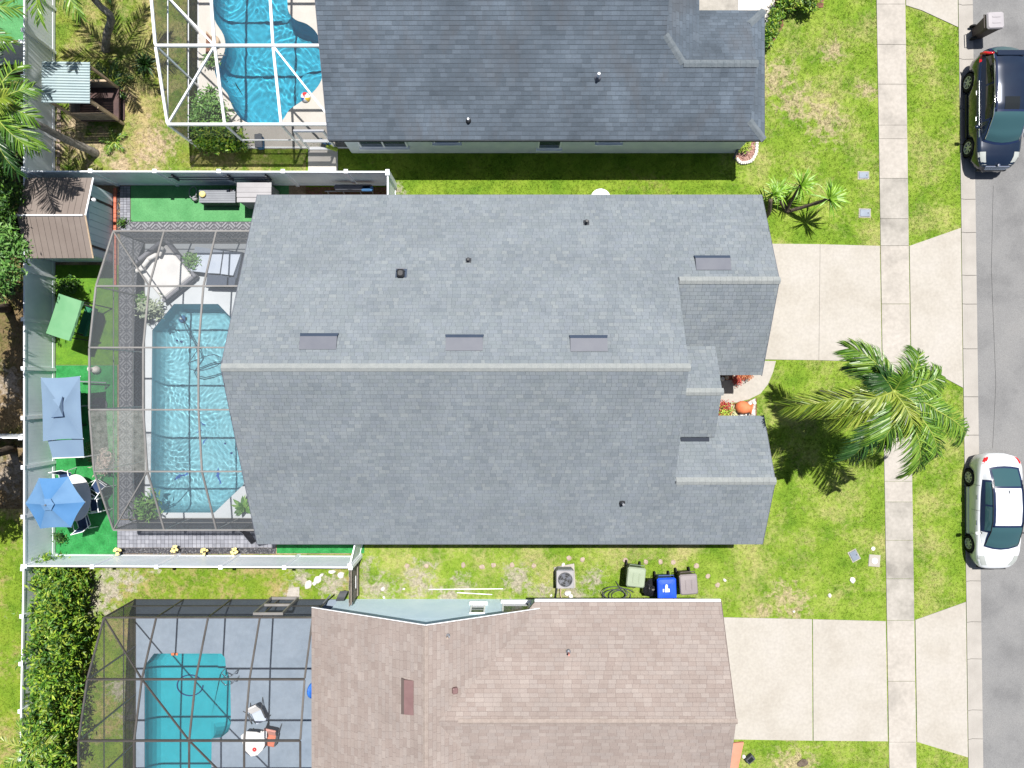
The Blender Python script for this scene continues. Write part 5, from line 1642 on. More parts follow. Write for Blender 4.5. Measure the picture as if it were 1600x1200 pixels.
    for k0,k1 in ((1,3),(nc-4,nc-2)):
        patch(iy(ro0)-5,iy(ro1)+5,k0-1,k1+(1 if k0==1 else 0) if k0==1 else k1+1,'side_surround','trim_navy',.003)
        patch(iy(ro0)-4,mid-1,k0,k1,'side_window',glass if not suv else 'car_glass_dark')
        patch(mid,iy(ro1)+4,k0,k1,'side_window',glass if not suv else 'car_glass_dark')
    # black surround lines
    for k in (3,nc-4):
        pts=[Vector(cr[i][k])+Vector((0.012 if k<nc//2 else -.012,0,.012)) for i in range(iy(ro0)-3,iy(ws1)+1)]
        mb=MB(); mb.tube(pts,.012 if not suv else .022,6); mb.build('roof_trim',M['chrome' if suv else 'trim_black'],root,smooth=True)
    if sunroof: patch(iy(sunroof[0]),iy(sunroof[1]),5,nc-6,'sunroof','car_glass_dark',.01)
    # wheels
    for wy in wheels_y:
        for s in (-1,1):
            cx=s*(hwid-.10)
            Mx=Matrix.Translation((cx,wy,wr))@Matrix.Rotation(R(90)*s,4,'Y')
            mb=MB(); mb.lathe([(wr*.66,-.09),(wr*.93,-.10),(wr,-.07),(wr,.07),(wr*.93,.10),(wr*.66,.09)],26,(0,0,0),Mx,False); w=mb.build('wheel',M['rubber'],root,smooth=True)
            mb=MB(); mb.lathe([(0,.03),(wr*.67,.03)],22,(0,0,0),Mx); mb.build('brake_disc',M['trim_black'],w)
            mb=MB(); mb.lathe([(wr*.60,.035),(wr*.60,.085),(wr*.68,.095),(wr*.68,.035)],22,(0,0,0),Mx,False)
            for k in range(7):
                a=2*math.pi*k/7
                p=Mx@Vector((.05*math.cos(a),.05*math.sin(a),.075)); q=Mx@Vector((wr*.62*math.cos(a),wr*.62*math.sin(a),.08))
                mb.beam(p,q,.055,.02,Vector((1,0,0)))
            mb.lathe([(0,.09),(.055,.085),(.06,.05)],12,(0,0,0),Mx)
            mb.build('rim',M['rim'],w)
            # arch liner
            mb=MB(); mb.lathe([(wr+.055,-.12),(wr+.055,.075)],26,(0,0,0),Mx,False); mb.build('arch_liner',M['trim_black'],root)
    # lower sills
    for s in (-1,1):
        mb=MB(); mb.cushion((s*hwid*.955,(wheels_y[0]+wheels_y[1])/2,.24),.07,wheels_y[0]-wheels_y[1]-2*wr-.16,.12,bev=.02); mb.build('sill',M['trim_black' if suv else paint],root)
    # mirrors
    my=ws1+.42
    for s in (-1,1):
        wb,wt,zb,zt=interp(cabin,my)
        mb=MB(); mb.cushion((s*(hwid+.10),my,zb+.09),.20,.13,.14,0,0,0,.045); mi=mb.build('mirror',M[paint],root,smooth=True)
        mb=MB(); mb.beam((s*(wb-.02),my,zb+.03),(s*(hwid+.03),my,zb+.07),.05,.04); mb.build('mirror_arm',M['trim_black'],mi)
    # door handles and seams
    for s in (-1,1):
        for hy in (.62,-.42):
            y=hy+(.05 if suv else 0); w,zb,zt=interp(body,y)
            mb=MB(); mb.cushion((s*(w*.992+.012),y,zt-.135),.03,.19,.035,bev=.012); mb.build('door_handle',M['chrome'],root)
        for yy in (wheels_y[0]-wr-.05+.12, .08, wheels_y[1]+wr+.16):
            pts=[]
            w,zb,zt=interp(body,yy)
            for f in (.40,.62): pts.append(Vector((s*(w*.992+.006),yy,zb+(zt-zb)*f)))
            pts.append(Vector((s*(w*.985+.004),yy,zt-.1))); pts.append(Vector((s*(w*.93+.004),yy,zt-.026)))
            mb=MB(); mb.tube(pts,.006,4); mb.build('door_seam',M['trim_black'],root)
    return root
def lamp(root,name,m,pts,th=.03,parent=None):
    mb=MB(); mb.prism3([Vector(p) for p in pts],Vector((0,0,-th))); return mb.build(name,M[m],root)
def surf(body,f,y,dz=.01):
    """point on the upper body skin at fraction f of the half width"""
    w,zb,zt=interp(body,y); hw_=max(b[1] for b in body); cr=.035*w/hw_
    af=abs(f)
    z = zt+cr*(1-af/.45*.2) if af<.45 else zt+.004+(cr*.8-.004)*(.80-af)/.35 if af<.8 else zt+.004-.029*(af-.8)/.13 if af<.93 else zt-.025-.075*(af-.93)/.055
    return Vector((w*f,y,z+dz))
def skin_patch(root,body,fs_,ys_,name,m,dz=.008):
    V=[];F=[]
    for y in ys_:
        a,b=fs_(y)
        for k in range(6): V.append(surf(body,a+(b-a)*k/5,y,dz))
    for i in range(len(ys_)-1):
        for k in range(5): F.append((i*6+k,i*6+k+1,(i+1)*6+k+1,(i+1)*6+k))
    mb=MB(); mb.add(V,F); return mb.build(name,M[m],root,smooth=True)

# white sedan: front towards the bottom of the photo (-y)
body_w=[(2.38,.34,.42,.72),(2.34,.54,.36,.90),(2.24,.69,.30,1.02),(2.05,.80,.25,1.06),(1.80,.865,.22,1.06),(1.45,.895,.20,1.04),(.6,.90,.19,.99),(-.4,.90,.19,.96),(-1.05,.90,.19,.95),(-1.55,.885,.20,.90),(-1.88,.84,.23,.835),(-2.10,.755,.28,.76),(-2.26,.62,.32,.67),(-2.35,.44,.36,.58),(-2.38,.30,.40,.53)]
cab_w=[(2.02,.66,.60,1.06,1.07),(1.80,.74,.60,1.05,1.14),(1.30,.80,.60,1.02,1.33),(.85,.82,.60,1.0,1.425),(.25,.83,.605,.985,1.455),(-.25,.83,.60,.97,1.43),(-.62,.82,.60,.96,1.33),(-1.05,.80,.64,.95,1.10),(-1.32,.74,.66,.935,.95)]
wc=P(1577,800,1.0)
white=car('white sedan parked facing down the street near the palm',body_w,cab_w,'paint_white',(1.36,-1.38),.325,(1.76,1.16,.95,-.35,-.52,-1.22),None)
skin_patch(white,body_w,lambda y:(.80,.97),[2.0,2.1,2.2,2.28],'taillight','lamp_red'); skin_patch(white,body_w,lambda y:(-.80,-.97),[2.0,2.1,2.2,2.28],'taillight','lamp_red')
skin_patch(white,body_w,lambda y:(.70+(-y-1.75)*-.25,.97),[-1.75,-1.9,-2.05,-2.18],'headlight','lamp_clear'); skin_patch(white,body_w,lambda y:(-.70-(-y-1.75)*-.25,-.97),[-1.75,-1.9,-2.05,-2.18],'headlight','lamp_clear')
mb=MB(); mb.cushion((0,-2.34,.56),.9,.05,.10,bev=.02); mb.build('grille',M['trim_black'],white)
mb=MB(); mb.cushion((0,-2.33,.30),1.1,.06,.12,bev=.02); mb.build('lower_grille',M['trim_black'],white)
mb=MB(); mb.beam((0,.86,1.452),(0,.98,1.455),.04,.05); mb.build('roof_antenna',M['mid_grey'],white)
# hood seams
for s in (-1,1):
    pts=[surf(body_w,s*(.80-.02*k),-1.2-.16*k,.004) for k in range(6)]
    mb=MB(); mb.tube(pts,.006,4); mb.build('hood_seam',M['mid_grey'],white)
place(white,wc.x-.29,P(1577,800.5,.8).y,-.03,0)

# dark blue crossover
body_d=[(2.38,.42,.48,.84),(2.34,.62,.40,1.0),(2.22,.79,.33,1.08),(2.0,.87,.29,1.10),(1.7,.905,.26,1.10),(1.3,.92,.25,1.08),(.6,.925,.24,1.05),(-.4,.925,.24,1.03),(-1.05,.92,.24,1.02),(-1.55,.90,.25,.985),(-1.90,.85,.28,.93),(-2.12,.76,.32,.85),(-2.27,.62,.36,.75),(-2.35,.45,.40,.64),(-2.38,.32,.44,.57)]
cab_d=[(2.30,.74,.58,1.06,1.08),(2.16,.78,.60,1.07,1.30),(1.92,.81,.62,1.07,1.56),(1.5,.83,.635,1.06,1.63),(.7,.84,.65,1.05,1.675),(0.0,.845,.645,1.04,1.665),(-.45,.84,.64,1.03,1.58),(-.95,.82,.66,1.02,1.28),(-1.30,.77,.68,1.005,1.02)]
dc=P(1576,170,1.0)
navy=car('dark blue crossover parked in front of the grey wheelie bin on the street',body_d,cab_d,'paint_navy',(1.33,-1.36),.36,(2.2,1.98,1.70,-.15,-.30,-1.20),None,sunroof=(.25,-.22),suv=True)
skin_patch(navy,body_d,lambda y:(.74,.985),[1.86,2.0,2.12,2.26],'taillight','lamp_red'); skin_patch(navy,body_d,lambda y:(-.74,-.985),[1.86,2.0,2.12,2.26],'taillight','lamp_red')
# tail lamps climb the rear pillars
for s in (-1,1):
    mb=MB(); mb.tube([(s*.86,2.18,1.08),(s*.80,2.14,1.24),(s*.72,2.04,1.42),(s*.60,2.02,1.50)],[.05,.06,.05,.03],8); mb.build('taillight',M['lamp_red'],navy,smooth=True)
skin_patch(navy,body_d,lambda y:(.66,.97),[-1.72,-1.9,-2.05,-2.2],'headlight','lamp_clear'); skin_patch(navy,body_d,lambda y:(-.66,-.97),[-1.72,-1.9,-2.05,-2.2],'headlight','lamp_clear')
for k in range(3):
    mb=MB(); mb.cushion((0,-2.27-.03*k,.82-.075*k),.98-.06*k,.06,.03,bev=.012); mb.build('grille_bar',M['chrome'],navy)
mb=MB(); mb.cushion((0,-2.31,.44),1.15,.06,.14,bev=.02); mb.build('lower_grille',M['trim_black'],navy)
mb=MB(); mb.lathe([(0,.0),(.06,.0),(.05,.02),(0,.025)],14,(0,-2.24,.90)); mb.build('badge',M['chrome'],navy)
for s in (-1,1):
    mb=MB(); mb.tube([(s*.67,1.75,1.60),(s*.67,1.6,1.675),(s*.69,.7,1.715),(s*.68,0,1.705),(s*.66,-.2,1.64)],.02,6); mb.build('roof_rail',M['trim_black'],navy,smooth=True)
    mb=MB(); mb.cushion((s*.90,-.02,1.05),.03,2.3,.03,bev=.01); mb.build('window_trim',M['chrome'],navy)
# windscreen wipers and spoiler
for a,b in (((-.55,-1.33,1.03),(.10,-1.20,1.09)),((.05,-1.36,1.04),(.62,-1.20,1.09))):
    mb=MB(); mb.tube([a,b],.012,5); mb.build('wiper',M['chrome'],navy)
mb=MB(); mb.cushion((0,1.98,1.60),1.1,.22,.04,0,-.1,0,.015); mb.build('rear_spoiler',M['paint_navy'],navy)
place(navy,dc.x-.30,P(1576,171,.9).y,-.03,0)
# =================================================================== OUTBUILDINGS
# brown roofed resin shed ----------------------------------------------------
shed=thing('garden_shed','garden shed with brown plank roof and pale blue front doors behind the pool cage','shed',(-17.8,6.45,0))
sx0,sx1,sxw=-19.0,-16.36,-16.62
sy1,sy0,syr=8.06,4.92,6.47; se,sr=1.80,2.30
for (ya,yb) in ((sy1,syr),(sy0,syr)):
    n=11
    ln=(sx1-sx0)/n
    for k in range(n):
        x0=sx0+k*ln+.006; x1=x0+ln-.012
        mb=MB(); za=se; zb_=sr
        mb.prism3([(x0,ya,za),(x1,ya,za),(x1,yb,zb_),(x0,yb,zb_)],-.03)
        mb.build('roof_panel',M['shed_roof'],shed)
    mb=MB(); mb.prism3([(sx0,ya,se-.035),(sx1-.03,ya,se-.035),(sx1-.03,yb,sr-.035),(sx0,yb,sr-.035)],-.02); mb.build('roof_deck',M['dark_grey'],shed)
mb=MB(); mb.tube([(sx0,syr,sr+.02),(sx1-.1,syr,sr+.02)],.035,8); mb.build('ridge_cap',M['white'],shed)
mb=MB(); mb.tube([(sx1-.02,syr,sr-.02),(sx1-.02,sy0,se-.02)],.03,6); mb.build('edge_trim',M['wood_tan'],shed)
mb=MB(); mb.tube([(sx1-.02,syr,sr-.02),(sx1-.02,sy1,se-.02)],.03,6); mb.build('edge_trim',M['white'],shed)
mb=MB(); mb.prism([(-18.95,sy0+.16),(sxw,sy0+.16),(sxw,sy1-.16),(-18.95,sy1-.16)],0,se-.06); mb.add([(sxw-.02,sy0+.16,se-.055),(sxw-.02,sy1-.16,se-.055),(sxw-.02,syr,sr-.10),(sxw-.1,sy0+.16,se-.055),(sxw-.1,sy1-.16,se-.055),(sxw-.1,syr,sr-.10)],[(0,1,2),(5,4,3),(0,3,4,1),(1,4,5,2),(2,5,3,0)]); mb.build('wall',M['shed_wall'],shed)
for k in range(10):
    y0=sy0+.2+k*(sy1-sy0-.4)/10; y1=y0+(sy1-sy0-.4)/10-.03
    mb=MB(); mb.box(sxw,sxw+.025,y0,y1,.05,1.70); mb.build('front_plank',M['shed_wall'],shed)
for yy in (5.45,7.35):
    mb=MB(); mb.box(sxw+.026,sxw+.05,yy-.045,yy+.045,.1,1.6); mb.build('hinge_strip',M['dark'],shed)
mb=MB(); mb.lathe([(0,-.08),(.06,-.06),(.08,.02),(.05,.09),(0,.11)],12,(sx1+.06,7.18,1.86)); mb.build('wall_lamp',M['white'],shed)
mb=MB(); mb.beam((sxw+.03,7.18,1.80),(sx1+.05,7.18,1.84),.05,.05); mb.build('lamp_arm',M['dark'],shed)

# playhouse --------------------------------------------------------------------
ph=thing('playhouse','small stilted playhouse with pale corrugated roof in the back yard','playhouse',(-17,11.5,0))
x0,x1=P(68,130,2.4).x,P(141,130,2.4).x; y1,y0=P(100,97,2.4).y,P(100,162,2.4).y
n=15
for k in range(n):
    ya=y0+(y1-y0)*k/n; yb=y0+(y1-y0)*(k+1)/n
    mb=MB(); z=2.42
    pr=[(ya+.004,z),(ya+(yb-ya)*.25,z+.035),(ya+(yb-ya)*.55,z+.035),(yb-.004,z)]
    vs=[(x0,y,zz+.06) for y,zz in pr]+[(x1,y,zz-.02) for y,zz in pr]+[(x0,y,zz+.05) for y,zz in pr]+[(x1,y,zz-.03) for y,zz in pr]
    fs=[(i,i+1,5+i,4+i) for i in range(3)]+[(8+i,9+i,13+i,12+i) for i in range(3)]+[(0,1,9,8),(1,2,10,9),(2,3,11,10),(4,5,13,12),(5,6,14,13),(6,7,15,14),(0,8,12,4),(3,11,15,7)]
    mb.add(vs,fs); mb.build('roof_sheet',M['corrugated'],ph)
px0,px1,py0,py1=x0+.18,x1-.06,y0+.12,y1-.14
for x in (px0,px1):
    for y in (py0,py1):
        mb=MB(); mb.box(x-.045,x+.045,y-.045,y+.045,-.05,2.36); mb.build('post',M['wood_tan'],ph)
mb=MB(); mb.box(px0-.05,px1+.05,py0-.05,py1+.05,.40,.46); mb.build('floor',M['wood_dark'],ph)
for (a,b,c,d) in ((px0+.05,px1-.05,py0-.02,py0+.02),(px0-.02,px0+.02,py0+.05,py1-.05),(px0+.05,px1-.05,py1-.02,py1+.02)):
    mb=MB(); mb.box(a,b,c,d,.465,1.05); mb.build('wall_panel',M['wood_grey'],ph)
    mb=MB(); mb.box(a,b,c-.02,d+.02,1.055,1.11); mb.build('rail',M['wood_tan'],ph)
    mb=MB(); mb.box(a,b,c-.01,d+.01,2.22,2.31); mb.build('beam',M['wood_tan'],ph)
mb=MB(); mb.box(px1-.02,px1+.02,py0+.06,py0+.10,.46,2.3); mb.build('door_post',M['wood_tan'],ph)
# stained landing with pink pavers beside it
lx0,lx1,ly0,ly1=P(143,0).x,P(180,0).x,P(0,188).y,P(0,142).y
lx0+= -.0
mb=MB(); mb.box(px1+.06,lx1,ly0,ly1,-.05,.05); mb.build('landing',M['wood_dark'],ph)
mb=MB(); mb.box(px1+.1,lx1-.1,ly1-.12,ly1-.06,.05,.32); mb.build('step_rail',M['brick_pink'],ph)
mb=MB(); mb.beam((px1+.02,py0-.05,1.9),(lx1-.02,ly0+.05,.06),.06,.09); mb.build('ramp_rail',M['wood_tan'],ph)
for k in range(5):
    y=ly1-.12-k*.235
    mb=MB(); mb.cushion((lx1+.13,y,.03),.22,.225,.07,random.uniform(-.06,.06),bev=.012)
    tag(mb.build('paver_stone',M['brick_pink']),'pink paver in the row beside the dark playhouse landing','paver','pink pavers by the playhouse')
# pale stones along the fence there
for k in range(9):
    p=P(93-.2*k,172+11.5*k); mb=MB(); mb.cushion((p.x,p.y,.03),random.uniform(.12,.2),random.uniform(.24,.28),.07,random.uniform(-.1,.1),bev=.02)
    tag(mb.build('edging_stone',M['stone_pink']),'pale stone lying along the foot of the fence behind the playhouse','edging stone','pale stones along the fence')

# red brick edging between shed and pool cage
n=19
for k in range(n):
    y=8.15-k*(8.15-4.1)/n; mb=MB(); mb.cushion((-16.50,y-.1,.05),.115,.205,.11,random.uniform(-.03,.03),bev=.01)
    tag(mb.build('edging_brick',M['brick_red']),'red brick in the edging row between the shed and the pool cage','brick','red edging bricks by the shed')
for y0_,y1_,x in ((.8,8.1,-16.42),):
    pass

# =================================================================== YARD FURNITURE
# dark grey storage bench + bowl
c=P(339,306,.62)
b=thing('storage_bench','dark grey slatted storage box on the artificial turf strip','storage box',(c.x,c.y,0))
mb=MB(); mb.box(c.x-.70,c.x+.70,c.y-.28,c.y+.26,.0,.56); mb.build('body',M['dark_grey'],b)
for k in range(6):
    mb=MB(); y=c.y-.27+k*.092; mb.box(c.x-.74,c.x+.74,y,y+.084,.565,.60); mb.build('slat',M['mid_grey'],b)
mb=MB(); mb.box(c.x+.50,c.x+.63,c.y+.20,c.y+.285,.601,.63); mb.build('clasp',M['dark'],b)
p=P(317,304,.62)
mb=MB(); mb.lathe([(0,.602),(.10,.604),(.135,.66),(.12,.70),(.06,.735),(0,.74)],18,(p.x,p.y,0)); tag(mb.build('straw_hat',M['yellow_petal'],smooth=True),'round cream coloured bowl on the dark grey storage box','bowl')
# low garden ring beside it
p=P(304,302,.1)
mb=MB(); mb.tube([(p.x+.2*math.cos(t),p.y+.24*math.sin(t),.25+.1*math.cos(t)) for t in np.linspace(0,6.283,25)],.02,6); tag(mb.build('wire_hoop',M['mid_grey']),'grey wire hoop leaning by the left end of the storage box','hoop')
p=P(304,310,.2); mb=MB(); mb.lathe([(0,.0),(.09,.0),(.11,.2),(.07,.26),(0,.27)],12,(p.x,p.y,0)); tag(mb.build('watering_pot',M['light_grey'],smooth=True),'small pale pot at the left end of the storage box','pot')
# tall pale resin cabinet
c=P(396,300,1.25)
b=thing('resin_cabinet','tall pale grey resin cabinet standing by the corner of the main roof','cabinet',(c.x,c.y,0))
mb=MB(); mb.box(c.x-.60,c.x+.62,c.y-.36,c.y+.36,.0,1.17); mb.build('body',M['mid_grey'],b)
for k in range(4):
    mb=MB(); y0_=c.y-.40+k*.2; mb.prism3([(c.x-.68,y0_+.004,1.20+.012*(k<2)+.02*(k in (1,2))),(c.x+.70,y0_+.004,1.20+.012*(k<2)+.02*(k in (1,2))),(c.x+.70,y0_+.194,1.20+.02*(k in (1,2))),(c.x-.68,y0_+.194,1.20+.02*(k in (1,2)))],-.04); mb.build('lid_panel',M['light_grey'],b)
for s in (-1,1):
    mb=MB(); mb.box(c.x+s*.31-.28,c.x+s*.31+.28,c.y-.385,c.y-.362,.05,1.14); d=mb.build('door',M['light_grey'],b)
    mb=MB(); mb.box(c.x+s*.06-.015,c.x+s*.06+.015,c.y-.41,c.y-.387,.55,.7); mb.build('handle',M['dark'],d)
# tool rack / pole hanging on the fence
rk=thing('hanging_rack','long blue grey pole rack hung on the white fence above the turf strip','pole rack',(-12.6,8.15,1.0))
for z,a,b_ in ((1.45,-13.6,-9.6),(1.15,-13.4,-9.6)):
    mb=MB(); mb.tube([(a,8.18,z),(b_,8.18,z)],.022,8); mb.build('pole',M['vent_metal'],rk)
for x in (-13.4,-11.2,-9.7):
    mb=MB(); mb.box(x-.03,x+.03,8.16,8.255,1.0,1.6); mb.build('bracket',M['dark_grey'],rk)
# covered long thing behind the house corner
c=P(543,291,.8)
b=thing('folded_lounger','folded blue grey lounger stored between the white fence and the main roof','lounger',(c.x,c.y,0))
mb=MB(); mb.cushion((c.x+.2,c.y,.62),1.55,.22,.22,0,0,0,.06); mb.build('cushion',M['vent_metal'],b)
mb=MB(); mb.cushion((c.x+.75,c.y-.03,.60),.48,.24,.26,0,0,0,.06); mb.build('cushion',M['canvas_bright'],b)
for x in (-.95,-.3,.4,.9):
    mb=MB(); mb.tube([(c.x+x,c.y-.15,0),(c.x+x+.05,c.y-.12,.5)],.02,6); mb.build('leg',M['mid_grey'],b)
mb=MB(); mb.tube([(c.x-1.0,c.y-.12,.5),(c.x+.95,c.y-.12,.5)],.025,6); mb.build('frame',M['mid_grey'],b)
mb=MB(); mb.box(-8.6,-4.95,6.9,8.2,-.03,.006); struct(mb.build('bare_earth',M['soil']))
mb=MB(); mb.box(-7.9,-7.3,6.9,7.9,.0,.03); struct(mb.build('concrete_slab',M['concrete_walk']))

# green two seat swing ---------------------------------------------------------
def canopy_swing(label, cx, cy, rz, w, d, zt, mtop, mseat, peak=.05, tilt=0.0, frame='dark'):
    t=thing('swing_seat',label,'swing seat',(0,0,0))
    for s in (-1,1):
        for q in (-1,1):
            mb=MB(); mb.tube([(s*w*.46,q*.55,0),(s*w*.46,q*.08,zt-.12)],.025,7); mb.build('leg',M[frame],t)
        mb=MB(); mb.tube([(s*w*.46,-d*.46,zt-.10),(s*w*.46,d*.46,zt-.02)],.02,6); mb.build('canopy_arm',M[frame],t)
        mb=MB(); mb.tube([(s*w*.36,0,zt-.12),(s*w*.36,.05,.62)],.012,5); mb.build('hanger',M[frame],t)
    mb=MB(); mb.tube([(-w*.46,0,zt-.12),(w*.46,0,zt-.12)],.03,7); mb.build('crossbar',M[frame],t)
    # cloth top with a slight sag and hanging edge
    nx,ny=9,7; V=[];F=[]
    for j in range(ny):
        for i in range(nx):
            u=i/(nx-1)*2-1; v=j/(ny-1)*2-1
            V.append((u*w/2,v*d/2,zt+tilt*v*d/2+peak*(1-v*v)-.03*(1-u*u)*abs(v)))
    for j in range(ny-1):
        for i in range(nx-1): F.append((j*nx+i,j*nx+i+1,(j+1)*nx+i+1,(j+1)*nx+i))
    mb=MB(); mb.add(V,F); mb.build('canopy',M[mtop],t,smooth=True)
    for s in (-1,1):
        V=[];F=[]
        for i in range(13):
            x=-w/2+w*i/12; dz=.10+.035*math.sin(i*2.1)
            z=zt+tilt*s*d/2; V+=[(x,s*(d/2+.004),z-.02*(1-(2*i/12-1)**2)),(x,s*(d/2+.03),z-dz)]
        for i in range(12): F.append((2*i,2*i+1,2*i+3,2*i+2))
        mb=MB(); mb.add(V,F); mb.build('valance',M[mtop],t)
    mb=MB(); mb.cushion((0,.02,.46),w*.72,.52,.09,bev=.03); mb.build('seat',M[mseat],t)
    mb=MB(); mb.cushion((0,.33,.74),w*.72,.10,.50,0,-.25,0,.03); mb.build('backrest',M[mseat],t)
    for s in (-1,1):
        mb=MB(); mb.cushion((s*w*.375,.0,.64),.05,.5,.05,bev=.015); mb.build('armrest',M[frame],t)
    return place(t,cx,cy,.01,rz)
c=P(100,495.5,1.95)
sw_=canopy_swing('green swing seat with pale green cloth canopy on the lime turf',c.x,c.y,R(72)-R(180)+R(0),1.62,.98,1.95,'canvas_green','canvas_dkgreen',.06,.06)

# blue rectangular canopy ------------------------------------------------------
c=P(96,638,2.2)
cn_=thing('canopy_umbrella','rectangular sky blue canopy with a vent flap standing by the white fence','umbrella',(c.x,c.y,0))
cor=[P(63.5,590,2.15),P(125,587.5,2.15),P(129.5,686,2.15),P(67,689.5,2.15)]
ap=P(95.5,636,2.52)
def sag_panel(a,b,apex,m,name,parent,sag=.05,n=8):
    V=[];F=[]
    for i in range(n+1):
        for j in range(n+1):
            t=j/n
            e=a.lerp(b,i/n); q=e.lerp(apex,t); u=i/n
            inward=(a+b)/2; 
            edge=math.sin(math.pi*u)*(1-t)
            q=q+(apex-e)*(.035*edge); q.z-=sag*math.sin(math.pi*t)*math.sin(math.pi*u)
            V.append(q)
    for i in range(n):
        for j in range(n): F.append((i*(n+1)+j,(i+1)*(n+1)+j,(i+1)*(n+1)+j+1,i*(n+1)+j+1))
    mb=MB(); mb.add(V,F); return mb.build(name,M[m],parent,smooth=True)
for i in range(4): sag_panel(cor[i],cor[(i+1)%4],ap,'canvas_sky','canopy_panel',cn_,.04)
for i in range(4):
    mb=MB(); mb.tube([cor[i]-Vector((0,0,.03)),ap-Vector((0,0,.04))],.014,6); mb.build('rib',M['white_frame'],cn_)
# vent cap with dark gap under it
vc=[P(79,622,2.47),P(95.5,620,2.47),P(96,652,2.47),P(78,654,2.47)]; va=P(90,640,2.62)
vc=[ap+Vector((dx,dy,-.03)) for dx,dy in ((-.34,.30),(.02,.40),(.05,-.36),(-.38,-.40))]; va=ap+Vector((0,0,.12))
for i in range(4): sag_panel(vc[i],vc[(i+1)%4],va,'canvas_sky','vent_panel',cn_,.01,3)
mb=MB(); mb.tube([vc[1]+Vector((0.01,0,.0)),vc[2]+Vector((0.01,0,.0)),vc[3]],.014,5); mb.build('vent_edge',M['sling_navy'],cn_)
mb=MB(); mb.tube([(ap.x,ap.y,0),(ap.x,ap.y,2.5)],.03,10); mb.build('pole',M['mid_grey'],cn_)
mb=MB(); mb.lathe([(0,.0),(.32,.01),(.32,.06),(.08,.10),(0,.1)],18,(ap.x,ap.y,.01)); mb.build('base',M['dark_grey'],cn_)
# lower flap as a second sail
fl=thing('sun_sail','small blue cloth flap hanging at the lower end of the rectangular canopy','sun sail',(c.x,c.y-1.6,0))
fc=[P(74.5,688,2.02),P(129.5,686,2.02),P(131.5,714,1.80),P(82.5,716,1.80)]
mb=MB(); V=[];n=6
for i in range(n+1):
    for j in range(n+1):
        a=fc[0].lerp(fc[1],i/n); b_=fc[3].lerp(fc[2],i/n); q=a.lerp(b_,j/n); q.z-=.03*math.sin(math.pi*i/n); V.append(q)
mb.add(V,[(i*(n+1)+j,(i+1)*(n+1)+j,(i+1)*(n+1)+j+1,i*(n+1)+j+1) for i in range(n) for j in range(n)]); mb.build('cloth',M['canvas_sky'],fl,smooth=True)
for q in fc[2:]:
    mb=MB(); mb.tube([(q.x,q.y,0),(q.x,q.y,q.z)],.018,6); mb.build('pole',M['white_frame'],fl)
mb=MB(); mb.tube([fc[3],fc[2]],.018,6); mb.build('crossbar',M['white_frame'],fl)
# bench below the blue canopy
bx,by=P(120,640,.4).x,P(120,640,.4).y
t=thing('garden_bench','dark bench in the shade under the rectangular blue canopy','bench',(bx,by,0))
mb=MB(); mb.cushion((bx-.1,by,.42),.55,1.5,.08,bev=.02); mb.build('seat',M['wicker_navy'],t)
mb=MB(); mb.cushion((bx-.42,by,.70),.07,1.5,.45,bev=.02); mb.build('backrest',M['wicker_navy'],t)
for sx_ in (-.3,.12):
    for sy_ in (-.65,.65):
        mb=MB(); mb.box(bx+sx_-.03,bx+sx_+.03,by+sy_-.03,by+sy_+.03,.01,.38); mb.build('leg',M['dark'],t)
p0,p1=P(123,596,.35),P(166,598,.35)
mb=MB(); mb.tube([p0,p1,P(164,608,.02)],.03,7); tag(mb.build('metal_rail',M['mid_grey']),'grey metal bar lying on the turf beside the blue canopy','rail')

# hexagonal umbrella + table + chairs -------------------------------------------
um=thing('patio_umbrella','hexagonal blue umbrella over the round table in the fence corner','umbrella',(0,0,0))
hx=[P(a,b_,2.18) for a,b_ in ((60.5,747),(107,744.5),(133,784.5),(111,824),(63,826),(39.5,786.5))]
hc=sum(hx,Vector())/6; hap=Vector((hc.x,hc.y,2.66))
ORG[um.name]=(hc.x,hc.y,0); um.location=(hc.x,hc.y,0)
for i in range(6): sag_panel(hx[i],hx[(i+1)%6],hap,'canvas_blue' if i%2 else 'canvas_bright','canopy_panel',um,.045)
for i in range(6):
    mb=MB(); mb.tube([hx[i]-Vector((0,0,.02)),hap-Vector((0,0,.05))],.012,6); mb.build('rib',M['white_frame'],um)
vh=[hap+Vector((.26*math.cos(a),.26*math.sin(a),-.05)) for a in [math.pi/3*k+.05 for k in range(6)]]
for i in range(6): sag_panel(vh[i],vh[(i+1)%6],hap+Vector((0,0,.06)),'canvas_blue','vent_panel',um,.008,3)
mb=MB(); mb.lathe([(0,0),(.035,0),(.03,.05),(0,.08)],10,hap+Vector((0,0,.05))); mb.build('finial',M['mid_grey'],um)
mb=MB(); mb.tube([(hc.x,hc.y,0),(hc.x,hc.y,2.62)],.025,10); mb.build('pole',M['mid_grey'],um)
mb=MB(); mb.lathe([(0,.0),(.28,.01),(.28,.05),(.06,.10),(0,.1)],18,(hc.x,hc.y,.02)); mb.build('base',M['dark_grey'],um)
tx,ty=-17.72,-4.62
tb=thing('patio_table','oval white topped patio table under the hexagonal umbrella','table',(tx,ty,0))
prof=[(0,.70),(.95,.70),(.97,.715),(.97,.735),(.94,.745),(0,.745)]
mb=MB(); mb.lathe(prof,36,(0,0,0),Matrix.Diagonal((.64,.98,1,1)).to_4x4()); 
mb.v=[(x+tx,y+ty,z) for x,y,z in mb.v]; mb.build('tabletop',M['cloth_white'],tb)
for sx_ in (-1,1):
    for sy_ in (-1,1):
        mb=MB(); mb.tube([(tx+sx_*.30,ty+sy_*.48,.70),(tx+sx_*.44,ty+sy_*.66,.01)],.022,7); mb.build('leg',M['white_frame'],tb)
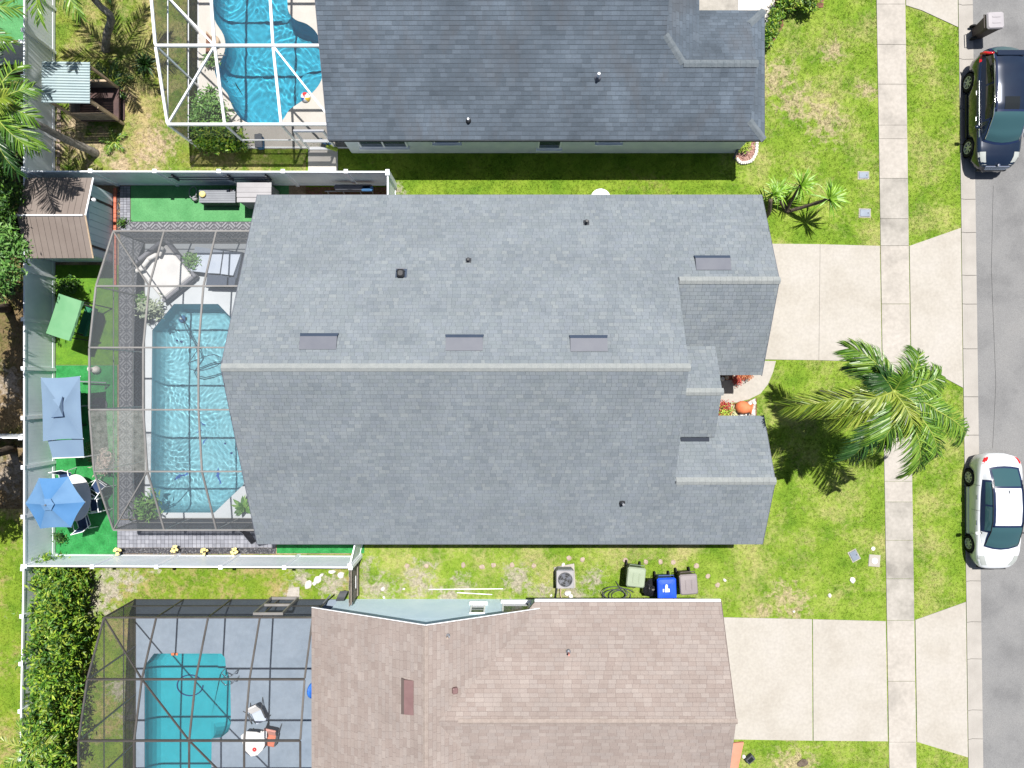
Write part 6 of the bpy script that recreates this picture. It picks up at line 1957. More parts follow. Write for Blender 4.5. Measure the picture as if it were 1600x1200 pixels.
def sling_chair():
    t=thing('patio_chair','navy sling patio chair with white tube frame','chair',(0,0,0))
    fr='white_frame'
    for s in (-1,1):
        mb=MB(); mb.tube([(s*.29,-.28,.01),(s*.29,-.30,.40),(s*.29,-.22,.62),(s*.29,.20,.64),(s*.27,.30,.60)],.017,7); mb.build('arm_frame',M[fr],t,smooth=True)
        mb=MB(); mb.tube([(s*.25,-.28,.42),(s*.25,.20,.38),(s*.25,.36,.98)],.017,7); mb.build('side_frame',M[fr],t,smooth=True)
        mb=MB(); mb.tube([(s*.27,.30,.60),(s*.29,.36,.01)],.016,7); mb.build('leg',M[fr],t)
    for y,z in ((-.28,.42),(.36,.98)):
        mb=MB(); mb.tube([(-.25,y,z),(.25,y,z)],.016,7); mb.build('crossbar',M[fr],t)
    V=[];F=[]
    prof_=[(-.27,.415),(-.1,.385),(.1,.375),(.19,.39),(.25,.55),(.30,.75),(.35,.95)]
    for y,z in prof_:
        for k in range(5): V.append((-.235+.47*k/4,y,z-.018*math.sin(math.pi*k/4)))
    for i in range(len(prof_)-1):
        for k in range(4): F.append((i*5+k,i*5+k+1,(i+1)*5+k+1,(i+1)*5+k))
    mb=MB(); mb.add(V,F); mb.build('sling',M['sling_navy'],t,smooth=True)
    return t
ch0=sling_chair(); G='patio chairs round the oval table'
spots=[(*XY(153,762,.5),-125,'white framed navy chair by the upper right of the oval table'),
       (*XY(150,789,.5),-82,'white framed navy chair at the right side of the oval table, touching the pool cage'),
       (*XY(128,816,.5),-165,'white framed navy chair at the lower end of the oval table on the turf'),
       (*XY(100,748,.5),10,'white framed navy chair mostly hidden under the top edge of the hexagonal umbrella')]
for i,(x,y,a,lb) in enumerate(spots):
    o=ch0 if i==0 else copy_tree(ch0)
    o['label']=lb; o['group']=G; place(o,x,y,.016,R(a))

# little dog statue & pale pink plant on the turf
p=P(153,578)
st=thing('animal_statue','small white stone animal figure on the green turf inside the cage edge','statue',(p.x,p.y,0))
mb=MB(); mb.lathe([(0,.02),(.14,.03),(.17,.12),(.13,.26),(.08,.34),(0,.36)],12,(p.x,p.y,0)); mb.build('body',M['stone_white'],st,smooth=True)
mb=MB(); mb.lathe([(0,-.09),(.07,-.06),(.09,.0),(.07,.07),(0,.09)],10,(p.x-.1,p.y+.03,.40)); mb.build('head',M['stone_white'],st,smooth=True)
for s in (-1,1):
    mb=MB(); mb.cushion((p.x-.09,p.y+.03+s*.07,.48),.05,.03,.09,bev=.01); mb.build('ear',M['stone_white'],st)
    mb=MB(); mb.cushion((p.x-.15,p.y+s*.07,.08),.14,.06,.1,bev=.02); mb.build('paw',M['stone_white'],st)
clump('pale pink flowering bush standing on the turf just outside the cage',[bl(160,722,.55,.28,.45,.35,420)],.09,630,'pink_leaf')
clump('small dark shrub on the turf below the blue canopy',[bl(143,705,.4,.25,.3,.3,300)],.08,631,'bush_leaf')
clump('leafy shrub in the shade at the shed corner on the lime turf',[bl(105,446,.4,.38,.3,.35,360)],.10,632,'tree_leaf')
clump('small dark plant at the end of the red brick edging beside the turf strip',[bl(192,349,.15,.18,.14,.14,160)],.06,633,'tree_leaf')
clump('little dark plant in the fence corner of the turf below the hexagonal umbrella',[bl(92,842,.3,.14,.2,.25,160)],.07,634,'tree_leaf')

# yellow flower ornaments along the south fence
for i,(px,py) in enumerate(((184,861),(273,857),(319,862),(366,861))):
    p=P(px,py,.35)
    t=thing('garden_flower',('yellow flower stake at the corner where turf and pavers meet the south fence','yellow flower stake on the gravel, second one counted from the turf','yellow flower stake on the gravel, third one counted from the turf','yellow flower stake on the gravel nearest to the main roof')[i],'garden ornament',(p.x,p.y,0),'yellow flower stakes along the south fence')
    rr=random.Random(i)
    mb=MB(); mb.tube([(p.x,p.y,0),(p.x,p.y,.34)],.012,6); mb.build('stake',M['dark'],t)
    for k in range(6):
        a=k*1.047+rr.uniform(-.5,.5); d=.085+rr.uniform(-.02,.03)
        mb=MB(); mb.cushion((p.x+d*math.cos(a),p.y+d*math.sin(a),.36+rr.uniform(-.04,.05)),.14,.10,.03,a,0,rr.uniform(-.6,.3),.02); mb.build('petal',M['yellow_petal'],t)
    mb=MB(); mb.lathe([(0,.34),(.05,.35),(.045,.40),(0,.42)],10,(p.x,p.y,0)); mb.build('flower_centre',M['dark'],t)

# =================================================================== INSIDE THE MAIN CAGE
def bed_pt(u,v,z,c,a): return Vector((c.x+u*math.cos(a)-v*math.sin(a),c.y+u*math.sin(a)+v*math.cos(a),z))
dbc=P(258,423,.4); ang=R(-51)
db=thing('daybed','square white cushioned daybed with grey wicker frame inside the main pool cage','daybed',(dbc.x,dbc.y,0))
def bb(name,u0,u1,v0,v1,z0,z1,m,bev=.03,parent=None):
    c=bed_pt((u0+u1)/2,(v0+v1)/2,(z0+z1)/2,dbc,ang); mb=MB(); mb.cushion(c,u1-u0,v1-v0,z1-z0,ang,bev=bev); return mb.build(name,M[m],parent or db)
bb('base',-.98,.98,-.86,.86,.06,.30,'wicker')
bb('side_frame',-.98,.98,.74,.87,.305,.46,'wicker'); bb('side_frame',.85,.98,-.86,.73,.305,.46,'wicker')
bb('backrest',-.98,-.84,-.86,.73,.305,.72,'wicker')
bb('mattress',-.82,.84,-.84,.72,.305,.44,'cloth_white',.05)
for sx_ in (-.85,.85):
    for sy_ in (-.7,.7):
        bb('leg',sx_-.04,sx_+.04,sy_-.04,sy_+.04,.012,.058,'dark',.005)
for i,(u,v,a,tl,lb) in enumerate(((-.66,.40,.5,.5,'pale pillow at the top corner of the white daybed'),(-.70,.02,-.2,.45,'grey white pillow in the middle of the daybed backrest'),(-.68,-.36,.25,.5,'pale pillow at the back of the daybed, second from its left end'),(-.62,-.72,-.35,.4,'white pillow at the left corner of the daybed by the cage wall'))):
    q=bed_pt(u,v,.56,dbc,ang); mb=MB(); mb.cushion(q,.16,.42,.36,ang+a,0,tl,.06); tag(mb.build('pillow',M['cloth_pillow'],smooth=True),lb,'pillow')
# coffee table and sofa
def quad_box(poly,z0,z1,name,m,parent,bev=None):
    mb=MB(); mb.prism([(p.x,p.y) for p in poly],z0,z1); return mb.build(name,M[m],parent)
q=[P(305,385,.45),P(332,389,.45),P(321,426,.45),P(295.5,423,.45)]
cc=sum(q,Vector())/4
t=thing('coffee_table','white coffee table between the daybed and the sofa in the pool cage','coffee table',(cc.x,cc.y,0))
quad_box(q,.40,.45,'tabletop','cloth_cool',t)
for k in q:
    e=k.lerp(cc,.12); mb=MB(); mb.box(e.x-.03,e.x+.03,e.y-.03,e.y+.03,.012,.395); mb.build('leg',M['wicker_navy'],t)
s0=[P(333,389.5,.5),P(348,392,.5),P(343,427.5,.5),P(324,426.5,.5)]; s1=[P(350,392.3,.5),P(376,396,.5),P(364,430.5,.5),P(345,428,.5)]
cc=(s0[1]+s1[0])/2
t=thing('outdoor_sofa','dark wicker sofa with two pale blue cushions beside the main roof','sofa',(cc.x,cc.y-.4,0))
quad_box(s0,.36,.50,'seat_cushion','cloth_cool',t); quad_box(s1,.36,.50,'seat_cushion','cloth_cool',t)
quad_box([P(331,387.5,.35),P(379,394,.35),P(366,451,.35),P(321,449,.35)],.012,.355,'base','wicker_navy',t)
quad_box([P(326,431,.62),P(368,434,.62),P(366,447,.62),P(324,446,.62)],.36,.60,'backrest','wicker_navy',t)
# scroll plant stand
p=P(232,482)
t=thing('plant_stand','black scrolled metal plant stand at the upper left of the long pool','plant stand',(p.x,p.y,0))
for k in range(3):
    y=p.y-.12*k
    mb=MB(); mb.tube([(p.x+.12*math.sin(s)*(1+.02*k),y-.2+.12*math.cos(s),.06+.03*k) for s in np.linspace(0,5.5,14)],.014,5); mb.build('scroll',M['dark'],t)
    mb=MB(); mb.tube([(p.x-.14,y-.34,.10),(p.x+.16,y-.34,.10)],.014,5); mb.build('crossbar',M['dark'],t)

# pool things: cleaner, hose, dolphins --------------------------------------------
def flat_shape(pts,c,sc_,rot,mir=1):
    out=[]
    for x,y in pts:
        x*=mir; out.append((c[0]+sc_*(x*math.cos(rot)-y*math.sin(rot)),c[1]+sc_*(x*math.sin(rot)+y*math.cos(rot))))
    return out
DOL=[(-1.0,.05),(-.86,.10),(-.70,.20),(-.35,.30),(-.12,.33),(.02,.50),(.10,.30),(.40,.18),(.70,.0),(.92,.05),(1.05,.16),(.98,-.04),(1.0,-.24),(.86,-.12),(.62,-.14),(.2,.02),(-.1,.04),(-.16,-.14),(-.32,.03),(-.6,.02),(-.84,.0)]
M['mosaic_blue']=mat('mosaic_blue',[(.012,.06,.34),(.03,.15,.50),(.02,.10,.42)],scale=14,rough=.5)
M['mosaic_navy']=mat('mosaic_navy',[(.01,.03,.16),(.02,.06,.25)],scale=14,rough=.5)
zf=-1.345
def uw(px,py,z=-1.02): return P(px,py,z)     # apparent depth through the water
for i,(px,py,s_,rot,mir,lb) in enumerate(((283,745,.34,R(30),1,'blue leaping dolphin mosaic on the pool floor, lower left'),(343,743,.36,R(95),-1,'blue dolphin mosaic on the pool floor, lower right'),(320,690,.16,R(60),1,'tiny blue fish mosaic in the lower middle of the pool floor'),(312,674,.13,R(20),-1,'tiny blue fish mosaic above the dolphins'),(318,662,.14,R(150),1,'topmost tiny blue fish mosaic of the dolphin group'))):
    p=uw(px,py)
    mb=MB(); mb.prism(flat_shape(DOL,(p.x,p.y),s_,rot,mir),zf-.003,zf+.006); o=tag(mb.build('pool_mosaic',M['mosaic_blue']),lb,'mosaic'); o.cycles.is_caustics_receiver=True
p=uw(286,498)
t=thing('pool_cleaner','round blue robotic pool cleaner under water near the upper end of the long pool','pool cleaner',(p.x,p.y,zf))
mb=MB(); mb.lathe([(0,0),(.17,.0),(.18,.06),(.15,.13),(.06,.17),(0,.17)],18,(p.x,p.y,zf+.01)); mb.build('body',M['canvas_bright'],t,smooth=True)
mb=MB(); mb.lathe([(.05,.17),(.05,.24),(0,.245)],10,(p.x,p.y,zf+.01)); mb.build('hose_collar',M['white'],t)
for s in (-1,1):
    mb=MB(); mb.lathe([(.0,-.03),(.06,-.03),(.06,.03),(0,.03)],12,(0,0,0),Matrix.Translation((p.x+s*.17,p.y,zf+.07))@Matrix.Rotation(R(90),4,'Y')); mb.build('wheel',M['dark'],t)
hz=-.13
hp_=[(287,503),(290,512),(296,524),(304,535),(308,548),(300,560),(294,568),(298,577),(310,580),(324,577),(338,572),(346,566),(345,558),(334,554),(320,557),(306,563),(297,566)]
mb=MB(); mb.tube([P(a,b_,hz) for a,b_ in hp_],.02,7); tag(mb.build('pool_hose',M['hose_pale'],smooth=True),'curling grey blue cleaner hose floating in the long pool','hose')
# small dark shells on the pool floor
for k,(px,py) in enumerate(((277,532),(284,534),(352,693),(362,708))):
    p=uw(px,py); mb=MB(); mb.lathe([(0,0),(.05,0),(.04,.03),(0,.04)],8,(p.x,p.y,zf)); tag(mb.build('pool_ornament',M['mosaic_navy']),'small dark disc lying on the floor of the long pool','ornament','dark discs on the long pool floor')

# =================================================================== NORTH CAGE THINGS
p=P(479,154,-.06)
ball=thing('beach_ball','multicoloured beach ball floating at the edge of the freeform pool','beach ball',(p.x,p.y,-.1))
cols=[(.75,.75,.76),(.60,.02,.02),(.75,.75,.76),(.02,.10,.45),(.75,.75,.76),(.75,.50,.02)]
for k in range(6):
    V=[];F=[]; r_=.20; n=8
    for i in range(n+1):
        th=math.pi*i/n
        for j in range(4):
            a=2*math.pi*(k+j/3)/6; v=Vector((r_*math.sin(th)*math.cos(a),r_*math.sin(th)*math.sin(a),r_*math.cos(th)))
            v=Matrix.Rotation(.5,3,'X')@v; V.append(v+Vector((p.x,p.y,.08)))
    for i in range(n):
        for j in range(3): F.append((i*4+j,i*4+j+1,(i+1)*4+j+1,(i+1)*4+j))
    mk='ball%d'%k; M[mk]=mat(mk,[cols[k]],rough=.35,spec=.5); mb=MB(); mb.add(V,F); mb.build('ball_panel',M[mk],ball,smooth=True)
p=P(405,221,.3)
t=thing('deck_basket','dark blue storage tub on the deck by the south wall of the white cage','tub',(p.x,p.y,0))
mb=MB(); mb.cushion((p.x,p.y,.19),.27,.52,.34,.05,bev=.05); mb.build('body',M['canvas_bright'],t)
mb=MB(); mb.cushion((p.x,p.y,.385),.31,.56,.05,.05,bev=.02); mb.build('lid',M['vent_metal'],t)
mb=MB(); mb.cushion((p.x,p.y+.31,.28),.10,.05,.04,.05,bev=.015); mb.build('handle',M['sling_navy'],t)
p=P(327,62,.3)
t=thing('wooden_planter','tan wooden planter leaning at the left edge of the freeform pool deck','planter',(p.x,p.y,0))
q=[P(322,48,.35),P(330,56,.35),P(331,92,.30),P(322,86,.30)]
quad_box(q,.02,.35,'box','wood_tan',t)
q2=[a.lerp(sum(q,Vector())/4,.15) for a in q]; quad_box(q2,.352,.362,'soil','soil',t)
p=P(336,64,.2)
mb=MB(); mb.lathe([(0,.012),(.16,.013),(.20,.25),(.16,.28),(0,.27)],14,(p.x,p.y,0)); tag(mb.build('clay_pot',M['wood_tan'],smooth=True),'round tan clay pot beside the wooden planter by the freeform pool','pot')
clump('small trailing plant by the tan planter at the freeform pool',[bl(327,92,.3,.22,.2,.2,160)],.08,640,'bush_leaf')
mb=MB(); mb.tube([P(308,80,.04),P(316,86,.05),P(326,87,.05),P(352,86,.03)],.02,6); tag(mb.build('garden_hose',M['mid_grey'],smooth=True),'grey hose lying across the deck beside the freeform pool','hose')
for px,py,m_,lb in ((508,222,'canvas_bright','blue pool float leaning at the door end of the white cage'),(519,231,'lime_leaf','green pool float below the blue one by the white cage door')):
    p=P(px,py,.35); mb=MB(); mb.cushion((p.x,p.y,.36),.5,.18,.12,-.35,0,0,.05); tag(mb.build('pool_float',M[m_],smooth=True),lb,'pool float')

# =================================================================== SOUTH CAGE THINGS
def lounge(px,py,rz,label,m,second):
    p=P(px,py,.35); t=thing('deck_chair',label,'deck chair',(p.x,p.y,0))
    def W(u,v,z): return Vector((p.x+u*math.cos(rz)-v*math.sin(rz),p.y+u*math.sin(rz)+v*math.cos(rz),z))
    mb=MB(); mb.cushion(W(0,-.22,.36),.5,.5,.07,rz,bev=.025); mb.build('seat',M[m],t)
    mb=MB(); mb.cushion(W(0,.20,.52),.5,.42,.08,rz,R(42),0,bev=.025); mb.build('backrest',M[second],t)
    for s in (-1,1):
        mb=MB(); mb.tube([W(s*.28,-.45,.012),W(s*.28,-.42,.33),W(s*.28,.05,.5),W(s*.28,.38,.78)],.018,6); mb.build('frame',M['dark_grey'],t)
        mb=MB(); mb.tube([W(s*.28,.36,.012),W(s*.28,.05,.5)],.018,6); mb.build('leg',M['dark_grey'],t)
        mb=MB(); mb.cushion(W(s*.30,-.1,.55),.06,.45,.04,rz,bev=.015); mb.build('armrest',M['dark_grey'],t)
    return t
lounge(402,1112,R(25),'grey and white deck chair standing alone on the blue deck','cloth_cool','cloth_white')
lounge(423,1148,R(-12),'deck chair with a red towel beside the white table','brick_red','brick_pink')
p=P(398,1163,.6)
t=thing('side_table','white leaf shaped patio table on the blue deck of the bronze cage','table',(p.x,p.y,0))
tp=[P(a,b_,.6) for a,b_ in ((376,1150),(384,1143),(400,1144),(415,1148),(416,1160),(410,1172),(402,1180),(392,1182),(383,1176),(380,1165))]
mb=MB(); mb.prism([(q.x,q.y) for q in tp],.56,.60); mb.build('tabletop',M['cloth_white'],t)
for k in (1,4,7,9):
    e=tp[k].lerp(p,.3); mb=MB(); mb.tube([(e.x,e.y,.012),(e.x,e.y,.558)],.02,6); mb.build('leg',M['dark_grey'],t)
q=P(397,1172,.65); mb=MB(); mb.lathe([(0,.602),(.085,.602),(.09,.62),(.05,.66),(0,.67)],14,(q.x,q.y,0)); tag(mb.build('red_cup',M['lamp_red'],smooth=True),'round red cup standing on the white patio table','cup')
q=P(412,1150,.65); mb=MB(); mb.cushion((q.x,q.y+.05,.64),.26,.30,.07,.0,bev=.02); tag(mb.build('white_box',M['cloth_white']),'white folded towel at the upper end of the patio table','towel')
# handrail at the steps of the south pool
t=thing('pool_handrail','curved steel handrails at the steps of the teal pool','handrail',tuple(P(362,1042)))
for s in (0,1):
    o_=Vector((0,-.32*s,0)); pts=[P(374,1044)+o_+Vector((0,0,.0)),P(374,1044)+o_+Vector((0,0,.75)),P(366,1044)+o_+Vector((0,0,.9)),P(354,1043)+o_+Vector((0,0,.55)),P(352,1043)+o_+Vector((0,0,-.45))]
    mb=MB(); mb.tube(pts,.024,8); mb.build('rail',M['chrome'],t,smooth=True)
q=P(273,1022,.04); mb=MB(); mb.cushion((q.x,q.y,.05),.28,.10,.07,0,bev=.02); tag(mb.build('skimmer_lid',M['terracotta']),'small orange float at the top edge of the teal pool','float')
mb=MB(); mb.tube([P(302+20*math.cos(a),1066+16*math.sin(a),-1.12) for a in np.linspace(0,5.6,22)],.022,6); tag(mb.build('pool_hose',M['mosaic_navy'],smooth=True),'dark hose loop lying on the floor of the teal pool','hose')
q=P(491,1076,.4); mb=MB(); mb.lathe([(0,-.06),(.32,-.05),(.34,0),(.32,.05),(0,.06)],18,(q.x,q.y,.5),Matrix.Rotation(R(60),4,'Y')); tag(mb.build('blue_float',M['mosaic_blue'],smooth=True),'round dark blue float in the shade under the brown roof edge','pool float')
mb=MB(); mb.tube([P(112,1058,.9),P(112,1143,.9)],.02,6); tag(mb.build('cane',M['wood_tan']),'thin tan cane lying on the right side of the hedge','cane')

# =================================================================== SIDE YARD SOUTH
def ground_stone(px,py,sx_,sy_,h,m,name,label,cat,group=None,rz=0,seed=0):
    r=random.Random(seed*7+1); p=P(px,py); n=9
    ring=[(math.cos(2*math.pi*k/n)*r.uniform(.75,1.1),math.sin(2*math.pi*k/n)*r.uniform(.75,1.1)) for k in range(n)]
    V=[];F=[]
    for f,z in ((1.0,-.02),(1.0,h*.55),(.72,h)):
        for x,y in ring:
            a,b_=x*sx_/2*f,y*sy_/2*f; V.append((p.x+a*math.cos(rz)-b_*math.sin(rz),p.y+a*math.sin(rz)+b_*math.cos(rz),z+(r.uniform(-.01,.01) if z>0 else 0)))
    for L in range(2):
        for k in range(n):
            k2=(k+1)%n; F.append((L*n+k,L*n+k2,(L+1)*n+k2,(L+1)*n+k))
    F.append(tuple(2*n+k for k in range(n)))
    mb=MB(); mb.add(V,F); o=mb.build(name,M[m]); tag(o,label,cat,group); return o
G='worn stepping stones in the southern side yard'
for i,(px,py) in enumerate(((636,884),(666,884),(724,883),(753,886),(771,883),(800,883),(834,884),(889,872),(910,874),(977,875),(1009,878),(1032,878),(1052,878),(1088,884),(1106,900),(1121,914))):
    ground_stone(px,py,.24,.22,.03,'stone_pink','stepping_stone','worn pinkish stepping stone sunk in the side yard grass',"stepping stone",G,random.uniform(0,3),i)
G='white rocks near the board gate'
for i,(px,py,a,b_) in enumerate(((482,913,.42,.30),(497,905,.36,.34),(492,911,.22,.2),(519,893,.18,.34),(533,898,.34,.30),(503,898,.2,.14))):
    ground_stone(px,py,a,b_,.12,'stone_white','white_rock','white rock on the bare grass beside the board gate','rock',G,random.uniform(0,3),30+i)
mb=MB(); mb.prism(pxpoly([(446,938),(452,918),(468,917),(468,938)]),-.03,.018); struct(mb.build('door_pad',M['concrete_walk']))
G='small white stones in the grass'
for i,(px,py,s_) in enumerate(((598,920,.2),(600,933,.14),(631,920,.12),(1078,937,.2),(880,882,.2),(1132,906,.16),(1332,906,.30),(1296,930,.2),(905,937,.16),(861,930,.12),(500,1150,.0),(1162,1182,.2),(1240,955,.12))):
    if s_>0: ground_stone(px,py,s_,s_*.8,.06,'stone_white','small_stone','small whitish stone lying in the patchy grass','stone',G,random.uniform(0,3),60+i)
# white pipes on the grass
for a,b_,lb in (((670,921),(786,920),'long white pipe lying in the side yard grass'),((714,926),(769,929),'short white pipe lying below the long one in the side yard')):
    mb=MB(); mb.tube([P(*a,.05),P(*b_,.05)],.017,8); tag(mb.build('pvc_pipe',M['white']),lb,'pipe')
# black chute and pole by the gate
q=P(534,931,.6)
mb=MB(); V=[];F=[]
for i in range(7):
    a=R(-60+20*i)
    for s in (-1,1): V.append((q.x+.16*s+.03*i-.08,q.y-.2+.4*i/6,.55+.18*math.cos(a)))
for i in range(6): F.append((2*i,2*i+1,2*i+3,2*i+2))
mb.add(V,F); V2=[(x,y,z-.03) for x,y,z in V]; mb.add(V2,F)
mb.box(q.x-.05,q.x+.05,q.y-.05,q.y+.05,0,.5); tag(mb.build('black_chute',M['dark_grey']),'curved black plastic chute beside the board gate','chute')
mb=MB(); mb.tube([P(502,946,.3),P(516,930,1.2)],.03,7); tag(mb.build('grey_pole',M['mid_grey']),'short grey pole leaning at the corner of the bronze cage','pole')

# air conditioner ------------------------------------------------------------------
c=P(883,905,.7); g0=P(882,898)
mb=MB(); mb.prism(pxpoly([(865,886),(897,880),(899,918),(869,920)]),-.03,.06); struct(mb.build('concrete_pad',M['concrete_walk']))
ac=thing('air_conditioner','grey air conditioner unit with round fan grille on a concrete pad','air conditioner',(c.x,c.y,.06))
mb=MB(); mb.cushion((c.x,c.y,.40),.74,.74,.66,0,bev=.10); mb.build('housing',M['mid_grey'],ac)
mb=MB(); mb.cushion((c.x,c.y,.755),.72,.72,.05,0,bev=.024); mb.build('top_panel',M['light_grey'],ac)
mb=MB(); mb.lathe([(0,.782),(.29,.782),(.30,.784)],28,(c.x,c.y,0)); mb.build('fan_well',M['dark'],ac)
for k in range(4):
    a=R(90*k+20); mb=MB(); V=[(c.x+r_*math.cos(a+d),c.y+r_*math.sin(a+d),.788+z) for r_,d,z in ((.05,0,0),(.26,-.28,0),(.27,.32,.015),(.05,.5,.01))]; mb.add(V,[(0,1,2,3)]); mb.build('fan_blade',M['vent_metal'],ac)
for r_ in (.10,.19,.28):
    mb=MB(); mb.tube([(c.x+r_*math.cos(a),c.y+r_*math.sin(a),.81) for a in np.linspace(0,6.283,29)],.007,4); mb.build('grille_ring',M['mid_grey'],ac)
for k in range(8):
    a=R(45*k); mb=MB(); mb.beam((c.x+.04*math.cos(a),c.y+.04*math.sin(a),.815),(c.x+.30*math.cos(a),c.y+.30*math.sin(a),.815),.008,.008); mb.build('grille_spoke',M['mid_grey'],ac)
mb=MB(); mb.tube([P(871,917,.3),P(869,928,.2),P(868,936,.25)],.025,7); mb.build('pipe',M['dark'],ac,smooth=True)
mb=MB(); mb.tube([P(876,918,.2),P(876,930,.15),P(878,937,.25)],.02,7); mb.build('pipe',M['wood_tan'],ac,smooth=True)
ground_stone(887,926,.30,.22,.14,'stone_white','white_rock','pair of white rocks right below the air conditioner pad','rock',None,.4,90)
ground_stone(892,932,.2,.26,.12,'stone_white','white_rock','small white rock between the air conditioner and the brown roof edge','rock',None,.2,91)

# wheelie bins -----------------------------------------------------------------------
def bin_(label, c, rz, body, lid, z0=0.0, w=.60, d=.68, h=1.05, name='wheelie_bin', marks=None, group=None):
    t=thing(name,label,'wheelie bin',(0,0,0),group)
    mb=MB()
    def ring(sw,sd,z,oy=0): 
        a,b_=sw/2,sd/2; k=.06
        return [(-a+k,-b_+oy,z),(a-k,-b_+oy,z),(a,-b_+k+oy,z),(a,b_-k+oy,z),(a-k,b_+oy,z),(-a+k,b_+oy,z),(-a,b_-k+oy,z),(-a,-b_+k+oy,z)]
    rings=[ring(w*.74,d*.66,.04,.03),ring(w*.76,d*.70,.2,.03),ring(w*.97,d*.95,h-.14),ring(w*1.0,d*1.0,h-.13),ring(w*1.0,d*1.0,h-.06)]
    vs,fs=loft(rings); mb.add(vs,fs); mb.add(rings[0],[tuple(range(8))[::-1]]); mb.build('body',M[body],t)
    rings=[ring(w*1.05,d*1.04,h-.055,-.01),ring(w*1.06,d*1.05,h-.02,-.01),ring(w*.96,d*.92,h+.035,-.01),ring(w*.60,d*.55,h+.05,-.01)]
    mb=MB(); vs,fs=loft(rings); mb.add(vs,fs); mb.add(rings[-1],[tuple(range(8))]); ld=mb.build('lid',M[lid],t)
    for x in (-.12,.12):
        mb=MB(); mb.cushion((x,-.02,h+.056),.05,d*.5,.02,bev=.008); mb.build('lid_rib',M[lid],ld)
    mb=MB(); mb.tube([(-w*.42,d*.5,h-.1),(-w*.42,d*.62,h-.06),(w*.42,d*.62,h-.06),(w*.42,d*.5,h-.1)],.018,7); mb.build('handle',M[body],t)
    for s in (-1,1):
        Mx=Matrix.Translation((s*w*.40,d*.40,.13))@Matrix.Rotation(R(90),4,'Y')
        mb=MB(); mb.lathe([(0,-.03),(.12,-.03),(.13,-.02),(.13,.02),(.12,.03),(0,.03)],16,(0,0,0),Mx); mb.build('wheel',M['rubber'],t)
    if marks:
        for (x,y,sx_,sy_) in marks:
            mb=MB(); mb.box(x-sx_/2,x+sx_/2,y-sy_/2,y+sy_/2,h+.0505,h+.054); mb.build('sticker',M['white'],ld)
    return place(t,c[0],c[1],z0,rz)
M['bin_green']=mat('bin_green',[(.22,.265,.19),(.255,.30,.22)],rough=.6)
M['bin_green_dk']=mat('bin_green_dk',[(.10,.14,.09),(.13,.17,.12)],rough=.6)
M['bin_blue']=mat('bin_blue',[(.008,.055,.62),(.012,.075,.70)],rough=.45)
M['bin_blue_dk']=mat('bin_blue_dk',[(.01,.04,.18)],rough=.5)
M['bin_taupe']=mat('bin_taupe',[(.19,.165,.17),(.22,.195,.20)],rough=.6)
M['bin_brown']=mat('bin_brown',[(.055,.042,.04),(.075,.06,.055)],rough=.6)
M['bin_greylid']=mat('bin_greylid',[(.27,.255,.27),(.31,.295,.31)],rough=.55)
z_=1.08
bin_('pale green wheelie bin on the side yard grass, leftmost of the bin row',XY(994,902,z_),R(-6),'bin_green_dk','bin_green',w=.70,d=.76,h=1.08)
bin_('bright blue recycling wheelie bin with a white mark on its lid',XY(1042,920,z_),R(2),'bin_blue_dk','bin_blue',w=.72,d=.84,h=1.08,marks=[(-.02,-.05,.30,.13),(-.02,.08,.09,.13),(-.02,.16,.06,.05)])
bin_('taupe grey wheelie bin at the right end of the bin row by the brown roof',XY(1076,913,z_),R(4),'bin_brown','bin_taupe',w=.68,d=.78,h=1.08)
bin_('dark brown wheelie bin with grey lid standing alone on the street',XY(1556,31,1.08),R(92),'bin_brown','bin_greylid',w=.64,d=.66,h=1.08,z0=-.03)
# black rubbish bag
c=P(1015,918,.3)
r=np.random.default_rng(4); mb=MB(); V=[];F=[]; n=14;m_=9
for i in range(m_):
    th=math.pi*i/(m_-1)
    for k in range(n):
        a=2*math.pi*k/n; rr=(.30+.05*math.sin(3*a+i)+.035*math.sin(7*a+2*i))*math.sin(th)**.8
        if i<3: rr*=.75
        V.append((c.x+rr*math.cos(a)*1.0,c.y+rr*math.sin(a)*1.25,.33+.33*math.cos(th)+r.uniform(-.015,.015)))
for i in range(m_-1):
    for k in range(n):
        k2=(k+1)%n; F.append((i*n+k,i*n+k2,(i+1)*n+k2,(i+1)*n+k))
M['bag']=mat('black_film',[(.012,.012,.014)],rough=.25,spec=.6)
mb.add(V,F); t=thing('rubbish_bag','shiny black rubbish bag between the green and blue wheelie bins','rubbish bag',(c.x,c.y,0)); mb.build('sack',M['bag'],t)
mb=MB(); mb.lathe([(.03,.62),(.05,.66),(.10,.74),(.04,.73),(0,.70)],9,(c.x+.05,c.y+.1,0)); mb.build('knot',M['bag'],t)
# coiled hose
t=thing('garden_hose','dark coiled garden hose heap lying left of the wheelie bins','hose',tuple(P(965,928)))
for k in range(5):
    rr=random.Random(k); cx,cy=965+rr.uniform(-8,8),929+rr.uniform(-3,3); a0=rr.uniform(0,6)
    mb=MB(); mb.tube([P(cx+(15+3*k%7)*math.cos(a),cy+(8+k%3*2)*math.sin(a),.05+.05*k+.05*math.sin(2*a)) for a in np.linspace(a0,a0+5.4,22)],.018,6); mb.build('coil',M['dark_grey'],t,smooth=True)
mb=MB(); mb.tube([P(962,908,.03),P(967,916,.1),P(974,924,.3)],.018,6); mb.build('loose_end',M['dark_grey'],t,smooth=True)

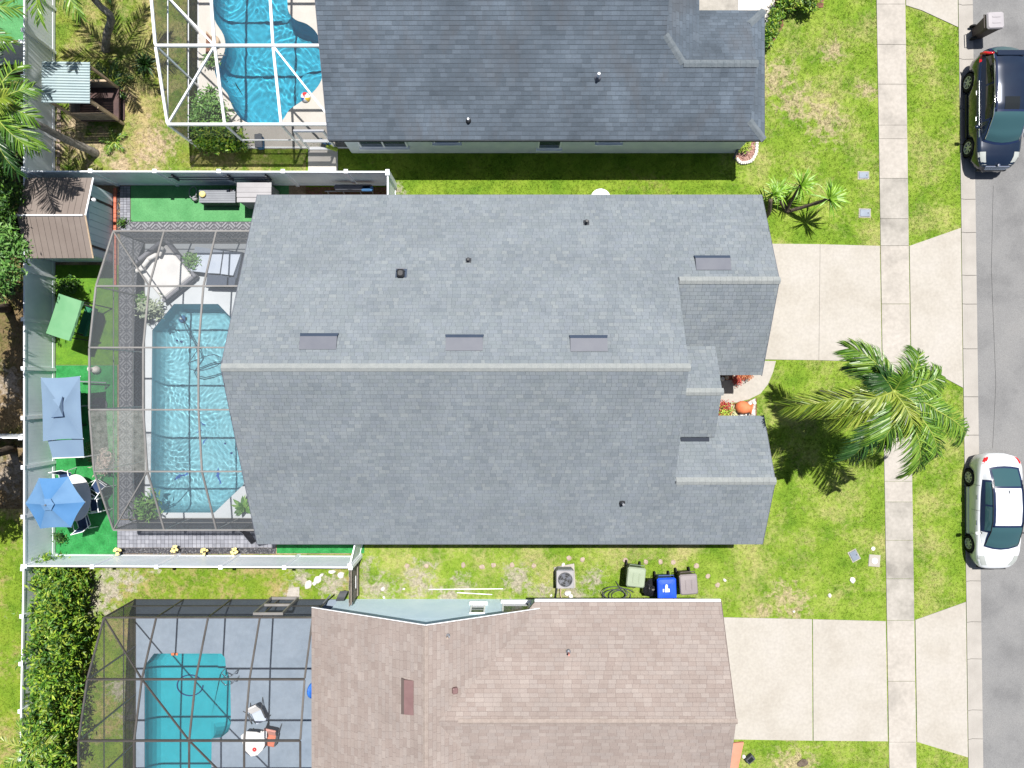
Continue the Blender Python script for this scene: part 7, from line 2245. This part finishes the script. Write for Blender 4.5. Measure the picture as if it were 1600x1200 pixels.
# =================================================================== FRONT YARD THINGS
M['lid_steel']=mat('lid_steel',[(.13,.16,.20),(.19,.22,.265)],rough=.6,metal=.2)
def meter(px,py,w,h,rz,label,m='lid_steel'):
    p=P(px,py); t=thing('meter_box',label,'meter box',(p.x,p.y,0))
    mb=MB(); mb.obox((p.x,p.y,-.01),w+.08,h+.08,.05,rz); mb.build('rim',M['concrete_walk'] if m!='white' else M['stone_white'],t)
    mb=MB(); mb.cushion((p.x,p.y,.025),w,h,.03,rz,bev=.012); mb.build('lid',M[m],t)
    mb=MB(); mb.cushion((p.x+w*.3*math.cos(rz),p.y+w*.3*math.sin(rz),.043),.03,.06,.006,rz,bev=.002); mb.build('lid_slot',M['dark_grey'],t)
meter(1349,274,.40,.26,0,'steel meter box lid in the lawn, upper one of the pair by the sidewalk')
meter(1351,333,.42,.30,-.03,'steel meter box lid in the lawn, lower one of the pair by the sidewalk')
meter(1334.5,868,.30,.40,R(28),'tilted steel meter box lid in the lawn near the white cleanout slab')
t=thing('cleanout_slab','square white cleanout slab set in the lawn beside the sidewalk','cleanout',tuple(P(1366,876)))
q=P(1366,876); mb=MB(); mb.cushion((q.x,q.y,.0),.48,.50,.06,-.08,bev=.015); mb.build('slab',M['concrete'],t)
mb=MB(); mb.lathe([(0,.03),(.12,.03),(.12,.05),(.0,.055)],18,(q.x,q.y,0)); mb.build('cover',M['white'],t)
q=P(1364,857); mb=MB(); mb.lathe([(0,-.02),(.075,-.02),(.075,.03),(.0,.04)],16,(q.x,q.y,0)); tag(mb.build('cleanout_cap',M['white']),'small round white cap in the lawn above the cleanout slab','cap')
q=P(1170,1183)
t=thing('path_lantern','small dark lantern box in the grass below the lower driveway','lantern',(q.x,q.y,0))
mb=MB(); mb.cushion((q.x,q.y,.12),.36,.24,.22,R(40),bev=.02); mb.build('case',M['dark_grey'],t)
mb=MB(); mb.obox((q.x,q.y,.235),.24,.14,.012,R(40)); mb.build('glass',M['car_glass_dark'],t)
ground_stone(1254,1192,.5,.36,.07,'bark','tree_stump','low worn tree stump in the bare patch below the lower driveway','stump',None,.3,95)
# condenser slab peeking out at the north eave
q=P(938,304,.3)
t=thing('satellite_dish','white round object half hidden at the upper edge of the main roof','dish',(q.x,q.y,0))
mb=MB(); mb.lathe([(.14,.34),(.40,.36),(.42,.40),(.38,.41),(.13,.38)],26,(q.x,q.y-.20,0)); mb.build('ring',M['white'],t,smooth=True)
mb=MB(); mb.tube([(q.x,q.y-.2,0),(q.x,q.y-.2,.36)],.05,8); mb.build('stem',M['white'],t)
mb=MB(); mb.lathe([(0,.35),(.14,.36),(.0,.37)],16,(q.x,q.y-.2,0)); mb.build('centre',M['dark_grey'],t)

M['stone_bed']=mat('stone_bed',[(.10,.075,.06),(.34,.32,.30),(.5,.48,.46)],scale=9,rough=.9,bmp=.8,bscale=30)
# entry beds ---------------------------------------------------------------------------
mb=MB(); mb.prism(pxpoly([(1118,631),(1152,630),(1172,625),(1182,622),(1182,660),(1118,660)]),-.03,.026); struct(mb.build('planting_bed',M['soil']))
mb=MB(); mb.prism(pxpoly([(1152,650),(1160,640),(1170,627),(1180,622),(1180,655),(1152,655)]),-.03,.034); struct(mb.build('white_gravel_bed',M['stone_bed']))
q=P(1163,637,.25)
t=thing('terracotta_jar','large terracotta jar lying among white stones by the front walk','jar',(q.x,q.y,0))
Mx=Matrix.Translation((q.x-.02,q.y,.24))@Matrix.Rotation(R(78),4,'Y')@Matrix.Rotation(.2,4,'X')
mb=MB(); mb.lathe([(0,-.34),(.12,-.33),(.25,-.18),(.27,-.02),(.22,.14),(.17,.22),(.17,.25),(.23,.30),(.23,.33),(.19,.33),(.15,.24),(0,.1)],22,(0,0,0),Mx); mb.build('jar',M['terracotta'],t,smooth=True)
for i,(px,py,s_,m_) in enumerate(((1140,633,.13,'stone_white'),(1152,633,.14,'stone_white'),(1171,631,.2,'stone_white'),(1178,630,.2,'stone_white'),(1166,646,.24,'stone_white'),(1174,643,.26,'stone_white'),(1158,648,.2,'stone_white'),(1170,637,.14,'stone_white'))):
    ground_stone(px,py,s_,s_*.9,.10,m_,'white_stone','white stone in the small front bed beside the terracotta jar','stone','white stones of the front bed',.3*i,120+i)
q=P(1143,642)
t=thing('variegated_plant','spiky cream and green plant in the front bed beside the terracotta jar','plant',(q.x,q.y,0)); rosette(t,(q.x,q.y,.05),34,.42,'cream_leaf',700,.07,droop=.5,emin=5,emax=70)
q=P(1131,634)
t=thing('red_flower','red flowering plant at the upper left of the front bed','plant',(q.x,q.y,0)); leaf_cloud(t,[(q.x,q.y,.2,.2,.13,.15,150)],.07,'red_leaf',701,'foliage',shell=.2)
q=P(1131,644)
t=thing('croton','yellow and red croton in the front bed close to the porch roof','plant',(q.x,q.y,0)); leaf_cloud(t,[(q.x,q.y,.2,.2,.18,.15,120)],.08,'lime_leaf',702,'foliage',shell=.2); leaf_cloud(t,[(q.x,q.y-.1,.15,.22,.12,.1,90)],.07,'rust_leaf',703,'foliage',shell=.2)
mb=MB(); mb.prism(pxpoly([(1122,578),(1146,578),(1146,593.5),(1122,593.5)]),.0365,.05); struct(mb.build('planting_bed',M['soil']))
for i,(px,py,mk,lb) in enumerate(((1156,588,'rust_leaf','rust coloured potted plant by the garage side of the porch, left one'),(1164,586,'rust_leaf','orange red potted plant by the garage side of the porch, right one'),(1149,594,'red_leaf','small red potted plant at the shaded corner of the front walk'))):
    pot_plant(lb,px,py,mk,710+i,.42,'terracotta',.25)
for i,(px,py) in enumerate(((1127,592),(1134,590))):
    q=P(px,py); mb=MB(); mb.lathe([(0,.05),(.06,.05),(.09,.17),(.06,.2),(0,.19)],12,(q.x,q.y,0)); tag(mb.build('small_pot',M['stone_white' if i==0 else 'wood_tan'],smooth=True),('small white pot' if i==0 else 'small tan pot')+' in the dark corner of the porch by the front walk','pot')
# downspout elbow shadowed by the north house corner
q=P(1147,243); mb=MB(); mb.tube([(q.x,q.y+.1,.5),(q.x,q.y,.2),(q.x-.02,q.y-.14,.05)],.05,8); tag(mb.build('drain_elbow',M['vent_metal'],smooth=True),'grey drain elbow at the wall corner beside the white edged bed','drain pipe')

M['mesh_black']=screen_mat('mesh_black',(.03,.03,.035),.62)
# torn screen flap at the lower corner of the main roof
t=thing('screen_flap','black triangular scrap of screen hanging at the lower left corner of the main roof','screen scrap',tuple(P(392,842)))
fl_=[P(376,830,1.6),P(393,850,1.2),P(400,846,1.9),P(390,831,2.2)]
mb=MB(); mb.add(fl_,[(0,1,2,3)]); mb.build('cloth',M['mesh_black'],t)
mb=MB(); mb.tube([fl_[0],fl_[1],fl_[2]],.018,5); mb.build('edge_bar',M['dark_grey'],t)
for i,(nm,key,poly,d) in enumerate(LAWNS):
    src = M[key]
    blades('grass', key, poly, d, 50+i, BL[nm] if i < 6 else 'pale patchy grass beyond the fence beside the tall hedge')
# everything under water takes part in the refracted sunlight
for o in bpy.data.objects:
    if o.type != 'MESH' or o.name.startswith(('pool_water','ground','lawn')): continue
    zmin = min((o.matrix_world @ Vector(c)).z for c in o.bound_box) if False else None
for o in scene.objects:
    if o.type == 'MESH' and len(o.data.vertices) and o.name.split('.')[0] not in ('pool_water',):
        off = ORG.get(o.parent.name, (0,0,0))[2] if o.parent else 0
        co = o.data.vertices[0].co
        if co.z + off < -.105 and -16 < co.x + (ORG.get(o.parent.name,(0,0,0))[0] if o.parent else 0) < -7:
            o.cycles.is_caustics_receiver = True
